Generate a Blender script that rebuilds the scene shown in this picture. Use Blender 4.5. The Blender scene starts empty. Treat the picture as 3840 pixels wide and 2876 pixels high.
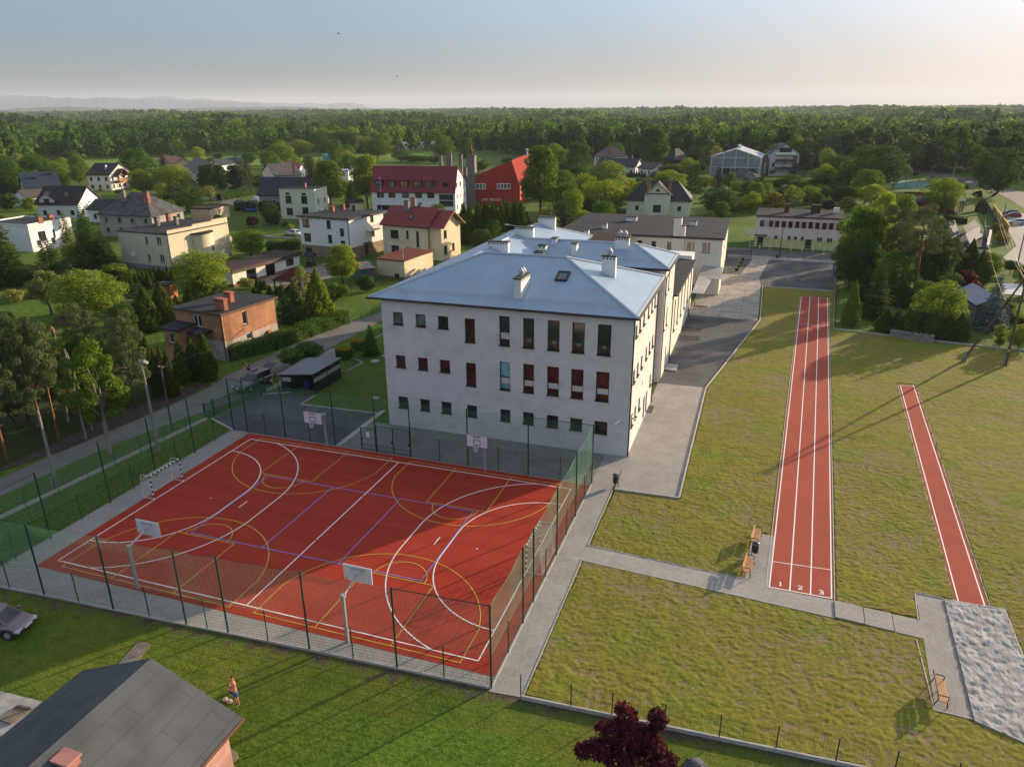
import bpy, bmesh, math, random
import numpy as np
from mathutils import Vector, Matrix
random.seed(7); RNG=np.random.default_rng(7)
SC=bpy.context.scene; COL=SC.collection
# ------------------------------------------------------------------ camera
CAMP=np.array([42.2606820,-29.4230102,28.0221283]); FPX=2730.36738; YAW,PITCH,ROLL=-0.329818207,0.359378936,-0.00680224920
def _basis():
    cy,sy=math.cos(YAW),math.sin(YAW); cp,sp=math.cos(PITCH),math.sin(PITCH)
    f=np.array([sy*cp,cy*cp,-sp]); r0=np.array([cy,-sy,0.]); u0=np.cross(r0,f)
    c,s=math.cos(ROLL),math.sin(ROLL); return r0*c+u0*s,u0*c-r0*s,f
CR,CU,CF=_basis()
cam=bpy.data.cameras.new('camera'); cam.sensor_fit='HORIZONTAL'; cam.sensor_width=36; cam.lens=36*FPX/3840
cam.clip_start=.5; cam.clip_end=60000
co=bpy.data.objects.new('camera',cam); COL.objects.link(co)
co.matrix_world=Matrix(((CR[0],CU[0],-CF[0],CAMP[0]),(CR[1],CU[1],-CF[1],CAMP[1]),(CR[2],CU[2],-CF[2],CAMP[2]),(0,0,0,1)))
SC.camera=co
# ------------------------------------------------------------------ light
CLOUD,ZENITH_GREY=3.3,.8
SUN_EL,SUN_AZ=math.radians(13.),math.radians(35.5)
W=bpy.data.worlds.new('World'); SC.world=W; W.use_nodes=True
nt=W.node_tree; bg=nt.nodes['Background']; sky=nt.nodes.new('ShaderNodeTexSky'); sky.sky_type='NISHITA'; sky.sun_disc=False
sky.sun_elevation=SUN_EL; sky.sun_rotation=SUN_AZ; sky.air_density=1.0; sky.dust_density=2.4; sky.ozone_density=6.5; sky.altitude=200
# hazy evening sky: the glow round the sun is softened, the unseen sky overhead is brightened and greyed to lift the shadows
def _vm(op,a,b_):
    n=nt.nodes.new('ShaderNodeVectorMath'); n.operation=op
    for k,v in ((0,a),(1,b_)):
        if isinstance(v,bpy.types.NodeSocket): nt.links.new(v,n.inputs[k])
        else: n.inputs[k].default_value=v
    return n.outputs[0]
KG=6.; _c=sky.outputs[0]; _soft=_vm('DIVIDE',_vm('MULTIPLY',_c,(KG*1.05,KG,KG*.98)),_vm('ADD',_c,(KG,KG,KG)))
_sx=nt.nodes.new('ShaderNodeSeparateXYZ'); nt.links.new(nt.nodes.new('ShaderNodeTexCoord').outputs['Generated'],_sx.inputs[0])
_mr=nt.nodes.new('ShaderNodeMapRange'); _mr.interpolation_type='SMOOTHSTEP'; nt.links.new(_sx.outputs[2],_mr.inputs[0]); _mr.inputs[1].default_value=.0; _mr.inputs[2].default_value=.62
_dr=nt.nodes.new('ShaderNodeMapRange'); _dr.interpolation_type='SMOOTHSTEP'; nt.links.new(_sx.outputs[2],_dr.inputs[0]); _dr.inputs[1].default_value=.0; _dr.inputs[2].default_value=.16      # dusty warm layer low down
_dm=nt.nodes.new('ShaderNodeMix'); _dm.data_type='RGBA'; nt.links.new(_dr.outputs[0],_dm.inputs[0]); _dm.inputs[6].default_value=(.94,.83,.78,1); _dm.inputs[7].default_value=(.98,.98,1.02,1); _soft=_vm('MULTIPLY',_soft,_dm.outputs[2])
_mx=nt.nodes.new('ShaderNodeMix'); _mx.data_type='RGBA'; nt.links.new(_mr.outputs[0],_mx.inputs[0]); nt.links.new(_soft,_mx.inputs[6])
_bw=nt.nodes.new('ShaderNodeRGBToBW'); nt.links.new(_soft,_bw.inputs[0]); _gm=nt.nodes.new('ShaderNodeMix'); _gm.data_type='RGBA'; _gm.inputs[0].default_value=ZENITH_GREY; nt.links.new(_soft,_gm.inputs[6]); nt.links.new(_bw.outputs[0],_gm.inputs[7])
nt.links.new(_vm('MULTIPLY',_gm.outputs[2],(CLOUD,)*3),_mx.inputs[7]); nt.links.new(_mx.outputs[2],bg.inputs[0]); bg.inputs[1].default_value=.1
sl=bpy.data.lights.new('sun','SUN'); sl.energy=4.1; sl.angle=math.radians(.5); sl.color=(1.,.76,.5)
so=bpy.data.objects.new('sun',sl); COL.objects.link(so)
sd=Vector((math.sin(SUN_AZ)*math.cos(SUN_EL),math.cos(SUN_AZ)*math.cos(SUN_EL),math.sin(SUN_EL)))
so.rotation_euler=sd.to_track_quat('Z','Y').to_euler(); so.location=(60,60,120)
SC.view_settings.view_transform='Standard'; SC.view_settings.look='None'; SC.view_settings.exposure=1.3; SC.view_settings.gamma=1
SC.render.engine='CYCLES'; SC.cycles.max_bounces=6; SC.cycles.diffuse_bounces=3; SC.cycles.glossy_bounces=3; SC.cycles.transmission_bounces=2
SC.cycles.use_denoising=True; SC.cycles.caustics_reflective=False; SC.cycles.caustics_refractive=False
# ------------------------------------------------------------------ photograph to world
_R={'A1':(0,340,960,2212),'A2':(900,340,1860,2212),'A3':(1800,340,2760,2212),'A4':(2700,340,3840,2212),'A5':(0,800,960,2212),'A6':(700,900,1460,2099),'A7':(1380,780,2700,2212),'A8':(2500,800,3840,2212),'B1':(0,1400,960,2212),'B2':(700,1200,1500,2209),'B3':(1400,1100,2560,2212),'B4':(2500,1400,3840,2212),'B5':(0,2000,1000,1892),'B6':(900,2000,2000,2081),'B7':(1900,2000,2900,1892),'B8':(2800,2100,3840,2212),'C1':(1000,1500,1800,2209),'C2':(1700,1600,2400,1933),'C3':(0,500,600,1988),'C4':(500,550,1100,2209),'C5':(1050,700,1800,2212),'C6':(2300,900,3200,2212),'C7':(3300,500,3840,1790),'C8':(3300,950,3840,1790),'D':(0,0,3840,2212),'E1':(2300,1000,2700,884),'E2':(2100,780,2900,2212),'E3':(1500,780,2500,2212),'E4':(3000,700,3840,2212),'E5':(2300,500,3100,2212),'E6':(800,1350,1100,1271)}
def _full(r,a,b):
    x0,y0,x1,w=_R[r]; s=(x1-x0)/w; return x0+a*s,y0+b*s
def ray(r,a,b):
    x,y=_full(r,a,b); return (x-1920)/FPX*CR-(y-1438)/FPX*CU+CF
def at(r,a,b,z=0.):            # the point at height z seen there
    d=ray(r,a,b); return CAMP+(z-CAMP[2])/d[2]*d
def zat(r,a,b,P):              # the height seen there on the vertical through P
    d=ray(r,a,b); q=np.array(P[:2])-CAMP[:2]; return (CAMP+(q@d[:2])/(d[:2]@d[:2])*d)[2]
def onplane(r,a,b,o,n):        # on the plane through o with normal n
    d=ray(r,a,b); o=np.asarray(o,float); n=np.asarray(n,float); return CAMP+((o-CAMP)@n)/(d@n)*d
def mpp(P): return float((np.asarray(P)-CAMP)@CF)/FPX     # metres per full-size pixel at P
# ------------------------------------------------------------------ mesh builder
LOC={}
class MB:
    def __init__(s): s.v=[]; s.f=[]; s.m=[]; s.k=0
    def mat(s,k): s.k=k; return s
    def poly(s,pts):
        n=len(s.v); s.v+= [tuple(map(float,p)) for p in pts]; s.f.append(tuple(range(n,n+len(pts)))); s.m.append(s.k); return s
    def box(s,c,size,rz=0.):
        a,b=math.cos(rz),math.sin(rz); return s.obox(c,((a,b,0),(-b,a,0),(0,0,1)),[q/2 for q in size])
    def obox(s,c,ax,h):
        c=np.asarray(c,float); ax=np.asarray(ax,float); P=[c+i*h[0]*ax[0]+j*h[1]*ax[1]+k*h[2]*ax[2] for k in(-1,1) for j in(-1,1) for i in(-1,1)]
        n=len(s.v); s.v+=[tuple(p) for p in P]
        for q in((0,2,3,1),(4,5,7,6),(0,1,5,4),(2,6,7,3),(0,4,6,2),(1,3,7,5)): s.f.append(tuple(n+i for i in q)); s.m.append(s.k)
        return s
    def prism(s,poly,z0,z1):   # z0,z1 numbers or lists
        N=len(poly); z0=[z0]*N if np.isscalar(z0) else z0; z1=[z1]*N if np.isscalar(z1) else z1
        ar=sum(poly[i][0]*poly[(i+1)%N][1]-poly[(i+1)%N][0]*poly[i][1] for i in range(N))
        if ar<0: poly=poly[::-1]; z0=list(z0)[::-1]; z1=list(z1)[::-1]
        n=len(s.v); s.v+=[(float(p[0]),float(p[1]),float(z)) for p,z in zip(poly,z0)]+[(float(p[0]),float(p[1]),float(z)) for p,z in zip(poly,z1)]
        s.f.append(tuple(range(n+N-1,n-1,-1))); s.f.append(tuple(range(n+N,n+2*N))); s.m+=[s.k,s.k]
        for i in range(N):
            j=(i+1)%N; s.f.append((n+i,n+j,n+N+j,n+N+i)); s.m.append(s.k)
        return s
    def tube(s,pts,r,n=6,cap=True):
        pts=[np.asarray(p,float) for p in pts]; R=[r]*len(pts) if np.isscalar(r) else r; base=len(s.v); up=None
        for i,p in enumerate(pts):
            t=pts[min(i+1,len(pts)-1)]-pts[max(i-1,0)]; t=t/(np.linalg.norm(t)+1e-9)
            if up is None: up=np.array([0,0,1.]) if abs(t[2])<.9 else np.array([1.,0,0])
            a=np.cross(up,t); a/=np.linalg.norm(a)+1e-9; b=np.cross(t,a); up=b
            for k in range(n):
                w=2*math.pi*(k+.5)/n; s.v.append(tuple(p+R[i]*(math.cos(w)*a+math.sin(w)*b)))
        for i in range(len(pts)-1):
            for k in range(n):
                q=base+i*n; s.f.append((q+k,q+(k+1)%n,q+n+(k+1)%n,q+n+k)); s.m.append(s.k)
        if cap:
            s.f.append(tuple(base+k for k in range(n-1,-1,-1))); s.f.append(tuple(base+(len(pts)-1)*n+k for k in range(n))); s.m+=[s.k,s.k]
        return s
    def lathe(s,c,prof,n=16):
        b=len(s.v)
        for r,z in prof:
            for k in range(n):
                w=2*math.pi*k/n; s.v.append((c[0]+r*math.cos(w),c[1]+r*math.sin(w),c[2]+z))
        for i in range(len(prof)-1):
            for k in range(n):
                q=b+i*n; s.f.append((q+k,q+(k+1)%n,q+n+(k+1)%n,q+n+k)); s.m.append(s.k)
        s.f.append(tuple(b+k for k in range(n-1,-1,-1))); s.f.append(tuple(b+(len(prof)-1)*n+k for k in range(n))); s.m+=[s.k,s.k]
        return s
    def build(s,name,mats,parent=None,smooth=False,uv=True):
        me=bpy.data.meshes.new(name); off=LOC.get(parent.name,(0,0,0)) if parent else (0,0,0); rot=ROT.get(parent.name,0.) if parent else 0.
        v=np.array(s.v,float)-np.array(off) if s.v else np.zeros((0,3))
        if rot: 
            c,q=math.cos(-rot),math.sin(-rot); v=np.stack([v[:,0]*c-v[:,1]*q,v[:,0]*q+v[:,1]*c,v[:,2]],1)
        me.from_pydata(v.tolist(),[],s.f)
        if not isinstance(mats,(list,tuple)): mats=[mats]
        for m in mats: me.materials.append(m)
        if len(mats)>1: me.polygons.foreach_set('material_index',s.m)
        if smooth: me.polygons.foreach_set('use_smooth',[True]*len(s.f))
        if uv and s.f:
            ul=me.uv_layers.new(name='uv'); out=[]
            P=[Vector(p) for p in v]
            for f in me.polygons:
                n=f.normal
                if abs(n.z)>.97: a,b=Vector((1,0,0)),Vector((0,1,0))
                else: a=Vector((-n.y,n.x,0)).normalized(); b=n.cross(a)
                for i in f.vertices: out+= [P[i].dot(a),P[i].dot(b)]
            ul.data.foreach_set('uv',out)
        me.update(); o=bpy.data.objects.new(name,me); COL.objects.link(o)
        if parent: o.parent=parent; LOC[o.name]=off; ROT[o.name]=rot
        return o
ROT={}
def empty(name,loc,rz=0.):
    o=bpy.data.objects.new(name,None); o.empty_display_size=.2; COL.objects.link(o); o.location=loc; o.rotation_euler=(0,0,rz); LOC[o.name]=tuple(map(float,loc)); ROT[o.name]=rz; return o
def tag(o,label,cat,group=None):
    o['label']=label; o['category']=cat
    if group: o['group']=group
    return o
def thing(name,label,cat,loc,rz=0.,group=None): return tag(empty(name,loc,rz),label,cat,group)
def struct(o): o['kind']='structure'; return o
KIDS={}
def dup(root,loc,rz=None,label=None,group=None,scale=None):
    r=root.copy(); COL.objects.link(r); r.location=loc
    if rz is not None: r.rotation_euler=(0,0,rz)
    if scale is not None: r.scale=scale if not np.isscalar(scale) else (scale,)*3
    if label: r['label']=label
    if group: r['group']=group
    if root.name not in KIDS: KIDS[root.name]=[(c,list(c.children)) for c in root.children]
    for c,gs in KIDS[root.name]:
        k=c.copy(); COL.objects.link(k); k.parent=r
        for g in gs: q=g.copy(); COL.objects.link(q); q.parent=k
    return r
# ------------------------------------------------------------------ materials
MATS={}
class NT:
    def __init__(s,m): s.t=m.node_tree; s.n=s.t.nodes; s.bs=s.n['Principled BSDF']
    def add(s,ty,**kw):
        o=s.n.new('ShaderNode'+ty)
        for k,v in kw.items():
            if k in o.inputs: 
                if isinstance(v,bpy.types.NodeSocket): s.t.links.new(v,o.inputs[k])
                else: o.inputs[k].default_value=v
            else: setattr(o,k,v)
        return o
    def link(s,a,b): s.t.links.new(a,b)
    def mix(s,f,a,b,mode='MIX'):
        o=s.n.new('ShaderNodeMix'); o.data_type='RGBA'; o.blend_type=mode
        for v,k in((f,0),(a,6),(b,7)):
            if isinstance(v,bpy.types.NodeSocket): s.t.links.new(v,o.inputs[k])
            else: o.inputs[k].default_value=v if np.isscalar(v) else (tuple(v)+(1,))[:4]
        return o.outputs[2]
    def ramp(s,f,a,b):
        o=s.n.new('ShaderNodeMapRange'); s.t.links.new(f,o.inputs[0]); o.inputs[1].default_value=a; o.inputs[2].default_value=b; o.interpolation_type='SMOOTHSTEP'; return o.outputs[0]
    def coord(s,k='Object',scale=None,rz=0.):
        c=s.n.new('ShaderNodeTexCoord').outputs[k]
        if scale is None and not rz: return c
        m=s.n.new('ShaderNodeMapping'); s.t.links.new(c,m.inputs[0]); 
        if scale is not None: m.inputs['Scale'].default_value=scale if not np.isscalar(scale) else (scale,)*3
        m.inputs['Rotation'].default_value=(0,0,rz); return m.outputs[0]
    def noise(s,scale,detail=4,co=None,rough=.6,out=0):
        o=s.n.new('ShaderNodeTexNoise'); o.inputs['Scale'].default_value=scale; o.inputs['Detail'].default_value=detail; o.inputs['Roughness'].default_value=rough
        s.t.links.new(co if co is not None else s.coord(),o.inputs['Vector']); return o.outputs[out]
    def bump(s,h,strength=.5,dist=.02):
        o=s.n.new('ShaderNodeBump'); o.inputs['Strength'].default_value=strength; o.inputs['Distance'].default_value=dist; s.t.links.new(h,o.inputs['Height'])
        s.t.links.new(o.outputs[0],s.bs.inputs['Normal']); return o
    def color(s,c): s.t.links.new(c,s.bs.inputs['Base Color'])
def newmat(name,rough=.8,spec=.3,metal=0.):
    m=bpy.data.materials.new(name); m.use_nodes=True; t=NT(m); t.bs.inputs['Roughness'].default_value=rough; t.bs.inputs['Specular IOR Level'].default_value=spec; t.bs.inputs['Metallic'].default_value=metal; return m,t
def sc(c,k): return tuple(min(1,x*k) for x in c[:3])
def M(name,c=None,rough=.8,var=.12,scale=1.5,bump=0.,bscale=30,spec=.3,metal=0.,fine=.06):
    if name in MATS: return MATS[name]
    m,t=newmat(name,rough,spec,metal)
    n=t.noise(scale,5); col=t.mix(t.ramp(n,.3,.7),sc(c,1-var),sc(c,1+var))
    if fine: n2=t.noise(bscale,2); col=t.mix(t.ramp(n2,.3,.7),col,t.mix(1.,col,(1-fine*3,)*3,'MULTIPLY'))
    t.color(col)
    if bump: t.bump(t.noise(bscale,4),bump,.02)
    MATS[name]=m; return m
# ------------------------------------------------------------------ special materials
def m_brick(name,c1,c2,mortar,w=.26,h=.085,rough=.9,var=.2,bump=.3,co='UV',rz=0.,ms=.012,off=.5):
    if name in MATS: return MATS[name]
    m,t=newmat(name,rough,.2); c=t.coord(co,None,rz)
    b=t.add('TexBrick',Vector=c,Scale=1.,**{'Mortar Size':ms,'Mortar Smooth':.2,'Bias':0.,'Brick Width':w,'Row Height':h}); b.offset=off
    b.inputs['Color1'].default_value=(*c1,1); b.inputs['Color2'].default_value=(*c2,1); b.inputs['Mortar'].default_value=(*mortar,1)
    n=t.noise(.6,5); n2=t.noise(4,3)
    col=t.mix(t.ramp(n,.3,.7),t.mix(1.,b.outputs[0],(1-var,)*3,'MULTIPLY'),t.mix(1.,b.outputs[0],(1+var,)*3,'MULTIPLY'))
    col=t.mix(t.ramp(n2,.55,.8),col,t.mix(1.,col,(.82,.82,.8),'MULTIPLY'))
    t.color(col)
    if bump:
        i=t.add('Math',operation='SUBTRACT'); i.inputs[0].default_value=1; t.link(b.outputs[1],i.inputs[1]); t.bump(i.outputs[0],bump,.01)
    MATS[name]=m; return m
def m_tiles(name,c,row=.34,col=.24,rough=.6,spec=.2,var=.15,bump=.8):
    if name in MATS: return MATS[name]
    m,t=newmat(name,rough,spec); uv=t.coord('UV')
    s=t.add('SeparateXYZ',Vector=uv)
    def saw(o,per):
        d=t.add('Math',operation='DIVIDE'); t.link(o,d.inputs[0]); d.inputs[1].default_value=per
        f=t.add('Math',operation='FRACT'); t.link(d.outputs[0],f.inputs[0]); return f.outputs[0]
    a=saw(s.outputs[0],col); b=saw(s.outputs[1],row)
    w=t.add('Math',operation='PINGPONG'); t.link(a,w.inputs[0]); w.inputs[1].default_value=.5
    h=t.add('Math',operation='SUBTRACT'); t.link(w.outputs[0],h.inputs[0]); t.link(b,h.inputs[1])
    n=t.noise(.7,4); n2=t.noise(9,2)
    cc=t.mix(t.ramp(n,.3,.7),sc(c,1-var),sc(c,1+var)); cc=t.mix(t.ramp(n2,.3,.75),t.mix(1.,cc,(.8,.8,.8),'MULTIPLY'),cc)
    cc=t.mix(t.ramp(b,.9,1.),cc,t.mix(1.,cc,(.45,.45,.45),'MULTIPLY'))
    t.color(cc); t.bump(h.outputs[0],bump,.05); MATS[name]=m; return m
def m_trapez(name,c,per=.2,rough=.35,spec=.5,metal=.0,var=.06,bump=.6):
    if name in MATS: return MATS[name]
    m,t=newmat(name,rough,spec,metal); uv=t.coord('UV'); s=t.add('SeparateXYZ',Vector=uv)
    d=t.add('Math',operation='DIVIDE'); t.link(s.outputs[0],d.inputs[0]); d.inputs[1].default_value=per
    f=t.add('Math',operation='FRACT'); t.link(d.outputs[0],f.inputs[0])
    w=t.add('Math',operation='PINGPONG'); t.link(f.outputs[0],w.inputs[0]); w.inputs[1].default_value=.5
    r=t.ramp(w.outputs[0],.1,.2)
    n=t.noise(.35,5); cc=t.mix(t.ramp(n,.3,.7),sc(c,1-var),sc(c,1+var))
    n3=t.noise(1.3,6,t.coord('UV',(6,.25,1))); cc=t.mix(t.ramp(n3,.45,.8),cc,t.mix(1.,cc,(.86,.86,.85),'MULTIPLY'))
    t.color(cc); t.bump(r,bump,.03); MATS[name]=m; return m
def m_grass(name,a,b,soil,soil_amt=.5,scale=1.,bump=1.,lush=None):
    if name in MATS: return MATS[name]
    m,t=newmat(name,.95,.1); co=t.coord()
    big=t.noise(.09*scale,4,co); mid=t.noise(.7*scale,6,co,.7); fin=t.noise(5.5*scale,5,co,.75)
    c=t.mix(t.ramp(big,.35,.65),a,b); c=t.mix(t.ramp(mid,.35,.7),c,t.mix(1.,c,(1.22,1.16,1.1),'MULTIPLY'))
    if lush: 
        l=t.noise(.22*scale,3,t.coord('Object',(1,1,1),1.1)); c=t.mix(t.ramp(l,.5,.72),c,lush)
    mul=t.add('Math',operation='ADD'); t.link(mid,mul.inputs[0]); t.link(fin,mul.inputs[1])
    c=t.mix(t.ramp(mul.outputs[0],1.12-.14*soil_amt,1.3-.06*soil_amt),c,soil)
    cl=t.noise(2.6*scale,4,t.coord('Object',(.75,1.5,1),.4),.7); c=t.mix(t.ramp(cl,.38,.6),t.mix(1.,c,(.66,.68,.62),'MULTIPLY'),t.mix(1.,c,(1.12,1.12,1.05),'MULTIPLY')); c=t.mix(t.ramp(fin,.35,.62),t.mix(1.,c,(.55,.6,.55),'MULTIPLY'),c)
    t.color(c)
    h=t.add('Math',operation='MULTIPLY_ADD'); t.link(fin,h.inputs[0]); h.inputs[1].default_value=.7; t.link(mid,h.inputs[2])
    if bump: t.bump(h.outputs[0],bump,.3)
    MATS[name]=m; return m
def m_gravel(name,c,var=.3,bump=.8,scale=14):
    if name in MATS: return MATS[name]
    m,t=newmat(name,.95,.15); v=t.add('TexVoronoi',Scale=scale,Vector=t.coord()); n=t.noise(.25,5); n2=t.noise(1.4,5)
    cc=t.mix(t.ramp(n,.3,.7),sc(c,.78),sc(c,1.2)); cc=t.mix(t.ramp(n2,.5,.75),cc,t.mix(1.,cc,(1.25,1.24,1.22),'MULTIPLY'))
    b=t.add('RGBToBW'); t.link(v.outputs['Color'],b.inputs[0])
    cc=t.mix(b.outputs[0],t.mix(1.,cc,(1-var,)*3,'MULTIPLY'),t.mix(1.,cc,(1+var,)*3,'MULTIPLY'))
    t.color(cc); t.bump(v.outputs['Distance'],bump,.03); MATS[name]=m; return m
def m_leaf(name,dark,light,trans=.35,hue=.04):
    if name in MATS: return MATS[name]
    m,t=newmat(name,.75,.06)
    g=t.add('NewGeometry'); oi=t.add('ObjectInfo')
    c=t.mix(g.outputs['Random Per Island'],dark,light)
    hs=t.add('HueSaturation'); t.link(c,hs.inputs['Color'])
    mr=t.add('MapRange'); t.link(oi.outputs['Random'],mr.inputs[0]); mr.inputs[3].default_value=.5-hue*.5; mr.inputs[4].default_value=.5+hue*.4; t.link(mr.outputs[0],hs.inputs['Hue'])
    mv=t.add('MapRange'); t.link(oi.outputs['Random'],mv.inputs[0]); mv.inputs[3].default_value=1.2; mv.inputs[4].default_value=.8; t.link(mv.outputs[0],hs.inputs['Value'])
    t.color(hs.outputs[0])
    tr=t.add('BsdfTranslucent'); tc=t.mix(1.,hs.outputs[0],(1.25,1.2,.55),'MULTIPLY'); t.link(tc,tr.inputs[0])
    mx=t.add('MixShader'); mx.inputs[0].default_value=trans; t.link(t.bs.outputs[0],mx.inputs[1]); t.link(tr.outputs[0],mx.inputs[2])
    t.link(mx.outputs[0],t.n['Material Output'].inputs[0]); MATS[name]=m; return m
def m_stain(name,c,stain,lo=.5,hi=.8,rough=.9,scale=(1.2,1.2,.5),bump=.25,spec=.2):
    if name in MATS: return MATS[name]
    m,t=newmat(name,rough,spec); n=t.noise(1.,6,t.coord('Object',scale)); n2=t.noise(24,3); n3=t.noise(.25,3)
    cc=t.mix(t.ramp(n3,.3,.7),sc(c,.94),sc(c,1.05)); cc=t.mix(t.ramp(n,lo,hi),cc,stain); cc=t.mix(t.ramp(n2,.3,.7),t.mix(1.,cc,(.93,.93,.93),'MULTIPLY'),cc)
    t.color(cc)
    if bump: t.bump(n2,bump,.01)
    MATS[name]=m; return m
def m_bitumen(name,c,seam=1.,rz=0.,co='UV'):
    if name in MATS: return MATS[name]
    m,t=newmat(name,.95,.08)
    b=t.add('TexBrick',Vector=t.coord(co,None,rz),Scale=1.,**{'Mortar Size':.018,'Mortar Smooth':.3,'Brick Width':5.,'Row Height':seam}); b.offset=.37
    b.inputs['Color1'].default_value=(1,1,1,1); b.inputs['Color2'].default_value=(.9,.9,.9,1); b.inputs['Mortar'].default_value=(.62,.62,.62,1)
    n=t.noise(.5,6); n2=t.noise(40,2)
    cc=t.mix(t.ramp(n,.3,.7),sc(c,.85),sc(c,1.15)); cc=t.mix(1.,cc,b.outputs[0],'MULTIPLY'); cc=t.mix(t.ramp(n2,.3,.7),t.mix(1.,cc,(.85,.85,.85),'MULTIPLY'),cc)
    t.color(cc); t.bump(n2,.15,.01); MATS[name]=m; return m
def m_glass(name='window_glass',tint=(.02,.025,.03),rough=.06):
    if name in MATS: return MATS[name]
    m,t=newmat(name,rough,.6); n=t.noise(.35,3); t.color(t.mix(t.ramp(n,.35,.65),sc(tint,.5),sc(tint,1.6))); t.bump(t.noise(.9,2),.04,.05); MATS[name]=m; return m
GLASS=m_glass()
GLASS_L=m_glass('curtained_glass',(.14,.14,.13),.12)
GLASS_R=m_glass('red_room_glass',(.05,.012,.016),.07)
GLASS_G=m_glass('shaded_glass',(.10,.13,.14),.1)
GLASS_C=m_glass('cyan_blind_glass',(.13,.3,.34),.15)
DK=M('dark_metal',(.035,.03,.03),.45,.1); BROWN=M('dark_brown_frame',(.045,.028,.024),.5,.1); WHITE=M('white_plastic',(.75,.75,.73),.4,.03,fine=.02); SILL=M('grey_sill',(.06,.06,.065),.5,.1)
GREEN_P=M('green_painted_steel',(.012,.06,.042),.4,.08); GALV=M('galvanised_steel',(.42,.44,.46),.45,.12,metal=.4)
BLACK=M('black_paint',(.015,.015,.017),.4,.1); RUBBER=M('rubber',(.02,.02,.02),.85,.1); CONC=M('concrete',(.34,.33,.31),.9,.15,bump=.3); KERB=M('kerb_concrete',(.42,.41,.39),.9,.12,bump=.2)
WOOD=M('bench_wood',(.42,.23,.10),.55,.15,scale=3); POLEW=M('weathered_pole_wood',(.10,.075,.055),.9,.3,scale=3); PCONC=M('pole_concrete',(.22,.21,.19),.9,.15,scale=2)
CHIMB=m_brick('red_chimney_brick',(.36,.11,.06),(.30,.085,.05),(.22,.16,.13)); CHIMW=M('chimney_render',(.72,.71,.69),.85,.05); CHIMG=M('grey_chimney_render',(.20,.18,.165),.9,.12); CAPM=M('chimney_cap',(.055,.05,.047),.8,.15)
BIT=m_bitumen('roofing_felt',(.044,.048,.056)); BITB=m_bitumen('brown_roofing_felt',(.06,.047,.043))
T_RED=m_tiles('maroon_roof_tiles',(.24,.04,.036)); T_BLACK=m_tiles('black_roof_tiles',(.022,.021,.026)); T_GREY=m_tiles('graphite_roof_tiles',(.03,.035,.045),.36,.3,.6); T_BLUE=m_tiles('blue_grey_roof_tiles',(.035,.053,.075),.36,.3,.6); T_BROWN=m_tiles('brown_roof_tiles',(.11,.085,.07)); T_SLATE=m_tiles('grey_slate_tiles',(.09,.092,.1),.2,.25,.85,.2,.35,.9)
SHEET=m_trapez('pale_blue_sheet_roof',(.265,.365,.475),.2,.38,.4,.0,.07,.5); MAROON=m_trapez('maroon_sheet',(.20,.022,.036),.3,.5,.3); REDSHEET=m_trapez('red_sheet_cladding',(.34,.024,.02),.25,.5,.3)
PL_W=m_stain('white_render',(.70,.70,.69),(.6,.59,.57),.55,.85); PL_SCH=m_stain('pale_grey_school_render',(.60,.585,.575),(.49,.475,.46),.45,.75,.95,(.5,.5,.9),.5); PL_CREAM=m_stain('cream_render',(.60,.53,.38),(.48,.42,.31),.5,.85); PL_YEL=m_stain('light_yellow_render',(.66,.56,.38),(.6,.5,.35),.55,.85); PL_PG=m_stain('pale_green_render',(.58,.60,.46),(.46,.47,.38),.5,.85); PL_GREY=m_stain('grey_render',(.30,.29,.27),(.2,.2,.19),.45,.8); PL_PINK=m_stain('pale_pink_render',(.62,.55,.53),(.55,.48,.47),.5,.85); PL_OCH=m_stain('ochre_render',(.55,.42,.27),(.42,.33,.24),.5,.85); PL_WARM=m_stain('warm_white_render',(.63,.60,.53),(.5,.47,.42),.5,.85)
BRICK=m_brick('orange_brick',(.40,.185,.095),(.335,.15,.075),(.27,.19,.13),.3,.11); BASEBR=m_brick('pale_block_base',(.42,.36,.33),(.34,.29,.27),(.25,.22,.2),.45,.2); STONE=m_brick('brown_stone_base',(.30,.22,.16),(.2,.15,.11),(.13,.1,.08),.35,.2); BLOCKS=m_brick('grey_block_wall',(.24,.25,.27),(.21,.22,.24),(.2,.21,.22),.5,.25)
PAVE=m_brick('grey_paving',(.335,.32,.30),(.275,.265,.25),(.17,.165,.155),.2,.1,.9,.1,.25,'Object',math.pi/2,.008); PAVE2=m_brick('grey_hex_paving',(.34,.325,.305),(.29,.28,.265),(.19,.18,.17),.22,.2,.9,.08,.25,'Object',0,.01); COBBLE=m_brick('grey_cobble_paving',(.24,.235,.225),(.19,.185,.18),(.12,.115,.11),.2,.16,.9,.12,.3,'Object',0,.012)
GRAVEL=m_gravel('dark_gravel',(.085,.09,.098)); ASPH=M('asphalt',(.115,.113,.112),.9,.18,.4,bump=.2,bscale=40); SAND=M('sand',(.36,.355,.345),.95,.28,1.3,bump=.5,bscale=16,spec=.05)
SOIL=M('dark_soil',(.055,.042,.033),.95,.3,1.2,bump=.8,bscale=6)
ROADM=M('old_asphalt',(.155,.148,.14),.9,.15,.35,bump=.2,bscale=35)
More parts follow.
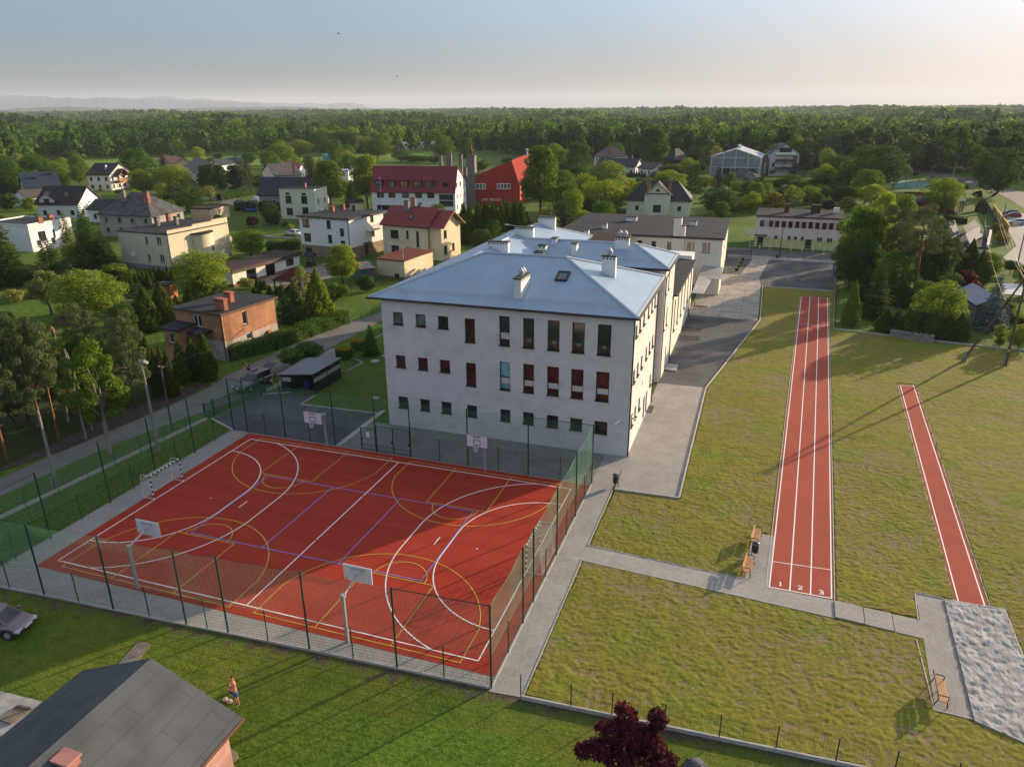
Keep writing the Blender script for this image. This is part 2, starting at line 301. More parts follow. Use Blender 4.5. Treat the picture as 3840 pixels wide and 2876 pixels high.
GR_DRY=m_grass('dry_lawn',(0.25,0.229,0.039),(0.196,0.203,0.0338),(0.307,0.259,0.12),.75,1.,1.,(0.175,0.234,0.0286)); GR_LUSH=m_grass('lush_lawn',(0.0897,0.171,0.0182),(0.123,0.197,0.0234),(0.112,0.132,0.039),.3,1.3,.7); GR_SHADE=m_grass('yard_lawn',(0.112,0.176,0.026),(0.0822,0.15,0.0234),(0.149,0.15,0.065),.6,1.2,.8); GR_FIELD=m_grass('meadow',(0.164,0.273,0.039),(0.128,0.228,0.0364),(0.194,0.211,0.065),.2,.12,.5); GR_VILL=m_grass('village_ground',(0.0747,0.14,0.0195),(0.108,0.176,0.026),(0.0897,0.0965,0.0364),.5,.6,.7); GR_PATCH=m_grass('worn_garden_lawn',(0.102,0.176,0.0208),(0.149,0.203,0.0286),(0.164,0.158,0.0715),.9,1.0,.9,(0.0897,0.185,0.0156))
BARK=M('bark',(.085,.065,.05),.95,.3,4,bump=.6,bscale=14); BARK_P=M('orange_pine_bark',(.26,.105,.045),.9,.3,3,bump=.5,bscale=12); BARK_L=M('pale_bark',(.24,.215,.18),.9,.3,4,bump=.4,bscale=14)
L_GREEN=m_leaf('leaf_green',(0.0443,0.0967,0.0143),(0.125,0.22,0.0285),.42); L_LIGHT=m_leaf('leaf_light',(0.0906,0.158,0.0178),(0.231,0.312,0.0392),.45); L_DARK=m_leaf('leaf_dark',(0.0282,0.0632,0.016),(0.0725,0.134,0.0285),.35); L_PALE=m_leaf('leaf_pale',(0.151,0.186,0.0535),(0.322,0.335,0.107),.42); L_THUJA=m_leaf('leaf_thuja',(0.0363,0.0744,0.0125),(0.125,0.167,0.0232),.2); L_YEL=m_leaf('leaf_yellow',(.15,.145,.014),(.36,.29,.026),.35,.02); L_NEED=m_leaf('needles',(0.0443,0.0781,0.0356),(0.125,0.163,0.0642),.15); L_BLUE=m_leaf('blue_needles',(0.101,0.158,0.152),(0.242,0.317,0.304),.12,.02); L_PURP=m_leaf('leaf_purple',(.026,.008,.013),(.12,.022,.03),.3,.02); L_FOR=m_leaf('leaf_forest',(0.0403,0.0781,0.0178),(0.111,0.172,0.0321),.25,.06); L_HEDGE=m_leaf('leaf_hedge',(0.0363,0.0893,0.016),(0.101,0.186,0.0285),.22,.02)
CANDLE=m_leaf('pine_candles',(.10,.12,.06),(.19,.2,.1),.2,.02)
# ------------------------------------------------------------------ ground
def sheet(name,pts,z,m,sub=0):
    b=MB(); b.poly([(p[0],p[1],z) for p in (pts if sum(pts[i][0]*pts[(i+1)%len(pts)][1]-pts[(i+1)%len(pts)][0]*pts[i][1] for i in range(len(pts)))>0 else pts[::-1])])
    return struct(b.build(name,m,uv=False))
def P2(r,*pts): return [tuple(at(r,*p)[:2]) for p in pts]
sheet('ground',[(-14000,-300),(14000,-300),(14000,14000),(-14000,14000)],-.03,GR_VILL)
# school grounds
sheet('lawn',[(33.1,12.7),(33.2,-1.7),(40,-1.4),(60,0),(90,-2),(76,70.8),(59.5,72.9),(52.8,74.1),(54.4,97.6),(43.3,97.7),(43.2,75.7),(38.3,46.2),(38.3,21.3),(33.5,21.1)],.0,GR_DRY)
def m_garden():      # garden grass worn to bare earth along the fence
    m,t=newmat('garden_grass',.95,.08); co=t.coord(); s=t.add('SeparateXYZ',Vector=co)
    big=t.noise(.16,4,co); n=t.noise(.9,6,co,.7); f=t.noise(6,5,co,.75); l=t.noise(.35,3,t.coord('Object',(1,1,1),.7))
    g=t.mix(t.ramp(big,.35,.65),(.105,.165,.022),(.15,.185,.028)); g=t.mix(t.ramp(l,.5,.75),g,(.085,.165,.018)); g=t.mix(t.ramp(n,.3,.7),t.mix(1.,g,(.8,.82,.75),'MULTIPLY'),t.mix(1.,g,(1.2,1.15,1.05),'MULTIPLY'))
    a=t.add('Math',operation='MULTIPLY_ADD'); t.link(s.outputs[0],a.inputs[0]); a.inputs[1].default_value=-.0435; a.inputs[2].default_value=4.45
    b=t.add('Math',operation='ADD'); t.link(a.outputs[0],b.inputs[0]); t.link(s.outputs[1],b.inputs[1])
    c=t.add('Math',operation='MULTIPLY_ADD'); t.link(n,c.inputs[0]); c.inputs[1].default_value=6.; t.link(b.outputs[0],c.inputs[2])
    e=t.add('Math',operation='MULTIPLY_ADD'); t.link(f,e.inputs[0]); e.inputs[1].default_value=2.4; t.link(c.outputs[0],e.inputs[2])
    g=t.mix(t.ramp(e.outputs[0],4.5,5.6),g,t.mix(t.ramp(f,.35,.65),(.075,.06,.042),(.135,.11,.08))); g=t.mix(t.ramp(f,.35,.6),t.mix(1.,g,(.6,.65,.6),'MULTIPLY'),g)
    h=t.add('Math',operation='MULTIPLY_ADD'); t.link(f,h.inputs[0]); h.inputs[1].default_value=.7; t.link(n,h.inputs[2]); t.color(g); t.bump(h.outputs[0],.9,.25); return m
GR_GARDEN=m_garden()
sheet('garden_lawn',[(-12,-3.9),(2.5,-3.25),(31.5,-1.75),(60,-.1),(90,-2.3),(90,-40),(-30,-40)],-.012,GR_GARDEN)
sheet('garden_lawn',[(21,-6),(33,-4.2),(37,-5),(38,-25),(23,-25)],-.006,GR_LUSH)
sheet('side_lawn',[(-2.85,-3.4),(-2.85,21.2),(-6.7,23.4),(-7.5,22.9),(-9.3,22),(-10.9,16),(-12,4)],-.004,GR_SHADE)
sheet('paved_surround',[(-2.95,-3.45),(31.45,-1.75),(31.45,21.35),(-2.95,21.35)],.004,PAVE)
sheet('paved_path',[(31.45,-1.9),(33.2,-1.75),(33.2,21.2),(33.4,27.1),(31.45,27.1)],.006,PAVE)
sheet('paved_plaza',[(33.4,21.15),(38.35,21.25),(38.28,46.2),(33.2,46.2),(33.3,27.1)],.008,PAVE)
sheet('paved_plaza',[(8.6,21.4),(31.45,21.4),(31.45,27.1),(8.6,27.1)],.0085,COBBLE)
sheet('paved_strip',[(8.1,21.4),(8.6,21.4),(8.6,30),(8.1,30)],.012,KERB)
sheet('gravel_yard',[(-6.6,22.9),(-2.9,21.35),(8.1,21.4),(8.1,29.1),(-.5,28.8),(-.5,31.4),(-3.4,31.5),(-6,30)],.004,GRAVEL)
sheet('yard_lawn',[(-.5,28.8),(8.2,29.1),(10.4,29.2),(10.4,80),(-3,80),(-4.5,49),(-4.3,38),(-.6,37.4),(-.5,31.4)],.0,GR_SHADE)
sheet('yard_lawn',[(-6,30),(-3.4,31.5),(-4.3,38),(-5.5,38)],.002,GR_SHADE)
sheet('gravel_yard',[(33.2,46.2),(38.28,46.2),(43.2,75.7),(33.3,75.8)],.004,GRAVEL)
sheet('gravel_yard',[(36.6,98),(43.3,97.75),(54.45,97.7),(56.2,122.3),(36.2,122.3)],.004,GRAVEL)
sheet('concrete_yard',[(33.3,75.8),(43.0,75.6),(43.0,98),(42.6,104),(44.2,122.2),(41.0,122.2),(39.3,106),(33.3,105.5)],.01,m_brick('concrete_slabs',(.31,.285,.255),(.265,.245,.22),(.10,.095,.085),2.9,1.05,.9,.22,.2,'Object',0,.03,.0))
# paved paths on the lawn, three low steps down to the sand pit
TR=np.array([4.2,80.4])/np.hypot(4.2,80.4); TN=np.array([TR[1],-TR[0]])
sheet('paved_path',[(33.1,11.0),(33.2,12.75),(43.5,12.15),(45.0,11.72),(48.8,11.66),(48.72,9.95)],.012,PAVE2)
sheet('paved_path',[(43.55,12.1),(43.9,18.1),(45.35,18.0),(45.05,11.7)],.014,PAVE)
for i,(x0,x1) in enumerate(((48.75,50.3),(50.35,51.85),(51.9,53.4))):
    b=MB(); b.prism([(x0,9.93-.13*i),(x1,9.8-.13*i),(x1+.05,11.45-.11*i),(x0+.05,11.56-.11*i)],-.2,.09-.035*i); struct(b.build('stair_slab',PAVE2))
sheet('paved_path',[(52.95,3.95),(54.65,3.9),(55.12,13.8),(53.58,13.95)],.012,PAVE)
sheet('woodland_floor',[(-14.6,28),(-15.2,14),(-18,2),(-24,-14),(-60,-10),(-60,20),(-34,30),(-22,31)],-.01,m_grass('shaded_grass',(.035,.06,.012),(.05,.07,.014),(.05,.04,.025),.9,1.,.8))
# the dry lawn is clumpy: real relief that the low sun picks out
def clumps():
    q=np.random.default_rng(17)
    def vn(x,y,seed):
        xi=np.floor(x).astype(int); yi=np.floor(y).astype(int); fx=x-xi; fy=y-yi; fx=fx*fx*(3-2*fx); fy=fy*fy*(3-2*fy)
        g=lambda i,j:(((i*374761393+j*668265263+seed*974711)^((i*374761393+j*668265263+seed*974711)>>13))*1274126177&0xffff)/65535.
        return (g(xi,yi)*(1-fx)+g(xi+1,yi)*fx)*(1-fy)+(g(xi,yi+1)*(1-fx)+g(xi+1,yi+1)*fx)*fy
    def pip(x,y,poly):
        c=np.zeros(x.shape,bool); n=len(poly)
        for i in range(n):
            (ax,ay),(bx,by)=poly[i],poly[(i+1)%n]; m=((ay>y)!=(by>y)); c^=m&(x<(bx-ax)*(y-ay)/((by-ay) if by!=ay else 1e-9)+ax)
        return c
    IN=[(33.3,-1.55),(40,-1.3),(53,-.5),(78,-1.5),(74,70.5),(59.5,72.6),(52.9,73.8),(54.2,97.4),(43.45,97.4),(43.4,75.7),(38.5,46.1),(38.5,21.1),(33.5,20.95)]
    OUT=[[(33.0,10.9),(33.1,12.85),(43.45,12.25),(43.8,18.2),(45.0,18.2),(49.0,92.6),(53.35,92.9),(48.95,11.6),(53.3,11.5),(53.5,14.05),(55.7,14.0),(57.8,54),(59.7,54),(57.65,13.9),(58.4,13.8),(58.0,2.3),(54.5,3.7),(52.85,3.8),(53.2,9.4)]]
    for (x0,x1,y0,y1,s) in ((33,60.2,-1.6,32.2,.085),(37.5,78,32,98,.15),(60,78,-1.6,32.2,.16)):
        xs=np.arange(x0,x1+s*.5,s); ys=np.arange(y0,y1+s*.5,s); X,Y=np.meshgrid(xs,ys); ca,sa=math.cos(.35),math.sin(.35); U=X*ca+Y*sa; V=-X*sa+Y*ca; U=U+.35*vn(X*1.3,Y*1.3,9); V=V+.35*vn(X*1.3,Y*1.3,4)
        h=vn(U*3.2,V*5.2,1)*.34+vn(U*7.,V*10,2)*.36+vn(X*15,Y*15,3)*.30; dens=vn(X*.35,Y*.35,6)*.6+vn(X*.9,Y*.9,7)*.4; Z=.006+.115*np.clip(h-.27+.42*(dens-.5),0,.5)+.012*vn(X*11,Y*11,8)
        nx,ny=len(xs),len(ys); I=np.arange((ny-1)*(nx-1)); r,c=I//(nx-1),I%(nx-1); cx=X[r,c]+s/2; cy=Y[r,c]+s/2; ok=pip(cx,cy,IN)
        for o in OUT: ok&=~pip(cx,cy,o)
        r,c=r[ok],c[ok]; F=np.stack([r*nx+c,r*nx+c+1,(r+1)*nx+c+1,(r+1)*nx+c],1); used,inv=np.unique(F,return_inverse=True); F=inv.reshape(-1,4); VV=np.stack([X.ravel(),Y.ravel(),Z.ravel()],1)[used]
        me=bpy.data.meshes.new('lawn'); me.vertices.add(len(VV)); me.vertices.foreach_set('co',VV.astype(np.float32).ravel()); n=len(F); me.loops.add(4*n); me.loops.foreach_set('vertex_index',F.astype(np.int32).ravel()); me.polygons.add(n); me.polygons.foreach_set('loop_start',np.arange(0,4*n,4,dtype=np.int32)); me.polygons.foreach_set('loop_total',np.full(n,4,dtype=np.int32)); me.polygons.foreach_set('use_smooth',np.ones(n,bool)); me.materials.append(GR_CLUMP); me.update(calc_edges=True); o=bpy.data.objects.new('lawn',me); COL.objects.link(o); struct(o)
def m_clump():
    m,t=newmat('clumpy_lawn',.95,.08); co=t.coord(); s=t.add('SeparateXYZ',Vector=co); big=t.noise(.09,4,co); n=t.noise(.9,5,co,.7); f=t.noise(7,4,co,.7); l=t.noise(.2,3,t.coord('Object',(1,1,1),1.1))
    g=t.mix(t.ramp(big,.35,.65),(.205,.18,.036),(.165,.165,.032)); g=t.mix(t.ramp(l,.48,.7),g,(.145,.185,.026)); g=t.mix(t.ramp(n,.3,.7),t.mix(1.,g,(.85,.85,.8),'MULTIPLY'),t.mix(1.,g,(1.2,1.15,1.05),'MULTIPLY')); g=t.mix(t.ramp(f,.35,.6),t.mix(1.,g,(.72,.75,.7),'MULTIPLY'),g)
    so=t.mix(t.ramp(n,.4,.7),(.215,.165,.095),(.15,.125,.062)); g=t.mix(t.ramp(s.outputs[2],.016,.032),so,g); t.color(g); t.bump(f,.5,.05); return m
GR_CLUMP=m_clump(); clumps()
# sand pit
def sandpit():
    n=90; m=120; A=np.array([(55.1,13.75),(58.3,13.8),(57.9,2.4),(54.6,3.75)]); v=[];f=[]
    for j in range(m+1):
        for i in range(n+1):
            s,t=i/n,j/m; p=(1-s)*((1-t)*A[0]+t*A[3])+s*((1-t)*A[1]+t*A[2]); v.append([p[0],p[1],0])
    v=np.array(v); q=np.random.default_rng(3); h=np.zeros(len(v))
    for k in range(3200):
        s,t=q.random(2); c=(1-s)*((1-t)*A[0]+t*A[3])+s*((1-t)*A[1]+t*A[2]); d=(v[:,0]-c[0])**2*q.uniform(.5,2)+(v[:,1]-c[1])**2; r=.0015+.03*q.random()**3; h+=q.uniform(-.03,.022)*np.exp(-d/r)
    v[:,2]=.10+np.clip(h,-.075,.09)
    for j in range(m):
        for i in range(n): k=j*(n+1)+i; f.append((k+n+1,k+n+2,k+1,k))
    b=MB(); b.v=[tuple(p) for p in v]; b.f=f; b.m=[0]*len(f); struct(b.build('sand_pit',SAND,smooth=True,uv=False))
    e=MB(); 
    for p,q_ in ((A[0],A[1]),(A[1],A[2]),(A[2],A[3])):
        d=(q_-p)/np.linalg.norm(q_-p); nrm=np.array([d[1],-d[0]]); e.prism([p-nrm*.04,q_-nrm*.04,q_+nrm*.04,p+nrm*.04],-.1,.1)
    struct(e.build('sand_pit_kerb',KERB))
sandpit()
# kerbs
def kerb(name,pts,w=.09,h=.12,z=0,m=None):
    b=MB()
    for i in range(len(pts)-1):
        p,q=np.array(pts[i],float),np.array(pts[i+1],float); d=(q-p)/np.linalg.norm(q-p); n=np.array([-d[1],d[0]])*w/2
        L=np.linalg.norm(q-p); k=max(1,int(L/2.5))
        for j in range(k):
            a=p+(q-p)*j/k; c=p+(q-p)*(j+1)/k-d*.012; b.prism([a-n,c-n,c+n,a+n],z-.1,z+h)
    return struct(b.build(name,m or KERB))
kerb('kerb',[(33.5,21.1),(38.4,21.25),(38.34,46.2),(43.28,75.7),(43.3,97.7),(54.4,97.6)],.12,.13)
kerb('kerb',[(33.24,-1.6),(33.24,11)],.06,.04); kerb('kerb',[(33.24,12.75),(33.3,21)],.06,.04)
kerb('kerb',[(33.1,10.96),(48.7,9.9)],.06,.04); kerb('kerb',[(33.2,12.8),(43.5,12.2)],.06,.04)
kerb('kerb',[(-2.98,-3.4),(-2.98,21.3)],.06,.04); kerb('kerb',[(52.92,9.3),(52.9,3.9),(54.6,3.84)],.06,.05); kerb('kerb',[(53.3,11.2),(53.55,14.0),(55.1,13.9)],.06,.05)
kerb('granite_edging',[(8.2,29.1),(-.5,28.8),(-.5,31.4)],.16,.05); kerb('granite_edging',[(-3.4,31.5),(-6,30)],.16,.05); kerb('granite_edging',[(-6.6,22.9),(-2.9,21.35)],.2,.05)
# track and runway
TRACK=m_stain('red_running_surface',(.335,.078,.052),(.285,.066,.045),.5,.8,.95,(.6,.6,.6),.3,.1); COURT=m_stain('red_court_surface',(.375,.046,.026),(.325,.040,.023),.42,.62,.95,(.03,.8,.3),.25,.08)
LINE=M('white_line_paint',(.8,.79,.78),.7,.04,fine=.03); LINEY=M('yellow_line_paint',(.66,.42,.05),.7,.06); LINEB=M('blue_line_paint',(.14,.27,.74),.7,.06)
sheet('running_track',[(44.9,11.72),(48.75,11.72),(53.2,92.6),(49.1,92.35)],.012,TRACK); 
tk=MB(); a0,a1=np.array([45.06,11.8]),np.array([49.22,92.19]); b0,b1=np.array([48.66,11.8]),np.array([53.08,92.42])
def strip(b,p,q,w,z):
    p=np.asarray(p,float);q=np.asarray(q,float); d=(q-p)/np.linalg.norm(q-p); n=np.array([-d[1],d[0]])*w/2; b.poly([(*(p-n),z),(*(q-n),z),(*(q+n),z),(*(p+n),z)])
for k in range(4): strip(tk,a0+(b0-a0)*k/3,a1+(b1-a1)*k/3,.075,.018)
strip(tk,a0-(.04,0),b0+(.04,0),.08,.0225); strip(tk,a1,b1,.06,.0225); strip(tk,(45.2,14.75),(48.82,14.95),.06,.0225); q=at('A8',823,685)[:2]; strip(tk,q,at('A8',993,700)[:2],.06,.0225)
def digit(b,ch,c,h,z):
    segs={'1':[((-.05,.38),(.09,.5)),((.09,.5),(.09,-.5)),((-.1,-.45),(.27,-.45))],'2':[((-.27,.3),(-.2,.45)),((-.2,.45),(.2,.45)),((.24,.45),(.24,.05)),((.24,.05),(-.26,-.38)),((-.3,-.45),(.3,-.45))],'3':[((-.28,.45),(.22,.45)),((.24,.5),(.24,.02)),((-.12,.02),(.24,.02)),((.26,.02),(.26,-.5)),((-.3,-.45),(.26,-.45))]}[ch]
    for i,(p,q) in enumerate(segs): strip(b,np.array(c)+np.array(p)*h,np.array(c)+np.array(q)*h,.17*h,z+i*.002)
for ch,p in (('1',(700,1303)),('2',(826,1328)),('3',(955,1355))): digit(tk,ch,at('B4',*p)[:2],.42,.026)
struct(tk.build('track_lines',LINE,uv=False))
kerb('kerb',[(44.83,11.7),(49.0,92.3)],.06,.03); kerb('kerb',[(48.83,11.7),(53.28,92.6)],.06,.03)
sheet('long_jump_runway',[(55.72,13.85),(57.5,13.85),(59.6,53.8),(57.9,53.2)],.012,TRACK)
rl=MB(); strip(rl,(55.9,13.9),(58.08,53.2),.07,.018); strip(rl,(57.3,13.9),(59.42,53.7),.07,.018); strip(rl,(58.0,53.2),(59.5,53.75),.06,.022); struct(rl.build('runway_lines',LINE,uv=False))
kerb('kerb',[(55.66,13.9),(57.84,53.3)],.06,.03); kerb('kerb',[(57.58,13.9),(59.68,53.9)],.06,.03)
# court
sheet('sports_court',[(-.85,-.95),(31.4,-.85),(31.4,21.2),(-1.0,21.2)],.012,COURT)
CL,CW=30.14,20.14
def arc(b,c,r,a0,a1,w,z,n=40):
    for i in range(n):
        t0,t1=a0+(a1-a0)*i/n,a0+(a1-a0)*(i+1)/n
        b.poly([(c[0]+k*math.cos(t),c[1]+k*math.sin(t),z) for k,t in((r-w/2,t0),(r+w/2,t0),(r+w/2,t1),(r-w/2,t1))])
wl=MB(); yl=MB(); bl=MB(); h=math.pi/2; zw,zy,zb=.018,.023,.028
for p,q in (((0,0),(CL,0)),((CL,0),(CL,CW)),((CL,CW),(0,CW)),((0,CW),(0,0)),((CL/2,0),(CL/2,7.45)),((CL/2,7.6),(CL/2,13.95)),((CL/2,14.1),(CL/2,CW))): strip(wl,p,q,.08,zw)
for s,x in ((1,0),(-1,CL)):
    y0,y1=CW/2-1.5,CW/2+1.5
    for r in (6,9):
        A=math.pi/2 if r==6 else math.acos(min(1,0)) 
        lim=math.asin(min(1,(CW/2-1.5)/r)); A=min(math.pi/2,lim) 
        ca=lambda t: t if s>0 else math.pi-t
        arc(wl,(x,y1),r,ca(0),ca(A),.08,zw+.004); arc(wl,(x,y0),r,ca(0),ca(-A),.08,zw+.006); strip(wl,(x+s*r,y0),(x+s*r,y1),.08,zw+.008)
    strip(wl,(x+s*7,CW/2-.5),(x+s*7,CW/2+.5),.08,zw); strip(wl,(x+s*4,CW/2-.08),(x+s*4,CW/2+.08),.08,zw)
HX=(7.5,22.6)
for hx in HX:
    for s,y in ((1,-.45),(-1,CW+.45)):
        xl,xr=hx-6.75,hx+6.75
        strip(yl,(xl,y),(xr,y),.06,zy); by=y+s*1.575
        q=2.9; ang=math.acos(min(1,1.)) 
        r=6.75; yc=math.sqrt(max(0,r*r-6.6**2))
        strip(yl,(xl+.1,y),(xl+.1,by+s*yc),.06,zy+.002); strip(yl,(xr-.1,y),(xr-.1,by+s*yc),.06,zy+.002)
        t0=math.atan2(yc,6.65); arc(yl,(hx,by),r,s*t0,s*(math.pi-t0),.06,zy+.003,48)
        kx=2.45
        strip(yl,(hx-kx,y),(hx-kx,y+s*5.8),.06,zy+.001); strip(yl,(hx+kx,y),(hx+kx,y+s*5.8),.06,zy+.001); strip(yl,(hx-kx,y+s*5.8),(hx+kx,y+s*5.8),.06,zy+.004)
        arc(yl,(hx,y+s*5.8),1.8,0,s*math.pi,.06,zy+.005)
# volleyball lines
vx0,vx1,vy0,vy1=CL/2-9,CL/2+9,5.55,14.57
for p,q in (((vx0,vy0),(vx1,vy0)),((vx1,vy0),(vx1,vy1)),((vx1,vy1),(vx0,vy1)),((vx0,vy1),(vx0,vy0)),((CL/2-3,vy0),(CL/2-3,vy1)),((CL/2+3,vy0),(CL/2+3,vy1))): strip(bl,p,q,.06,zb)
for b,m in ((wl,LINE),(yl,LINEY),(bl,LINEB)): struct(b.build('court_lines',m,uv=False))
# roads
sheet('road',P2('B1',(0,1060),(560,800),(1050,590),(1560,400))+[(-8.6,24),(-7.4,29),(-8.3,36),(-7.9,48),(-7.8,60),(-7.6,90),(-7,128),(-10.4,128),(-10.2,64),(-12,55.4),(-13.3,44),(-13.5,33)]+P2('B1',(1830,110),(1400,310),(1000,480),(500,690),(0,905))+[(-18,0),(-22,-14),(-17,-16)],.002,ROADM)
sheet('verge',P2('A6',(1480,1130),(1100,1380),(1010,1420))+[(-6.2,30.2),(-4.5,38),(-4.6,48)],.004,COBBLE)
sheet('verge',[(-14.2,14),(-13.2,26),(-13.4,31),(-15,30),(-16.5,22),(-16.5,6)],.004,SOIL)
sheet('main_road',[(28,127),(36,126),(60,125),(86,130),(89.5,136),(62,132.6),(40,134.2),(20,137),(-9,143),(-60,152),(-60,145),(-9,134)],.006,ASPH)
sheet('pavement',[(36.2,122.3),(56.3,122.3),(60,125),(36,126)],.008,PAVE)
R7=[at('C7',*p)[:2] for p in ((400,420),(960,540),(1210,590),(1470,670),(1790,780))]
sheet('side_road',[(105,400),(112,380),(119.5,338),(123,319),(125,292),(128,262),(132,235),(134,200),(136,150),(120,150),(112,185),(113,215),(116,245),(118,275),(117.5,292),(115,317),(110,337),(103,372),(97,398)],.01,ASPH)
sheet('car_park',[(104.5,215),(112.5,212),(113,190),(118,150),(89,130),(86,133),(94,153),(97.5,172)],.014,PAVE2)
sheet('village_road',[(-60,152),(-60,145),(-105,158),(-140,180),(-138,186)],.006,ASPH)
# meadows
sheet('meadow',P2('C3',(0,760),(560,700),(560,470),(700,330),(560,310),(100,560))[:0]+[(-300,232),(-285,263),(-240,300),(-200,345),(-175,383),(-144,380),(-165,420),(-201,503),(-228,500),(-260,440),(-300,445),(-370,450),(-388,392),(-422,350)],.06,GR_FIELD)
sheet('courtyard',P2('A6',(590,440),(1250,290),(1500,225),(1500,400),(880,480)),.01,m_brick('tan_paving',(.26,.21,.175),(.21,.175,.15),(.13,.11,.1),.2,.1,.9,.12,.2,'Object',0,.01))
sheet('garden_concrete',P2('B5',(0,1120),(60,1130),(300,1190),(0,1460)),.0,CONC)
b=MB(); b.prism(P2('B5',(820,945),(985,765),(1075,785),(960,925)),-.05,.03); struct(b.build('garden_path',M('worn_concrete',(.19,.16,.14),.95,.25,2,bump=.4)))
# ------------------------------------------------------------------ walls, windows, roofs
class Face:                       # a vertical wall: origin o (ground), along u, outward n
    def __init__(s,o,u,L): s.o=np.array([o[0],o[1],0.]); s.u=np.array([u[0],u[1],0.])/np.hypot(u[0],u[1]); s.n=np.array([s.u[1],-s.u[0],0.]); s.L=L
    def p(s,a,z,d=0.): return s.o+s.u*a+s.n*d+np.array([0,0,z])
    def hit(s,r,x,y): P=onplane(r,x,y,s.o,s.n); return float((P-s.o)@s.u),float(P[2])
def wall(b,F,z0,z1,ops=(),depth=.16,L=None,top=None):
    L=L or F.L; us=sorted({0.,L}|{min(max(v,0),L) for o in ops for v in(o[0],o[1])}); zs=sorted({z0,z1}|{min(max(v,z0),z1) for o in ops for v in(o[2],o[3])})
    for i in range(len(us)-1):
        for j in range(len(zs)-1):
            u=(us[i]+us[i+1])/2; z=(zs[j]+zs[j+1])/2
            if any(o[0]<u<o[1] and o[2]<z<o[3] for o in ops): continue
            b.poly([F.p(us[i],zs[j]),F.p(us[i+1],zs[j]),F.p(us[i+1],zs[j+1]),F.p(us[i],zs[j+1])])
    for o in ops:
        q=[(o[0],o[2]),(o[1],o[2]),(o[1],o[3]),(o[0],o[3])]
        for i in range(4):
            a,c=q[i],q[(i+1)%4]; b.poly([F.p(*c),F.p(*a),F.p(*a,-depth),F.p(*c,-depth)])
def window(F,o,root,frame=WHITE,glass=GLASS,depth=.13,fw=.07,mull=(),trans=(),sill=SILL,curtain=None,name='window',group=None):
    u0,u1,z0,z1=o; b=MB(); ax=(F.u,F.n,(0,0,1))
    def bar(a0,a1,c0,c1): b.obox(F.p((a0+a1)/2,(c0+c1)/2,-depth),ax,((a1-a0)/2,.03,(c1-c0)/2))
    bar(u0+.002,u0+fw,z0+.002,z1-.002); bar(u1-fw,u1-.002,z0+.002,z1-.002); bar(u0+fw,u1-fw,z0+.002,z0+fw); bar(u0+fw,u1-fw,z1-fw,z1-.002)
    for m in mull: c=u0+(u1-u0)*m; bar(c-fw*.6,c+fw*.6,z0+fw,z1-fw)
    for m in trans: c=z0+(z1-z0)*m; bar(u0+fw,u1-fw,c-fw*.6,c+fw*.6) if not mull else [bar(a+fw*.6,e-fw*.6,c-fw*.4,c+fw*.4) for a,e in zip([u0]+[u0+(u1-u0)*q for q in mull],[u0+(u1-u0)*q for q in mull]+[u1])]
    w=b.build(name,frame,root)
    g=MB(); d=-depth-.01; g.poly([F.p(u0+.02,z0+.02,d),F.p(u1-.02,z0+.02,d),F.p(u1-.02,z1-.02,d),F.p(u0+.02,z1-.02,d)]); g.build('pane',glass,w)
    if sill: s=MB(); s.obox(F.p((u0+u1)/2,z0-.02,-.02),ax,((u1-u0)/2+.04,.15,.03)); s.build('sill',sill,w)
    if curtain:
        c=MB(); a0,a1=curtain; za,zb=z0+(z1-z0)*a0,z0+(z1-z0)*a1; n=14
        for i in range(n):
            x0,x1=u0+.08+(u1-u0-.16)*i/n,u0+.08+(u1-u0-.16)*(i+1)/n; e0,e1=d+.006+.003*(i%2),d+.006+.003*((i+1)%2); zl=za+.05*(i%2); zr=za+.05*((i+1)%2)
            c.poly([F.p(x0,zl,e0),F.p(x1,zr,e1),F.p(x1,zb,e1),F.p(x0,zb,e0)])
        c.build('curtain',LACE,w)
    return w
LACE=M('lace_curtain',(.62,.60,.60),.9,.25,9,fine=.1)
def solid_roof(name,polys,mats,parent,th=.16):   # each slope a slab: top, underside and rim
    b=MB()
    for P in polys:
        P=[np.asarray(p,float) for p in P]; n=np.cross(P[1]-P[0],P[2]-P[0]); n/=np.linalg.norm(n)
        if n[2]<0: P=P[::-1]
        Q=[p-np.array([0,0,th]) for p in P]
        b.mat(0).poly(P); b.mat(1).poly(Q[::-1])
        for i in range(len(P)): j=(i+1)%len(P); b.poly([P[j],P[i],Q[i],Q[j]])
    return b.build(name,mats,parent)
def chimney(root,x,y,z0,z1,w=.5,d=.5,rz=0.,m=None,cap=None,pots=0,name='chimney',holes=True):
    b=MB(); b.box((x,y,(z0+z1-.12)/2),(w,d,z1-z0-.12),rz); o=b.build(name,m or CHIMB,root)
    c=MB(); c.box((x,y,z1-.06),(w+.14,d+.14,.12),rz); c.build('cap',cap or CAPM,o)
    if holes:
        hb=MB(); n=max(1,int(max(w,d)/.3)); ca,sa=math.cos(rz),math.sin(rz)
        for i in range(n):
            t=((i+.5)/n-.5)*max(w,d)
            for s in(-1,1):
                lx,ly=(t,s*(d/2+.001)) if w>=d else (s*(w/2+.001),t)
                hb.box((x+lx*ca-ly*sa,y+lx*sa+ly*ca,z1-.27),(.13,.02,.16) if w>=d else (.02,.13,.16),rz)
        hb.build('vent',BLACK,o)
    for i in range(pots):
        p=MB(); t=(i-(pots-1)/2)*.55; lx,ly=(t,0) if w>=d else (0,t); X=(x+lx*math.cos(rz)-ly*math.sin(rz),y+lx*math.sin(rz)+ly*math.cos(rz),z1)
        p.lathe(X,[(.14,0),(.14,.2),(.3,.22),(.28,.42),(.02,.72)],12); p.build('cowl',GALV,o)
    return o
def pipe(root,pts,r=.05,m=None,name='downpipe'): b=MB(); b.tube(pts,r,6); return b.build(name,m or BROWN,root)
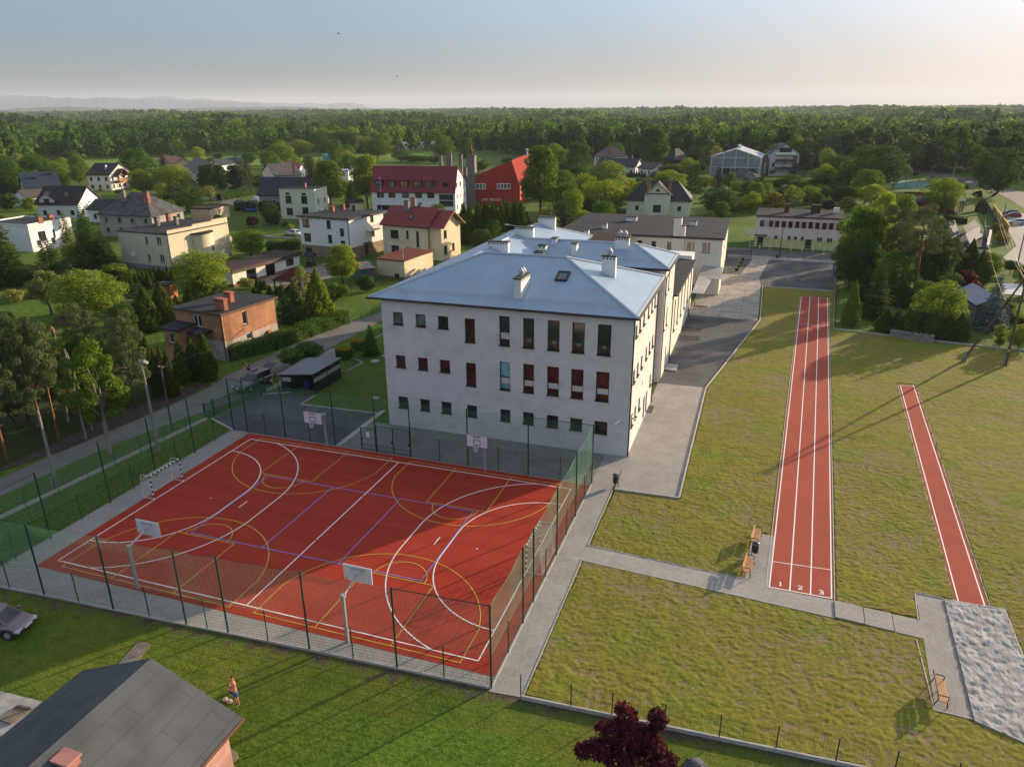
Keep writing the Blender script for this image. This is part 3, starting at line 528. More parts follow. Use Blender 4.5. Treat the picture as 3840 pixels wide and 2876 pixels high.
def rect3(A,B,C):
    A,B,C=[np.asarray(p[:2],float) for p in(A,B,C)]; u=B-A; W=np.linalg.norm(u); u/=W; v=np.array([-u[1],u[0]]); D=(C-A)@v
    if D<0: v=-v; D=-D
    return A,u,v,W,D
class House:
    def __init__(s,name,label,cat,A,B,C,ze,over=.35,wallm=PL_W,group=None,base=None,z0=0.,D=None,W=None):
        A,u,v,W_,D_=rect3(A,B,C); W=W or W_; D=D or D_
        s.ze=ze; s.over=over; s.u,s.v=u,v; s.eA=A; s.eW,s.eD=W,D; s.A=A+(u+v)*over; s.W=W-2*over; s.D=D-2*over
        s.rz=math.atan2(u[1],u[0]); s.root=thing(name,label,cat,(*s.A,z0),0.,group); s.wallm=wallm; s.base=base
        c=[s.A,s.A+u*s.W,s.A+u*s.W+v*s.D,s.A+v*s.D]; s.c=c
        cw=u[0]*v[1]-u[1]*v[0]>0
        # faces run so that outward n = (u.y,-u.x)
        if cw: s.F=[Face(c[0],u,s.W),Face(c[3],-v,s.D),Face(c[2],-u,s.W),Face(c[1],v,s.D)]
        else: s.F=[Face(c[1],-u,s.W),Face(c[0],v,s.D),Face(c[3],u,s.W),Face(c[2],-v,s.D)]
        s.ops=[[],[],[],[]]; s.wins=[]
    def P(s,a,b,z): q=s.eA+s.u*a+s.v*b; return np.array([q[0],q[1],z])        # in eave coordinates
    def win(s,f,r,pts,w,h,**kw):
        for p in pts:
            a,z=s.F[f].hit(r,*p); s.winat(f,a,z,w,h,**kw)
    def winat(s,f,a,z,w,h,**kw):
        L=s.F[f].L; a=min(max(a,w/2+.15),L-w/2-.15); o=(a-w/2,a+w/2,max(.05,z-h/2),z+h/2); s.ops[f].append(o); s.wins.append((f,o,kw))
    def auto(s,f,zs,step=3.2,w=1.1,h=1.3,**kw):
        n=max(1,int(s.F[f].L/step))
        for z in zs:
            for i in range(n): s.winat(f,(i+.5)*s.F[f].L/n,z,w,h,**kw)
    def walls(s,ztop=None,gable=None,zb=None):
        ztop=ztop or s.ze; b=MB()
        for i in range(4): b.mat(0); wall(b,s.F[i],-.3,ztop,s.ops[i])
        if gable:
            ax,zr,off=gable
            for i in ((1,3) if ax=='u' else (0,2)):
                F=s.F[i]; b.poly([F.p(0,ztop),F.p(F.L,ztop),F.p(F.L/2,zr-off)])
        w=b.build('wall',s.wallm,s.root); s.wo=w
        for f,o,kw in s.wins: window(s.F[f],o,s.root,**kw)
        if s.base:
            hb,mb=s.base; k=MB()
            for i in range(4):
                ops=[(o[0]-.02,o[1]+.02,o[2]-.02,o[3]+.02) for o in s.ops[i]]; F=s.F[i]; G=Face((F.o+F.n*.03)[:2]-F.u[:2]*.03,F.u[:2],F.L+.06); wall(k,G,-.3,hb,[(o[0]+.03,o[1]+.03,o[2],o[3]) for o in ops if o[2]<hb],.035)
            k.build('plinth',mb,s.root)
        return s
    def flat(s,m=BIT,th=.25,rise=0.,trim=DK,slope=(0,0)):     # flat felt roof with a rim
        z=s.ze; W,D=s.eW,s.eD; q=[s.P(0,0,z),s.P(W,0,z+slope[0]),s.P(W,D,z+slope[0]+slope[1]),s.P(0,D,z+slope[1])]
        s.roof=solid_roof('roof',[q],[m,trim],s.root,th); return s
    def gable(s,ax,rise,m,trim=BROWN,th=.2):
        W,D,z=s.eW,s.eD,s.ze
        if ax=='u': P=[[s.P(0,0,z),s.P(W,0,z),s.P(W,D/2,z+rise),s.P(0,D/2,z+rise)],[s.P(W,D,z),s.P(0,D,z),s.P(0,D/2,z+rise),s.P(W,D/2,z+rise)]]
        else: P=[[s.P(0,0,z),s.P(W/2,0,z+rise),s.P(W/2,D,z+rise),s.P(0,D,z)],[s.P(W,0,z),s.P(W,D,z),s.P(W/2,D,z+rise),s.P(W/2,0,z+rise)]]
        s.roof=solid_roof('roof',P,[m,trim],s.root,th); s.rise=rise
        k=D if ax=='u' else W; s.walls(z+rise*2*s.over/k-th,(ax,z+rise,th*1.02)); return s
    def hip(s,rise,m,trim=BROWN,ins=None,th=.2,ax=None):
        W,D,z=s.eW,s.eD,s.ze; ax=ax or('u' if W>=D else 'v')
        if ax=='u':
            i=ins if ins is not None else D/2; r0,r1=s.P(i,D/2,z+rise),s.P(W-i,D/2,z+rise); c=[s.P(0,0,z),s.P(W,0,z),s.P(W,D,z),s.P(0,D,z)]
            P=[[c[0],c[1],r1,r0],[c[1],c[2],r1],[c[2],c[3],r0,r1],[c[3],c[0],r0]]
        else:
            i=ins if ins is not None else W/2; r0,r1=s.P(W/2,i,z+rise),s.P(W/2,D-i,z+rise); c=[s.P(0,0,z),s.P(W,0,z),s.P(W,D,z),s.P(0,D,z)]
            P=[[c[0],c[1],r0],[c[1],c[2],r1,r0],[c[2],c[3],r1],[c[3],c[0],r0,r1]]
        if np.linalg.norm(r0-r1)<.05: P=[[p for k,p in enumerate(q) if k<3] for q in P]
        s.roof=solid_roof('roof',P,[m,trim],s.root,th); s.walls(z+rise*2*s.over/min(W,D)-th); return s
# ------------------------------------------------------------------ the school
def school():
    root=thing('school_building','large pale grey three storey school with pale blue metal hip roofs behind the red court','school',(10.5,27.15,0))
    ZT=12.15; F=Face((10.5,27.15),(1,0),22.8); R=Face((33.3,27.15),(0,1),13.4)
    wins=[]
    xs=[11.62,13.86,16.02,18.56,21.76,23.91,26.08,28.2,30.36]; ww=[.98,.98,1.0,.96,.96,.99,1.05,1.08,1.13]
    xs=[x-10.5 for x in xs]
    gl={0:[GLASS_G,GLASS_G,GLASS,GLASS_R,GLASS,GLASS,GLASS,GLASS,GLASS],1:[GLASS_R,GLASS_R,GLASS_R,GLASS_R,GLASS_C,GLASS_R,GLASS_R,GLASS_R,GLASS_R],2:[GLASS]*9}
    fo=[]
    for i,(x,w) in enumerate(zip(xs,ww)):
        fo.append((0,i,(x,x+w,9.98 if i<3 else 8.97,11.12 if i<4 else 11.59))); fo.append((1,i,(x,x+w,5.9 if i<3 else 4.88,7.06 if i<4 else 7.5))); fo.append((2,i,(x,x+w,1.88,3.0)))
    ro=[]
    for k,y in enumerate((28.1,29.95,32.0,34.6,36.6,38.6)):
        for s,(a,c) in enumerate(((10.32,11.36),(6.3,7.48),(2.27,3.45))):
            if s==2 and k in(3,4): continue
            ro.append((s,k,(y-27.15,y-27.15+.95,a,c)))
    doors=[(7.95,8.95,.1,2.4),(9.45,10.45,.1,2.4)]
    b=MB(); wall(b,F,-.2,ZT,[o for _,_,o in fo],.22); wall(b,R,-.2,ZT,[o for _,_,o in ro]+doors,.22)
    wall(b,Face((32.65,40.55),(0,1),5.8),-.2,ZT); wall(b,Face((33.3,40.55),(-1,0),.66),-.2,ZT)
    wall(b,Face((10.5,80),(0,-1),52.85),-.2,ZT); 
    b.build('wall',PL_SCH,root)
    for s,i,o in fo:
        kw=dict(trans=(.45,) if (s<2 and i>2) else (), frame=BROWN, depth=.19, glass=gl[s][i], sill=DK)
        if s==1 and i>3: kw['curtain']=(.2,.4)
        if s==0 and i==4: kw['curtain']=(.2,.45)
        w=window(F,o,root,**kw)
        if s==0 and i>4:      # paper carrots on the lower panes
            c=MB(); 
            for q in(-.08,.1):
                x=(o[0]+o[1])/2+q; z=o[2]+.62; c.mat(0).poly([F.p(x-.05,z,-.18),F.p(x+.05*0+.0,z-.26,-.18),F.p(x+.05,z,-.18)]); c.mat(1).poly([F.p(x-.07,z+.17,-.181),F.p(x-.03,z,-.181),F.p(x+.03,z,-.181),F.p(x+.08,z+.2,-.181),F.p(x,z+.1,-.181)])
            c.build('paper_cutout',[M('orange_paper',(.6,.26,.05),.8),M('green_paper',(.12,.45,.28),.8)],w)
    for s,k,o in ro: window(R,o,root,frame=BROWN,depth=.19,glass=GLASS,sill=DK)
    for o in doors: window(R,o,root,frame=BROWN,depth=.15,glass=GLASS,sill=None,name='door',fw=.12)
    # second block, gym and rear wing walls
    b=MB(); F2=Face((10.5,46.3),(1,0),22.8); wall(b,F2,-.2,12.35); R2=Face((33.3,46.3),(0,1),7.9)
    o2=[(y,y+.85,a,c) for y,a,c in ((.45,9.6,11.3),(2.45,9.7,11.4),(.5,5.65,7.7),(2.7,5.65,7.7),(4.1,.1,2.75))]
    wall(b,R2,-.2,12.35,o2,.2); wall(b,Face((33.3,54.2),(-1,0),22.8),-.2,12.35); b.build('wall',PL_SCH,root)
    for o in o2: window(R2,o,root,frame=BROWN,depth=.17,sill=DK,name='window' if o[2]>1 else 'door')
    b=MB(); G=Face((33.3,54.2),(0,1),21.6); go=[(y-54.2,y-54.2+1.45,2.72,6.68) for y in (56.75,60.3,63.95,67.9,71.75)]
    wall(b,G,-.2,7.9,go,.3); wall(b,Face((33.3,75.8),(-1,0),12),-.2,7.9); b.build('wall',PL_WARM,root)
    for o in go: window(G,o,root,frame=WHITE,depth=.27,trans=(.33,.66),mull=(.5,),fw=.06,glass=m_glass('sports_hall_glass',(.10,.11,.11),.15))
    solid_roof('roof',[[(21,54.3,7.9),(33.75,54.3,7.95),(33.75,76.3,7.95),(21,76.3,8.3)]],[BIT,BROWN],root,.22)
    # metal hip roofs
    def hipr(x0,x1,y0,y1,ze,zr,rl,rr,ry,name='roof'):
        a=[(x0,y0,ze),(x1,y0,ze),(x1,y1,ze),(x0,y1,ze)]; l,r=(rl,ry,zr),(rr,ry,zr)
        return solid_roof(name,[[a[0],a[1],r,l],[a[1],a[2],r],[a[2],a[3],l,r],[a[3],a[0],l]],[SHEET,BROWN],root,.18)
    r1=hipr(9.4,33.62,26.9,43.1,12.4,15.35,17.5,25.52,35.)
    r2=hipr(12.8,33.55,46.1,54.8,12.55,14.25,17.15,29.2,50.45)
    r3=solid_roof('roof',[[(9.41,36,12.38),(9.41,65.6,12.38),(15.26,59.7,14.51),(15.26,36,14.51)],[(21.11,65.6,12.38),(21.11,36,12.38),(15.26,36,14.51),(15.26,59.7,14.51)],[(9.41,65.6,12.38),(21.11,65.6,12.38),(15.26,59.7,14.51)]],[SHEET,BROWN],root,.18)
    # ridge and hip flashings, snow rails, gutters
    RID=M('pale_flashing',(.47,.51,.56),.4,.05); fl=MB()
    for p,q in (((9.4,26.9,12.42),(17.5,35,15.37)),((17.5,35,15.37),(25.52,35,15.37)),((33.62,26.9,12.42),(25.52,35,15.37)),((33.62,43.1,12.42),(25.52,35,15.37)),((33.55,46.1,12.57),(29.2,50.45,14.27)),((33.55,54.8,12.57),(29.2,50.45,14.27)),((17.15,50.45,14.27),(29.2,50.45,14.27)),((15.26,41,14.53),(15.26,59.7,14.53)),((15.26,59.7,14.53),(21.11,65.6,12.4)),((15.26,59.7,14.53),(9.41,65.6,12.4))): fl.tube([p,q],.13,5)
    fl.tube([(33.5,26.95,12.43),(33.5,43.05,12.43)],.14,4); fl.tube([(33.43,46.2,12.58),(33.43,54.7,12.58)],.14,4)
    fl.build('flashing',RID,root)
    g=MB()
    for p,q in (((9.2,26.82,12.3),(33.7,26.82,12.3)),((33.72,26.82,12.3),(33.72,43.1,12.3)),((12.8,46.0,12.42),(33.65,46.0,12.42)),((33.66,46,12.42),(33.66,54.8,12.42)),((9.3,26.9,12.3),(9.3,65.6,12.3)),((33.85,54.4,7.85),(33.85,76.2,7.85))): g.tube([p,q],.085,6)
    g.build('gutter',BROWN,root)
    sn=MB()
    for y,z0 in ((28.0,12.8),(28.25,12.9)):
        sn.tube([(11.5,y,z0+.16),(32.3,y,z0+.16)],.012,4,False)
        for x in np.arange(12,32.3,1.45): sn.tube([(x,y,z0),(x,y,z0+.17)],.012,4,False)
    for x0,x1,y,z0 in ((27,32.6,47.0,12.9),): 
        sn.tube([(x0,y,z0+.16),(x1,y,z0+.16)],.012,4,False); sn.tube([(x0,y+.25,z0+.26),(x1,y+.25,z0+.26)],.012,4,False)
    sn.build('snow_guard',GALV,root)
    sk=MB(); U=np.array([1,0,0]); V=np.array([0,1,.364]); V=V/np.linalg.norm(V); N=np.cross(U,V); c=np.array([26.05,31.9,14.22])+N*.08; sk.mat(0)
    for s in(-1,1): sk.obox(c+U*s*.47,(U,V,N),(.07,.72,.1)); sk.obox(c+V*s*.68,(U,V,N),(.40,.06,.1))
    k=sk.build('skylight',BROWN,root); p=MB(); p.poly([c+U*a*.41+V*d*.63+N*.02 for a,d in((-1,-1),(1,-1),(1,1),(-1,1))]); p.build('pane',GLASS_G,k)
    pipe(root,[(33.36,27.2,12.2),(33.36,27.2,0)],.06); pipe(root,[(33.38,40.4,12.2),(33.38,40.4,0)],.06); pipe(root,[(33.7,46.1,12.3),(33.38,46.35,11.5),(33.38,46.35,0)],.06); pipe(root,[(33.38,54.1,7.8),(33.38,54.1,0)],.06); pipe(root,[(33.38,75.7,7.8),(33.38,75.7,0)],.06)
    # chimneys
    for x,y,z0,z1,w,d,n in ((23.08,29.5,12.6,14.7,.62,2.6,2),(29.45,35.4,13.2,15.7,1.25,.55,1),(28,49.6,13.3,15.1,1.5,.6,2),(23.1,48.1,12.9,14.5,.55,1.0,0),(19.5,47.9,12.8,14.1,.85,.8,0),(20.3,50.0,13.4,14.6,.55,.9,0),(16.2,51.6,13.6,15.4,2.2,.55,0),(16.1,42.9,13.6,15.15,2.3,.55,0),(19.4,47.0,12.6,13.5,1.0,.9,0),(16.3,60.6,13.6,15.4,2.2,.55,0)):
        chimney(root,x,y,z0,z1,w,d,0.,CHIMW,CAPM,n)
    # cameras under the eaves and on the corner
    for P,D in (((32.6,27.0,3.35),(-.5,-.55,-.2)),((33.5,27.4,3.6),(.5,-.2,-.1))):
        c=MB(); P=np.array(P); c.tube([P,P+np.array(D)*.8],.09,8); c.tube([P,P+np.array((0,.2,.05))],.03,5); c.build('security_camera',WHITE,root)
    s=MB(); s.obox((33.32,34.0,4.4),((0,1,0),(1,0,0),(0,0,1)),(.25,.02,.4)); s.build('wall_plate',WHITE,root)
    # rear wing with the felt roof
    wb=MB(); A=(8.3,95.5); FW=Face(A,(1,0),28.0); wo=[]
    for p,q in ((30.5,5.55),(33.0,5.58)): wo.append((p-8.3,p-8.3+1.43,q,q+1.72))
    for p in (27.2,24.6,22.2): wo.append((p-8.3,p-8.3+.9,5.4,7.1))
    RW=Face((36.3,95.5),(-.014,1),23.); rw=[(y,y+.9,z,z+1.2) for y in(8,14) for z in(1.5,5.2)]
    wall(wb,FW,-.2,7.9,wo,.2); wall(wb,RW,-.2,7.9,rw,.2); wall(wb,Face((36,118.5),(-1,0),28),-.2,7.9); wall(wb,Face((8.3,118.5),(0,-1),23),-.2,7.9); wall(wb,Face((20.5,86),(0,1),9.5),-.2,7.9); wall(wb,Face((8.3,86),(1,0),12.2),-.2,7.9); wall(wb,Face((8.3,95.5),(0,-1),9.5),-.2,7.9)
    wb.build('wall',PL_WARM,root)
    for o in wo: window(FW,o,root,mull=(.62,) if o[1]-o[0]>1.2 else (),glass=m_glass('warm_curtain_glass',(.12,.09,.075),.12) if o[1]-o[0]>1.2 else GLASS)
    for o in rw: window(RW,o,root)
    solid_roof('roof',[[(8.2,95.2,8.1),(36.6,95.2,8.1),(36.25,118.8,8.25),(8.2,118.8,8.25)]],[BIT,DK],root,.35)
    solid_roof('roof',[[(8.2,85.6,7.8),(20.8,85.6,7.5),(21.3,95.1,8.105),(8.2,95.1,8.105)]],[BITB,BROWN],root,.3)
    sb=MB(); sb.obox((22.4,95.15,7.7),((1,0,0),(0,1,0),(0,0,1)),(0,0,0)) if 0 else None
    c=MB(); c.prism([(28.2,95.2),(29.45,95.2),(29.45,96.4),(28.2,96.4)],2,11.1); c.prism([(29.452,95.25),(30.1,95.25),(30.1,96.3),(29.452,96.3)],2,9.8); o=c.build('chimney',PL_WARM,root)
    c=MB(); c.box((28.82,95.8,11.17),(1.4,1.35,.14)); c.box((29.78,95.78,9.87),(.72,1.2,.14)); c.build('cap',DK,o)
    for x,y,w in ((18.6,110.2,2.0),(30.2,108,1.3),(15.6,100,.9),(14.2,92,.8)): chimney(root,x,y,7.8,9.1,w,.7,0,CHIMW,CAPM)
    # porch
    pf=Face((33.2,89.35),(1,0),3.4); b=MB(); wall(b,pf,-.1,2.75); wall(b,Face((36.6,89.35),(0,1),6.1),-.1,2.75); b.build('porch_wall',PL_WARM,root)
    SH=m_trapez('weathered_sheet_roof',(.30,.29,.29),.25,.5,.4,.0,.2)
    solid_roof('porch_roof',[[(33.4,89.0,2.75),(36.9,89.0,2.75),(36.7,95.45,3.35),(33.4,95.45,3.35)]],[SH,WHITE],root,.12)
    solid_roof('porch_roof',[[(33.35,79.5,2.5),(34.9,80.0,2.35),(35.4,88.95,2.6),(33.35,88.95,2.9)]],[SH,WHITE],root,.12)
    # yellow sheet box roof between
    cb=MB(); cb.prism([(24.6,76.6),(33.2,76.6),(33.2,80),(24.6,80)],-.1,8.4); cb.build('stair_wall',PL_W,root)
    for f in (root,): pass
school()
# ------------------------------------------------------------------ fences
NETM=M('green_net_cord',(.12,.26,.17),.8,.1); WIRE=M('green_fence_wire',(.02,.075,.05),.5,.1)
def panel(b,p,q,z0,z1,dv=.1,dh=.2,r=.005,rh=.007):
    p=np.asarray(p,float);q=np.asarray(q,float); L=np.linalg.norm(q-p); d=(q-p)/L
    for i in range(1,int(L/dv)): a=p+d*i*dv; b.tube([(*a,z0),(*a,z1)],r,3,False)
    for z in np.arange(z0+.05,z1+.01,dh): b.tube([(*p,z),(*q,z)],rh,3,False)
def net(b,p,q,z0,z1,s=.15,r=.008):
    p=np.asarray(p,float);q=np.asarray(q,float); L=np.linalg.norm(q-p); d=(q-p)/L; n=np.array([-d[1],d[0]])
    nx=int(L/s); nz=int((z1-z0)/s); top=lambda t:-.09*abs(math.sin(t*math.pi*max(1,round(L/2.6))))
    for i in range(nx+1):
        t=i/nx; a=p+(q-p)*t; b.tube([(*a,z0),(*(a+n*.05*math.sin(9*t)),z1+top(t))],r,3,False)
    for k in range(nz+1):
        w=k/nz; pts=[]
        for i in range(0,13): t=i/12; a=p+(q-p)*t; pts.append((*(a+n*.05*w*math.sin(9*t)),z0+(z1+top(t)-z0)*w))
        b.tube(pts,r*(1.6 if k in(0,nz) else 1),3,False)
def post(root,p,h,r=.045,name='post',m=None,z=-.05,n=8):
    b=MB(); b.tube([(p[0],p[1],z),(p[0],p[1],h)],r,n); b.tube([(p[0],p[1],h),(p[0],p[1],h+.03)],r*1.15,n); return b.build(name,m or GREEN_P,root)
def court_fence():
    root=thing('court_fence','tall green steel mesh fence with ball nets around the red court','fence',(31.5,21.45,0))
    tall=[(-2.75,-3.45),(2.5,-3.13),(7.7,-2.85),(12.9,-2.6),(15.7,-2.42),(20.9,-2.12),(26.2,-1.88),(31.5,-1.62),(31.5,3.7),(31.5,5.75),(31.5,11),(31.5,16.2),(31.5,21.47),(26.2,21.44),(20.9,21.42),(15.6,21.42),(12.25,21.42),(8.1,21.4),(2.9,21.38),(-1.2,21.35),(-2.8,21.35),(-2.8,16.2),(-2.8,11.7),(-2.85,7.1),(-2.85,1.9)]
    short=[(-.2,-3.3),(5.1,-2.98),(10.3,-2.72),(14.3,-2.5),(18.3,-2.28),(23.6,-2.0),(28.9,-1.75),(31.5,1.1),(31.5,8.4),(31.5,13.6),(31.5,18.9),(28.9,21.45),(23.6,21.43),(18.3,21.42),(10.8,21.42),(5.5,21.39),(.8,21.36),(-2.8,18.8),(-2.8,14.1),(-2.83,9.4),(-2.85,4.5),(-2.8,-.8)]
    for p in tall: post(root,p,5.15,.055)
    for p in short: post(root,p,2.1,.035)
    n=len(tall)
    for i in range(n):
        p,q=tall[i],tall[(i+1)%n]
        b=MB(); net(b,p,q,2.02 ,5.05); b.build('ball_net',NETM,root)
        if i==15: continue                # the double gate
        if i==16: q=tall[17]; p=(10.8,21.42)
        b=MB(); panel(b,p,q,.08,2.05); b.build('mesh_panel',WIRE,root)
    for p,q in ((0,1),(6,7),(12,13),(19,20),(24,0),(7,8)):
        if (p,q)==(7,8): continue
        b=MB(); b.tube([(*tall[p],5.12),(*tall[q],5.12)],.03,6); b.build('top_rail',GREEN_P,root)
    def gate(x0,x1,h):
        b=MB(); y=21.42
        for p,q in (((x0,y,.1),(x0,y,h)),((x1,y,.1),(x1,y,h)),((x0,y,.1),(x1,y,.1)),((x0,y,h),(x1,y,h)),((x0,y,.55),(x1,y,.55))): b.tube([p,q],.03,6)
        panel(b,(x0,y),(x1,y),.1,h,.1,.2); g=b.build('gate',GREEN_P,root)
        k=MB(); k.box((x1-.06 if x0>12 else x0+.06,y-.05,1.1),(.12,.08,.2)); k.build('lock',BLACK,g); return g
    gate(10.86,12.18,2.1); gate(12.34,13.9,2.45); gate(13.96,15.52,2.45)
    s=MB(); s.box((11.5,21.38,1.55),(.32,.02,.45)); s.build('notice',M('white_paper',(.72,.70,.74),.7,.05),root)
    k=MB()
    for i in range(7): p,q=np.array(tall[i]),np.array(tall[i+1]); k.prism([p+(0,-.06),q+(0,-.06),q+(0,.06),p+(0,.06)],-.1,.09)
    for p,q in (((31.56,-1.7),(31.56,21.4)),): k.prism([(31.44,-1.6),(31.56,-1.6),(31.56,21.4),(31.44,21.4)],-.1,.05)
    k.build('base_kerb',KERB,root)
court_fence()
def linefence(name,label,pts,h,step=2.5,kerbh=.2,m=GREEN_P,wire=WIRE,dv=.1,wr=.0022,posts=None,r=.03,z=0,mesh=True,cat='fence',km=None,zs=None):
    root=thing(name,label,cat,(*pts[0],0)); 
    for i in range(len(pts)-1):
        p,q=np.array(pts[i],float),np.array(pts[i+1],float); L=np.linalg.norm(q-p); n=max(1,round(L/step)); d=(q-p)/L; nn=np.array([-d[1],d[0]])*.05
        if posts is None:
            for k in range(n+(i==len(pts)-2)): post(root,p+(q-p)*k/n,h,r,m=m,n=6)
        if mesh: b=MB(); panel(b,p,q,z+kerbh,h-.05,dv,.2,wr,wr*1.4); b.build('mesh_panel',wire,root)
        if kerbh: k=MB(); [k.prism([p+(q-p)*j/n-nn,p+(q-p)*((j+1)/n)-nn-d*.02,p+(q-p)*((j+1)/n)+nn-d*.02,p+(q-p)*j/n+nn],-.2,kerbh) for j in range(n)]; k.build('base_panel',km or KERB,root)
    for p in posts or []: post(root,p,h,r,m=m,n=6)
    return root
ps=[at('B7',*p)[:2] for p in ((100,1170),(455,1240),(745,1300),(1115,1385),(1505,1462))]+[at('B8',*p)[:2] for p in ((230,1520),(705,1625))]
d=(ps[-1]-ps[0])/6; ps+= [ps[-1]+d*k*.98 for k in (1,2,3,4,5,6)]
linefence('garden_fence','low green wire fence on a white concrete base between dry lawn and near garden',[ps[0],ps[4],ps[-1]],1.5,2.5,.22,posts=ps,dv=.15)
ps=[at('B1',*p)[:2] for p in ((230,1160),(510,1025),(765,905),(1000,790),(1220,680),(1425,580),(1615,485))]
linefence('roadside_fence','low green wire fence on a white concrete beam between the road and the court lawn',[(-9.1,-3.2),(-8.7,2.7),(-7.4,17.2),(-6.95,22.6)],1.35,2.5,.28,posts=list(ps)+[(-8.8,.2),(-9,-2)],dv=.12)
linefence('neighbour_fence','dark green wire fence on a concrete base beside the conifer garden',[(56.3,122.3),(52.8,74.1),(59.5,72.9),(71.4,71.1),(75.6,70.7),(77.5,66)],1.4,2.6,.2,dv=.14)
linefence('car_park_fence','low dark wire fence with thin posts at the far end of the gravel car park',[(44.8,122.3),(56.3,122.1)],1.45,2.9,.0,DK,dv=.2)
linefence('meadow_fence','rusty wire fence along the grass plot behind the clipped hedge and the road',[(-10.4,58.5),(-10.0,64),(-9.4,80)],1.3,3.,.0,DK,dv=.12)
linefence('garden_wire_fence','low wire fence around the yard lawn behind the dark bin shelter',[(-4.2,38.6),(-1.2,38.9),(-1.0,42.4),(-4.4,44),(-4.5,60)],1.1,2.2,.12,DK,dv=.12)
linefence('steel_mesh_fence','short green mesh fence between the sliding gate and the bin shelter',[(-6.1,30.4),(-5.2,34),(-4.4,37.8)],1.3,1.9,.0,DK,dv=.08)
def slidegate():
    A,B=np.array((-7.1,22.75)),np.array((-6.05,30.2)); root=thing('sliding_gate','long dark green palisade sliding gate between the road and the gravel yard','gate',(*A,0)); b=MB()
    d=(B-A)/np.linalg.norm(B-A)
    for z in (.15,1.45): b.obox((*((A+B)/2),z),((*d,0),(-d[1],d[0],0),(0,0,1)),(np.linalg.norm(B-A)/2,.03,.04))
    n=70
    for i in range(n+1): p=A+(B-A)*i/n; b.box((*p,.8),(.025,.025,1.3),math.atan2(d[1],d[0]))
    b.build('gate_leaf',GREEN_P,root)
    for p in (A-d*.1,A+d*.95,B-d*.3,B+d*.25): c=MB(); c.box((*p,.85),(.16,.16,1.75)); c.build('post',GREEN_P,root)
slidegate()
# ------------------------------------------------------------------ goals, hoops, benches, bins
def goal(x,s,colr,label):
    root=thing('goal',label,'goal',(x,CW/2,0)); dk,wh=colr; y0,y1=CW/2-1.5,CW/2+1.5
    b=MB()
    def stripe(p,q,n):
        p,q=np.array(p,float),np.array(q,float); ax=(q-p)/np.linalg.norm(q-p); o=np.array([1,0,0]); o2=np.cross(ax,o)
        for i in range(n): b.mat(i%2).obox(p+(q-p)*(i+.5)/n,(ax,o,o2),(np.linalg.norm(q-p)/n/2,.04,.04))
    stripe((x,y0-.04,0),(x,y0-.04,2.04),10); stripe((x,y1+.04,0),(x,y1+.04,2.04),10); stripe((x,y0,2.04),(x,y1,2.04),15); b.build('frame',[wh,dk],root)
    k=MB()
    for y in (y0-.04,y1+.04): k.tube([(x,y,2.03),(x-s*.8,y,2.03),(x-s*.95,y,1.9),(x-s*1.05,y,.05)],.02,6); k.tube([(x-s*1.05,y,.04),(x,y,.04)],.02,6)
    k.tube([(x-s*1.05,y0,.04),(x-s*1.05,y1,.04)],.02,6); k.build('net_support',WHITE,root)
    nb=MB(); N=24
    prof=[(x,2.0),(x-s*.45,1.86),(x-s*.85,1.75),(x-s*.92,1.2),(x-s*1.0,.6),(x-s*1.05,.05)]
    for i in range(N+1): y=y0+(y1-y0)*i/N; nb.tube([(p[0],y,p[1]) for p in prof],.007,3,False)
    for j in range(16):
        t=j/15*(len(prof)-1); a=int(min(t,len(prof)-2)); f=t-a; P=[prof[a][k_]*(1-f)+prof[a+1][k_]*f for k_ in(0,1)]; nb.tube([(P[0],y0,P[1]),(P[0],y1,P[1])],.007,3,False)
    for y in (y0,y1):
        for i in range(1,9): xx=x-s*1.0*i/9; nb.tube([(xx,y,.05),(xx,y,1.95-.3*i/9)],.006,3,False)
        for j in range(14): z=.1+j*.13; nb.tube([(x,y,z),(x-s*(1.05-.05*j/7),y,z)],.006,3,False)
    nb.build('net',M('white_net_cord',(.62,.62,.60),.8,.05),root)
goal(-.02,1,(BLACK,WHITE),'black and white striped goal with a white net on the road side of the court')
goal(CL+.02,-1,(GREEN_P,WHITE),'green and white striped goal with a white net beside the paved path')
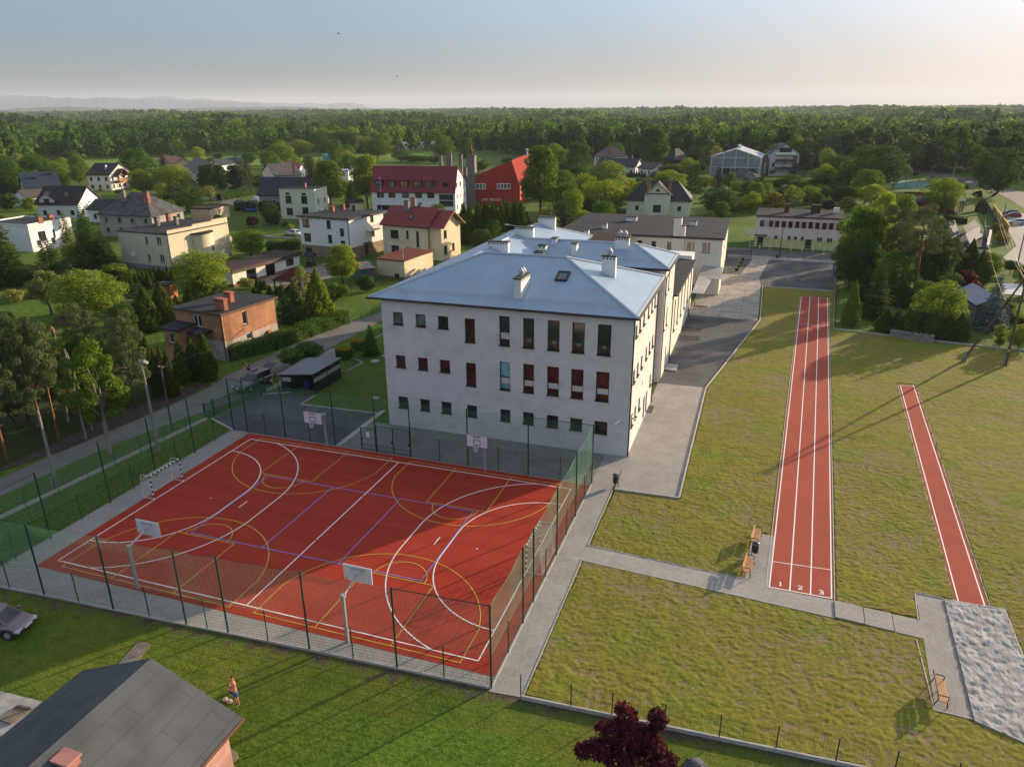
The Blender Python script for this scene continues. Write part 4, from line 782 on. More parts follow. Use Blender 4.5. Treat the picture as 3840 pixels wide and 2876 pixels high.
def hoop(x,y,s,label):
    root=thing('basketball_hoop',label,'basketball hoop',(x,y,0),0,'basketball hoops on the red court'); yb=y+s*1.65
    b=MB(); b.box((x,y,1.55),(.15,.15,3.1)); b.build('post',GALV,root)
    b=MB(); b.tube([(x,y,3.05),(x,y+s*1.5,3.45)],.06,8); b.tube([(x-.35,yb-s*.07,3.75),(x,y+s*1.2,3.4)],.02,5); b.tube([(x+.35,yb-s*.07,3.75),(x,y+s*1.2,3.4)],.02,5); b.box((x,yb-s*.06,3.78),(.95,.05,.05)); b.box((x,y,3.08),(.24,.24,.2)); b.build('arm',GALV,root)
    b=MB(); b.box((x,yb,3.42),(1.8,.05,1.05)); bd=b.build('backboard',M('white_backboard',(.68,.66,.72),.35,.03),root)
    f=MB(); yy=yb+s*.03
    for cx,cz,w,h in ((x,3.93,1.8,.03),(x,2.91,1.8,.03),(x-.885,3.42,.03,1.05),(x+.885,3.42,.03,1.05)): f.mat(1).box((cx,yy,cz),(w,.012,h))
    for cx,cz,w,h in ((x,3.52,.59,.05),(x,3.09,.59,.05),(x-.28,3.3,.05,.45),(x+.28,3.3,.05,.45)): f.mat(0).box((cx,yy,cz),(w,.012,h))
    f.build('target_lines',[BLACK,M('dark_red_trim',(.12,.02,.025),.5)],bd)
    L=MB(); u=.035; glyph={'O':['111','101','101','111'],'K':['101','110','110','101'],'T':['111','010','010','010'],'N':['101','111','111','101']}
    if s<0:
        for k,ch in enumerate('OKTON'):
            for rr,row in enumerate(glyph[ch]):
                for cc,v in enumerate(row):
                    if v=='1': L.box((x-.3+k*.13+cc*u,yy,3.84-rr*u),(u,.012,u))
        L.build('lettering',M('red_lettering',(.45,.03,.03),.6),bd)
    else:
        L.box((x-.74,yb-.03,3.02),(.13,.012,.2)); L.build('sticker',M('orange_sticker',(.75,.36,.02),.5),bd)
    r=MB(); c=(x,yb+s*.3,3.05); pts=[(c[0]+.225*math.cos(t),c[1]+.225*math.sin(t),3.05) for t in np.linspace(0,2*math.pi,17)]; r.tube(pts,.012,5); r.tube([(x,yb,3.05),(x,yb+s*.1,3.05)],.03,5); rm=r.build('rim',M('grey_rim',(.45,.45,.48),.4),bd)
    n=MB()
    for i in range(10):
        t=2*math.pi*i/10; n.tube([(c[0]+.22*math.cos(t),c[1]+.22*math.sin(t),3.04),(c[0]+.15*math.cos(t+.3),c[1]+.15*math.sin(t+.3),2.85),(c[0]+.12*math.cos(t),c[1]+.12*math.sin(t),2.62)],.007,3,False); n.tube([(c[0]+.22*math.cos(t),c[1]+.22*math.sin(t),3.04),(c[0]+.15*math.cos(t-.3),c[1]+.15*math.sin(t-.3),2.85),(c[0]+.12*math.cos(t),c[1]+.12*math.sin(t),2.62)],.007,3,False)
    n.build('net',WHITE,root)
hoop(7.5,21.0,-1,'basketball hoop facing the camera at the gravel yard side of the court'); hoop(22.6,20.98,-1,'basketball hoop facing the camera in front of the school wall')
hoop(7.5,-.75,1,'basketball hoop seen from behind at the near end toward the parked car'); hoop(22.6,-.9,1,'basketball hoop seen from behind at the near end toward the paved path')
def bench(a,b_,label,rz_side=1):
    a,b_=np.array(a,float),np.array(b_,float); L=np.linalg.norm(b_-a); rz=math.atan2(*(b_-a)[::-1]); root=thing('park_bench',label,'bench',(*((a+b_)/2),0),rz,'park benches by the running track')
    u=(b_-a)/L; v=np.array([-u[1],u[0]])*rz_side; c=(a+b_)/2; A3=((*u,0),(*v,0),(0,0,1))
    s=MB()
    for k in range(4): s.obox((*(c+v*(.02+.115*k)),.44),A3,(.9,.05,.018))
    s.build('seat',WOOD,root)
    s=MB()
    for k in range(3): q=np.array((*(c-v*(.06+.03*k)),.55+.13*k)); V=np.array((*(-v*.22),1)); V/=np.linalg.norm(V); s.obox(q,((*u,0),np.cross((*u,0),V),V),(.9,.018,.055))
    s.build('backrest',WOOD,root)
    for sg in(-1,1):
        f=MB(); e=c+u*sg*.78
        f.tube([(*(e-v*.2),0),(*(e-v*.03),.42),(*(e-v*.16),.9)],.028,6); f.tube([(*(e+v*.42),0),(*(e+v*.38),.42),(*(e+v*.40),.62),(*(e+v*.33),.68),(*(e-v*.02),.68),(*(e-v*.1),.66)],.028,6); f.tube([(*(e-v*.05),.42),(*(e+v*.4),.42)],.025,6); f.build('side_frame',BLACK,root)
bench((43.85,16.0),(44.1,17.9),'wooden slatted bench with black iron arms, farther from the camera beside the red track',-1)
bench((43.45,12.3),(43.7,14.2),'wooden slatted bench with black iron arms at the path corner beside the lane numbers',-1)
bench((53.1,4.1),(53.2,6.0),'wooden slatted bench with black iron arms beside the sand pit',-1)
def bin_(p,label,rz=0):
    root=thing('litter_bin',label,'litter bin',(*p,0),rz,'round black litter bins'); b=MB(); b.lathe((*p,.28),[(.17,0),(.2,.02),(.2,.55),(.19,.56)],18); b.build('bin_body',DK,root)
    b=MB(); b.lathe((*p,.98),[(.23,0),(.23,.03),(.12,.09),(.01,.11)],18); b.build('lid',M('dark_lid',(.05,.055,.065),.35),root)
    b=MB(); c,s=math.cos(rz),math.sin(rz); 
    b.tube([(p[0]+.25*c,p[1]+.25*s,0),(p[0]+.25*c,p[1]+.25*s,1.0)],.025,6); 
    for k in (-1,1): b.tube([(p[0]-k*.17*s,p[1]+k*.17*c,.7),(p[0]-k*.17*s,p[1]+k*.17*c,1.0)],.012,5)
    b.build('stand',BLACK,root)
bin_(at('C2',1675,612)[:2],'round black litter bin on a post at the corner of the paved plaza',0.); bin_((44.1,15.1),'round black litter bin standing between the two benches by the track',2.6); bin_(at('C6',1503,180)[:2],'small dark litter bin on the street beside a wooden pole and the car park fence',0)
# ------------------------------------------------------------------ poles and wires
def lampost():
    P=at('B1',1370,670); root=thing('floodlight_pole','grey concrete pole with a floodlight behind the court fence','street lamp',(P[0],P[1],0)); b=MB(); b.tube([(P[0],P[1],-.1),(P[0],P[1],7.6)],[.17,.09],10); b.build('pole',PCONC,root)
    b=MB(); b.tube([(P[0],P[1],7.5),(P[0],P[1],8.1)],.04,6); b.obox((P[0]+.1,P[1]+.15,8.3),((1,0,0),(0,.8,-.6),(0,.6,.8)),(.28,.28,.1)); l=b.build('floodlight',M('grey_floodlight',(.3,.3,.3),.4),root); g=MB(); g.obox((P[0]+.1,P[1]+.07,8.19),((1,0,0),(0,.8,-.6),(0,.6,.8)),(.24,.24,.02)); g.build('lens',M('floodlight_glass',(.6,.6,.58),.1),l)
lampost()
def pole(P,h,label,m=POLEW,r=.13,cross=(),stub=True,lean=(0,0),name='utility_pole',group='wooden utility poles'):
    root=thing(name,label,'utility pole',(P[0],P[1],0),0,group); b=MB(); b.tube([(P[0],P[1],-.2),(P[0]+lean[0],P[1]+lean[1],h)],[r,r*.7],10); b.build('pole',m,root)
    if stub: b=MB(); b.box((P[0]-.2,P[1]-.12,.55),(.2,.18,1.3)); b.build('footing',PCONC,root)
    for z,w,az in cross:
        c=MB(); dx,dy=math.cos(az)*w/2,math.sin(az)*w/2; c.tube([(P[0]-dx,P[1]-dy,z),(P[0]+dx,P[1]+dy,z)],.045,6); o=c.build('crossarm',DK,root); i=MB()
        for t in(-.95,-.55,.55,.95): i.lathe((P[0]+dx*t,P[1]+dy*t,z+.04),[(.04,0),(.07,.05),(.05,.1),(.08,.14),(.03,.2)],8)
        i.build('insulator',M('brown_porcelain',(.25,.17,.13),.3),o)
    return root
LP=at('A8',2095,945); rp=pole(LP,10.4,'dark wooden utility pole with two crossarms on the dry lawn, braced by a leaning strut',POLEW,.15,((7.6,3.6,.15),(10.25,.9,.15)))
b=MB(); b.tube([(66.1,64.4,-.2),(70.3,64.1,10.1)],[.14,.1],10); b.build('strut',POLEW,rp); b=MB(); b.box((66.35,64.2,.4),(.3,.22,.9)); b.build('strut_footing',PCONC,rp)
b=MB(); b.box((LP[0]-.02,LP[1]-.14,1.9),(.22,.02,.25)); b.build('number_plate',M('yellow_plate',(.6,.42,.03),.5),rp)
pole(at('B1',500,1010),6.8,'old wooden utility pole standing on the grass strip inside the roadside fence',PCONC,.13,(),True); pole(at('B1',1490,495),6.4,'thin dark wooden utility pole at the road edge in front of the conifers',POLEW,.1,((6.2,.6,0),),False)
P=at('B1',745,568); rp2=pole(P,8.6,'pale grey double utility pole among the roadside trees',PCONC,.1,(),False,(-.25,.1)); b=MB(); b.tube([(P[0]-1.3,P[1]+1.9,-.1),(P[0]-.2,P[1]+.2,8.2)],.08,8); b.build('strut',PCONC,rp2)
for r,x,y,yt,l in (('C4',1120,1460,960,'dark wooden utility pole at the corner of the cream house with the round bay'),('C4',1755,1190,770,'wooden utility pole in the garden beside the maroon bush'),('C6',1530,165,-60,'wooden utility pole behind the bin at the car park fence'),('E5',1600,1106,750,'tall wooden utility pole in front of the pink two storey building'),('C7',1700,1657,980,'dark wooden utility pole behind the house with solar panels'),('C7',1500,1180,930,'thin wooden utility pole beside the parking area fence')):
    P=at(r,x,y); pole(P,max(6,zat(r,x,yt,P)),l,POLEW,.12,(),False)
P=at('A8',2090,945)
def wires(name,label,segs,r=.012,sag=.7,m=BLACK):
    b=MB()
    for p,q in segs: p,q=np.array(p,float),np.array(q,float); b.tube([p+(q-p)*t-np.array((0,0,4*sag*t*(1-t))) for t in np.linspace(0,1,13)],r,3,False)
    return tag(b.build(name,m,uv=False),label,'cable')
T=np.array([LP[0],LP[1],10.3]); wires('power_line','thin power cables running from the leaning strut pole toward the right side road',[(T+(.2,0,0),(86,140,9)),(T-(.2,0,0),(85.6,140,9)),(T+(1.5,.2,-2.7),(88,140,6.8)),(T-(1.5,.2,2.7),(84,140,6.8))],.008,1.2)
P=at('B1',1490,495); wires('overhead_cable','slack black cable crossing above the road from the dark pole toward the brick house',[((P[0],P[1],6.2),(-9.5,52,6.5)),((P[0],P[1],6.2),(-20,39.5,5)),((P[0],P[1],6.2),(-8.2,7.4,6.6))],.015,.5)
def streetlamp(P,h,label,arm=(1.2,0),m=GALV):
    root=thing('street_lamp',label,'street lamp',(P[0],P[1],0),0,'curved arm street lamps'); b=MB(); e=np.array((P[0]+arm[0],P[1]+arm[1],h)); b.tube([(P[0],P[1],0),(P[0],P[1],h-.5),(P[0]+arm[0]*.3,P[1]+arm[1]*.3,h-.1),e],[.08,.06,.045,.04],8); b.build('pole',m,root); b=MB(); d=np.array((arm[0],arm[1],0)); d/=np.linalg.norm(d); b.obox(e+d*.25,(d,np.cross((0,0,1),d),(0,0,1)),(.32,.12,.06)); b.build('lamp_head',M('lamp_head_grey',(.5,.5,.5),.4),root)
P=at('C5',1372,1010); streetlamp(P+(0.3,-.5,0),6.2,'street lamp with a curved arm in front of the small flat roofed outbuilding',(-2.,-.1))
streetlamp((8.2,73,0),12.2,'street lamp with a curved arm showing above the school roof beside the conifer row',(-1.4,0))
for r,x,y,yt,l in (('C7',1120,800,680,'slim lamp on a post by the round wooden playground building'),('C7',1160,750,640,'slim lamp on a post behind the purple shrub'),('A4',760,580,500,'pale lamp post in the trees left of the big round tree'),('A2',1388,470,358,'tall floodlight post beside the white polytunnel'),('C7',620,600,405,'floodlight post at the small tennis court'),('C7',270,620,330,'floodlight post at the near end of the small tennis court')):
    P=at(r,x,y); streetlamp(P,max(5,zat(r,x,yt,P)),l,(.7,.1))
# ------------------------------------------------------------------ small buildings in the yard, cars, people
def shelter():
    A=np.array((-.75,31.75)); root=thing('bin_shelter','dark slatted metal bin shelter with a sloping roof beside the gravel yard','shelter',(-2,34,0)); c=[(-4.4,31.3),(-.75,31.75),(-.75,37),(-4.6,36.6)]
    SL=M('anthracite_cladding',(.03,.033,.038),.4,.15); LT=M('silver_strip',(.42,.40,.38),.4,.1)
    solid_roof('roof',[[(-4.7,31.0,2.0),(-.5,31.45,2.35),(-.5,37.2,2.35),(-4.9,36.9,2.0)]],[m_trapez('anthracite_sheet',(.05,.06,.075),.25,.35,.5),SL],root,.1)
    for i in range(4):
        p,q=np.array(c[i]),np.array(c[(i+1)%4])
        if i==0: segs=[(p,p+(q-p)*.3)]
        else: segs=[(p,q)]
        for a,e in segs:
            b=MB(); d=(e-a)/np.linalg.norm(e-a); zt=1.95 if i!=1 else 2.1
            for k in range(8): z=.15+k*.235; b.mat(1 if k==6 or k==5 else 0).obox((*((a+e)/2),z),((*d,0),(-d[1],d[0],0),(0,0,1)),(np.linalg.norm(e-a)/2,.015,.105))
            b.build('wall',[SL,LT],root)
    for p in c+[(-2.9,31.5),(-.75,34.4)]: post(root,p,2.05,.05,m=SL)
    r2=thing('wheeled_bin','blue wheeled bin standing inside the dark bin shelter','bin',(-2.2,32.6,0)); b=MB(); b.prism([(-2.5,32.4),(-1.9,32.4),(-1.9,33),(-2.5,33)],.1,1.0); b.build('bin_body',M('blue_bin_plastic',(.03,.05,.22),.4),r2); b=MB(); b.prism([(-2.55,32.35),(-1.85,32.35),(-1.85,33.05),(-2.55,33.05)],1.0,1.08); b.build('lid',M('blue_bin_plastic'),r2)
shelter()
def manhole(P,label,r=.55,m=None):
    b=MB(); b.lathe((P[0],P[1],0),[(r,0),(r,.05),(r*.75,.06),(r*.72,.045),(.02,.045)],20); tag(b.build('manhole_cover',m or CONC),label,'manhole cover')
manhole(at('A6',1950,1255),'round concrete manhole cover in the yard lawn nearest the small fir'); manhole(at('B2',2060,370),'round concrete manhole cover in the yard lawn close to the school wall',.45)
b=MB(); P=at('B2',1955,808); b.prism([(P[0]-.4,P[1]-.3),(P[0]+.4,P[1]-.3),(P[0]+.4,P[1]+.3),(P[0]-.4,P[1]+.3)],0,.06); tag(b.build('drain_cover',CONC),'square concrete drain cover in the lawn left of the school','drain cover')
b=MB(); P=at('E1',826,1132); b.prism([(P[0]-.35,P[1]-.3),(P[0]+.35,P[1]-.3),(P[0]+.35,P[1]+.3),(P[0]-.35,P[1]+.3)],0,.03); tag(b.build('drain_cover',M('rusty_iron',(.12,.09,.07),.8)),'small rusty drain cover in the dry lawn beside the plaza kerb','drain cover')
b=MB(); P=at('E1',465,835); b.prism([(P[0]-1.0,P[1]-1.2),(P[0]+.9,P[1]-1.2),(P[0]+.9,P[1]+.9),(P[0]-1.0,P[1]+.9)],0,.14); o=tag(b.build('entrance_slab',CONC),'pale concrete slab in front of the side door on the gravel','slab'); 
b=MB(); P=at('E1',290,1180); b.prism([(P[0]-.4,P[1]-.9),(P[0]+.45,P[1]-.9),(P[0]+.45,P[1]+.9),(P[0]-.4,P[1]+.9)],0,.05); tag(b.build('doormat',SILL),'dark doormat grid in front of the school side doors','doormat')
for i,y in enumerate(((600,590),(640,520),(665,440))):
    P=at('E1',620+i*22,590-i*70); root=thing('bicycle_rack',('rusty bicycle rack on the gravel, nearest the camera of the three','rusty bicycle rack on the gravel, middle one of the three','rusty bicycle rack on the gravel, farthest of the three near the concrete slabs')[i],'bicycle rack',(P[0],P[1],0),0,'bicycle racks beside the sports hall'); b=MB(); x0,x1=P[0]-1.6,P[0]+1.5
    for yy in (P[1]-.5,P[1]+.5): b.tube([(x0,yy,.05),(x1,yy,.05)],.025,5)
    for xx in np.linspace(x0,x1,9): b.tube([(xx,P[1]-.5,.05),(xx,P[1]-.3,.45),(xx,P[1]+.3,.45),(xx,P[1]+.5,.05)],.02,5)
    b.build('rack_frame',M('rusty_iron'),root)
def bicycle():
    P=at('E1',668,340); root=thing('bicycle','dark bicycle parked against the sports hall wall by the porch','bicycle',(P[0],P[1],0)); c=np.array([P[0],P[1],0])
    for s in(-.52,.52):
        b=MB(); pts=[c+(.06,s,.34)+np.array((0,.33*math.cos(t),.33*math.sin(t))) for t in np.linspace(0,2*math.pi,21)]; b.tube(pts,.022,5); 
        for t in np.linspace(0,math.pi,5)[:-1]: b.tube([c+(.06,s,.34)+np.array((0,.32*math.cos(t),.32*math.sin(t))),c+(.06,s,.34)-np.array((0,.32*math.cos(t),.32*math.sin(t)))],.004,3)
        b.build('wheel',RUBBER,root)
    b=MB(); q=lambda y,z:c+(.06,y,z)
    for p,r in ((q(-.52,.34),q(-.38,.85)),(q(-.4,.8),q(.18,.8)),(q(-.4,.72),q(0,.3)),(q(0,.3),q(.2,.88)),(q(0,.3),q(.52,.34)),(q(.18,.8),q(.52,.34))): b.tube([p,r],.02,6)
    b.build('bicycle_frame',BLACK,root); b=MB(); b.tube([q(-.4,.95)+(-.28,.05,0),q(-.4,.95),q(-.4,.95)+(.28,.05,0)],.015,5); b.tube([q(-.38,.85),q(-.4,.95)],.015,5); b.build('handlebar',BLACK,root); b=MB(); b.obox(q(.22,.92),np.eye(3),(.07,.13,.03)); b.build('saddle',BLACK,root)
bicycle()
def speedbump():
    P=at('E2',1455,1020); b=MB(); 
    for i in range(8): b.mat(i%2).prism([(P[0]-.9+i*.23,P[1]-.2),(P[0]-.68+i*.23,P[1]-.2),(P[0]-.68+i*.23,P[1]+.2),(P[0]-.9+i*.23,P[1]+.2)],0,.12)
    tag(b.build('parking_stop',[M('yellow_rubber',(.5,.36,.04),.6),BLACK]),'yellow and black striped parking stop on the concrete yard near the bicycle','parking stop')
speedbump()
for i,(x,y) in enumerate(((1832,655),(1850,618),(1870,585),(1888,550))):
    P=at('E2',x,y); root=thing('planter',('dark planter with yellow flowers, nearest of four beside the rear wing','dark planter with yellow flowers, second of the row of four','dark planter with yellow flowers, third of the row of four','dark planter with yellow flowers, closest to the front gate')[i],'planter',(P[0],P[1],0),0,'flower planters beside the entrance drive'); b=MB(); b.lathe((P[0],P[1],0),[(.28,0),(.4,.55),(.36,.55),(.34,.5),(.02,.5)],12); b.build('pot',DK,root)
    b=MB(); q=np.random.default_rng(i)
    for k in range(70):
        c=np.array((P[0],P[1],.62))+q.normal(0,.15,3); a=q.normal(0,1,3); a/=np.linalg.norm(a); e=np.cross(a,(0,0,1.)); e/=np.linalg.norm(e)+1e-6; f=np.cross(a,e); b.mat(int(q.random()<.45)).poly([c+.06*e,c+.06*f,c-.06*e,c-.06*f])
    b.build('flowers',[L_GREEN,M('yellow_petals',(.6,.4,.03),.7)],root)
PAINT={}
def paint(n,c=None,rough=.25):
    m=M('car_paint_'+n,c,rough,.04,1,0,spec=.5,fine=0,metal=.25); return m
def car(P,rz,pt,label,L=4.4,Wd=1.78,H=1.5,kind='hatch',open_boot=False,rails=False,group=None,plate=True):
    root=thing('parked_car',label,'car',(P[0],P[1],0),rz,group); ca,sa=math.cos(rz),math.sin(rz); hw=Wd/2
    T=lambda x,y,z:(P[0]+x*ca-y*sa,P[1]+x*sa+y*ca,z)
    bz=.22+ (.06 if kind=='suv' else 0); belt=.62*H+.02
    # body: sections along the length (x, half width, bottom, shoulder z, top z)
    S=[(-L/2,.80,bz+.18,.55*belt+.2,belt-.10),(-L/2+.18,.93,bz+.05,belt-.18,belt-.0),(-L*.30,1.,bz,belt-.16,belt+.01),(0,1.,bz,belt-.17,belt),(L*.18,1.,bz,belt-.18,belt-.03),(L*.30,.98,bz,belt-.22,belt-.10),(L/2-.32,.93,bz+.02,belt-.30,belt-.17),(L/2-.10,.84,bz+.08,belt-.40,belt-.27),(L/2,.66,bz+.15,belt-.52,belt-.38)]
    b=MB(); ring=[]
    for x,k,z0,zs,zt in S:
        w=hw*k; ring.append([T(x,s*a*w,z) for s,a,z in ((-1,.86,z0),(-1,1.,z0+.16),(-1,1.,zs),(-1,.95,(zs+zt)/2+.03),(-1,.84,zt),(-1,.4,zt+.025),(1,.4,zt+.025),(1,.84,zt),(1,.95,(zs+zt)/2+.03),(1,1.,zs),(1,1.,z0+.16),(1,.86,z0))])
    n=12; base=len(b.v); b.v+=[p for r in ring for p in r]
    for i in range(len(ring)-1):
        for k in range(n): a=base+i*n; b.f.append((a+k,a+(k+1)%n,a+n+(k+1)%n,a+n+k)); b.m.append(0)
    b.f.append(tuple(base+k for k in range(n-1,-1,-1))); b.f.append(tuple(base+(len(ring)-1)*n+k for k in range(n))); b.m+=[0,0]
    body=b.build('body',pt,root,smooth=True)
    # cabin
    x0,x1,x2,x3={'hatch':(-L/2+.10,-L/2+.45,L*.08,L*.28),'suv':(-L/2+.08,-L/2+.42,L*.05,L*.22),'sedan':(-L*.36,-L*.2,L*.06,L*.24)}[kind]
    c=MB(); zt=H; zb=belt-.02; w0,w1=hw*.90,hw*.70
    bot=[(x0,w0*.92),(x0+.4,w0),(0,w0),(x2+.2,w0),(x3,w0*.86)]; top=[(x1,w1*.94),(x1+.3,w1),(0,w1*1.02),(x2-.15,w1),(x2+.02,w1*.92)]
    tz=[zt-.09,zt-.01,zt,zt-.015,zt-.06]
    B=[[T(x,s*w,zb) for x,w in bot] for s in(-1,1)]; Tp=[[T(x,s*w,z) for (x,w),z in zip(top,tz)] for s in(-1,1)]
    for i in range(4): c.poly([Tp[0][i],Tp[0][i+1],Tp[1][i+1],Tp[1][i]])
    for s in(0,1):
        for i in range(4): q=[B[s][i],B[s][i+1],Tp[s][i+1],Tp[s][i]]; c.poly(q if s==0 else q[::-1])
    c.poly([B[0][4],B[1][4],Tp[1][4],Tp[0][4]]); c.poly([B[1][0],B[0][0],Tp[0][0],Tp[1][0]]); c.build('cabin',pt,root,smooth=False)
    def gl(q,name,k=.1,off=.012):
        q=[np.array(p,float) for p in q]; m=sum(q)/len(q); nn=np.cross(q[1]-q[0],q[2]-q[0]); nn/=np.linalg.norm(nn); ctr=np.array(T(0,0,zb+.1)); nn=nn if (m-ctr)@nn>0 else -nn
        g=MB(); g.poly([m+(p-m)*(1-k)+nn*off for p in q]); g.build(name,GLASS,root)
    gl([B[0][4],B[1][4],Tp[1][4],Tp[0][4]],'windscreen',.08)
    if not open_boot: gl([B[1][0],B[0][0],Tp[0][0],Tp[1][0]],'rear_window',.16)
    for s in(0,1):
        for i,k in ((1,.1),(2,.1)): gl([B[s][i],B[s][i+1],Tp[s][i+1],Tp[s][i]],'side_window',k)
        gl([B[s][3],B[s][4],Tp[s][4],Tp[s][3]],'side_window',.3)
    for sx in(-1,1):
        for sy in(-1,1):
            x=sx*L*.305; y=sy*(hw-.1); r=.33 if kind!='suv' else .37; w=MB()
            cyl=lambda mb,r_,y0,y1,n=20: mb.tube([T(x,y0,r),T(x,y1,r)],r_,n)
            cyl(w,r,y-.1,y+.112*(1 if sy>0 else 1)); t=w.build('wheel',RUBBER,root); h=MB(); ye=y+sy*.118
            h.tube([T(x,y,r),T(x,ye,r)],r*.62,12); h.build('rim',GALV,t)
            a=MB(); pts=[T(x+(r+.05)*math.cos(q),sy*(hw+.004),r+(r+.05)*math.sin(q)) for q in np.linspace(.0,math.pi,9)]; a.tube(pts,.045,5); a.build('wheel_arch',DK,root)
    for s in(-1,1):
        h=MB(); h.obox(T(L/2-.16,s*hw*.70,belt-.37),((ca,sa,0),(-sa,ca,0),(0,0,1)),(.14,.18,.08)); h.build('headlight',M('headlight_glass',(.6,.62,.65),.08,spec=.6),root)
        h=MB(); h.obox(T(-L/2+.1,s*hw*.80,belt-.14),((ca,sa,0),(-sa,ca,0),(0,0,1)),(.09,.11,.12)); h.build('taillight',M('taillight_red',(.35,.01,.01),.2,spec=.6),root)
        h=MB(); h.obox(T(L*.16,s*(hw+.1),belt+.06),((ca,sa,0),(-sa,ca,0),(0,0,1)),(.08,.1,.07)); h.build('mirror',pt,root)
    g=MB(); g.obox(T(L/2-.02,0,belt-.47),((ca,sa,0),(-sa,ca,0),(0,0,1)),(.05,hw*.5,.07)); g.obox(T(L/2+.0,0,bz+.24),((ca,sa,0),(-sa,ca,0),(0,0,1)),(.03,hw*.55,.07)); g.build('grille',DK,root)
    if plate: g=MB(); g.obox(T(L/2+.04,0,bz+.33),((ca,sa,0),(-sa,ca,0),(0,0,1)),(.02,.26,.055)); g.build('number_plate',WHITE,root)
    if rails:
        for s in(-1,1): g=MB(); g.tube([T(x1+.2,s*(w1-.02),H-.02),T(x1+.35,s*(w1-.02),H+.05),T(x2-.3,s*(w1-.02),H+.05),T(x2-.12,s*(w1-.02),H-.01)],.028,6); g.build('roof_rail',GALV,root)
        g=MB(); g.obox(T((x1+x2)/2+.35,0,H+.004),((ca,sa,0),(-sa,ca,0),(0,0,1)),(.45,w1*.7,.012)); g.build('sunroof',GLASS,root)
    if open_boot:
        d=MB(); p0,p1=T(x1,-w1*.95,H-.05),T(x1,w1*.95,H-.05); q0,q1=T(x1-.95,-w1*1.0,H+.35),T(x1-.95,w1*1.0,H+.35); d.poly([p0,q0,q1,p1]); d.poly([tuple(np.array(v)-(0,0,.06)) for v in (p0,p1,q1,q0)]); d.poly([q0,tuple(np.array(q0)-(0,0,.06)),tuple(np.array(q1)-(0,0,.06)),q1]); d.poly([p0,tuple(np.array(p0)-(0,0,.06)),tuple(np.array(q0)-(0,0,.06)),q0]); d.poly([q1,tuple(np.array(q1)-(0,0,.06)),tuple(np.array(p1)-(0,0,.06)),p1]); dd=d.build('tailgate',pt,root)
        g=MB(); g.poly([T(x1-.12,-w1*.8,H+.02),T(x1-.7,-w1*.8,H+.27),T(x1-.7,w1*.8,H+.27),T(x1-.12,w1*.8,H+.02)]); g.build('rear_window',GLASS,dd)
        g=MB(); g.poly([T(x0-.015,-w0*.8,.8),T(x0-.015,w0*.8,.8),T(x1-.02,w1*.85,H-.14),T(x1-.02,-w1*.85,H-.14)]); g.build('boot_opening',BLACK,root)
    return root
S_=math.pi
car((-8.25,31.7),-S_/2-.13,paint('steel',(.075,.09,.10)),'grey estate car with its tailgate raised, parked on the road by the sliding gate',4.85,1.9,1.62,'suv',True,True)
car((3.0,-6.3),.2,paint('mauve',(.21,.175,.185)),'small mauve grey hatchback parked on the garden grass at the left edge',3.55,1.62,1.45,'hatch')
P=at('A2',455,1255); car(P,2.9,paint('silver',(.42,.44,.47)),'silver family car parked on the lane left of the white three storey house',4.5,1.8,1.6,'hatch')
P=at('C7',1610,1020); car(P,3.1,paint('black',(.02,.02,.024)),'black hatchback in the car park, farthest of the three cars',3.9,1.7,1.5); P=at('C7',1640,1052); car(P,3.1,paint('red',(.22,.012,.02)),'red hatchback with white side lettering in the car park',4.0,1.7,1.48); P=at('C7',1690,1135); car(P,3.1,paint('white',(.6,.6,.6)),'silver white hatchback in the car park, nearest of the three cars',4.2,1.75,1.5)
P=at('A6',648,395); car(P,1.0,paint('white'),'white car half inside the open bay of the long garage',4.0,1.7,1.5,'hatch')
P=at('C5',1075,440); car(P,2.2,paint('silver'),'pale blue car nose showing between the white house and the red roofed house',4.2,1.75,1.45)
P=at('A4',1570,575); car(P,2.6,paint('white'),'white van on the distant side road among the trees',5,1.9,2.0)
def person(P,pose,label,parts,scale=1.,rz=0.):
    root=thing('person',label,'person',(P[0],P[1],0),rz)
    def skin(name,V,E,R,m,parent,lvl=2):
        me=bpy.data.meshes.new(name); me.from_pydata([tuple(np.array(v)*scale) for v in V],E,[]); me.materials.append(m); o=bpy.data.objects.new(name,me); COL.objects.link(o); o.parent=parent
        bmn=bmesh.new(); bmn.from_mesh(me); L=bmn.verts.layers.skin.verify(); bmn.verts.ensure_lookup_table()
        for i,v in enumerate(bmn.verts): r=R[i]; v[L].radius=(r,r) if np.isscalar(r) else r; v[L].use_root=(i==0)
        bmn.to_mesh(me); bmn.free(); s=o.modifiers.new('skin','SKIN'); s.use_smooth_shade=True; u=o.modifiers.new('subsurf','SUBSURF'); u.levels=lvl; u.render_levels=lvl; return o
    V,E,R=pose; bd=skin('body',V,E,R,parts['skin'],root)
    for nm,(v,e,r,m) in parts.get('clothes',{}).items(): skin(nm,v,e,r,m,root,1)
    return root
SKIN=M('skin',(.50,.26,.17),.6,.05,fine=0); HAIR=M('brown_hair',(.05,.028,.017),.7,.2); 
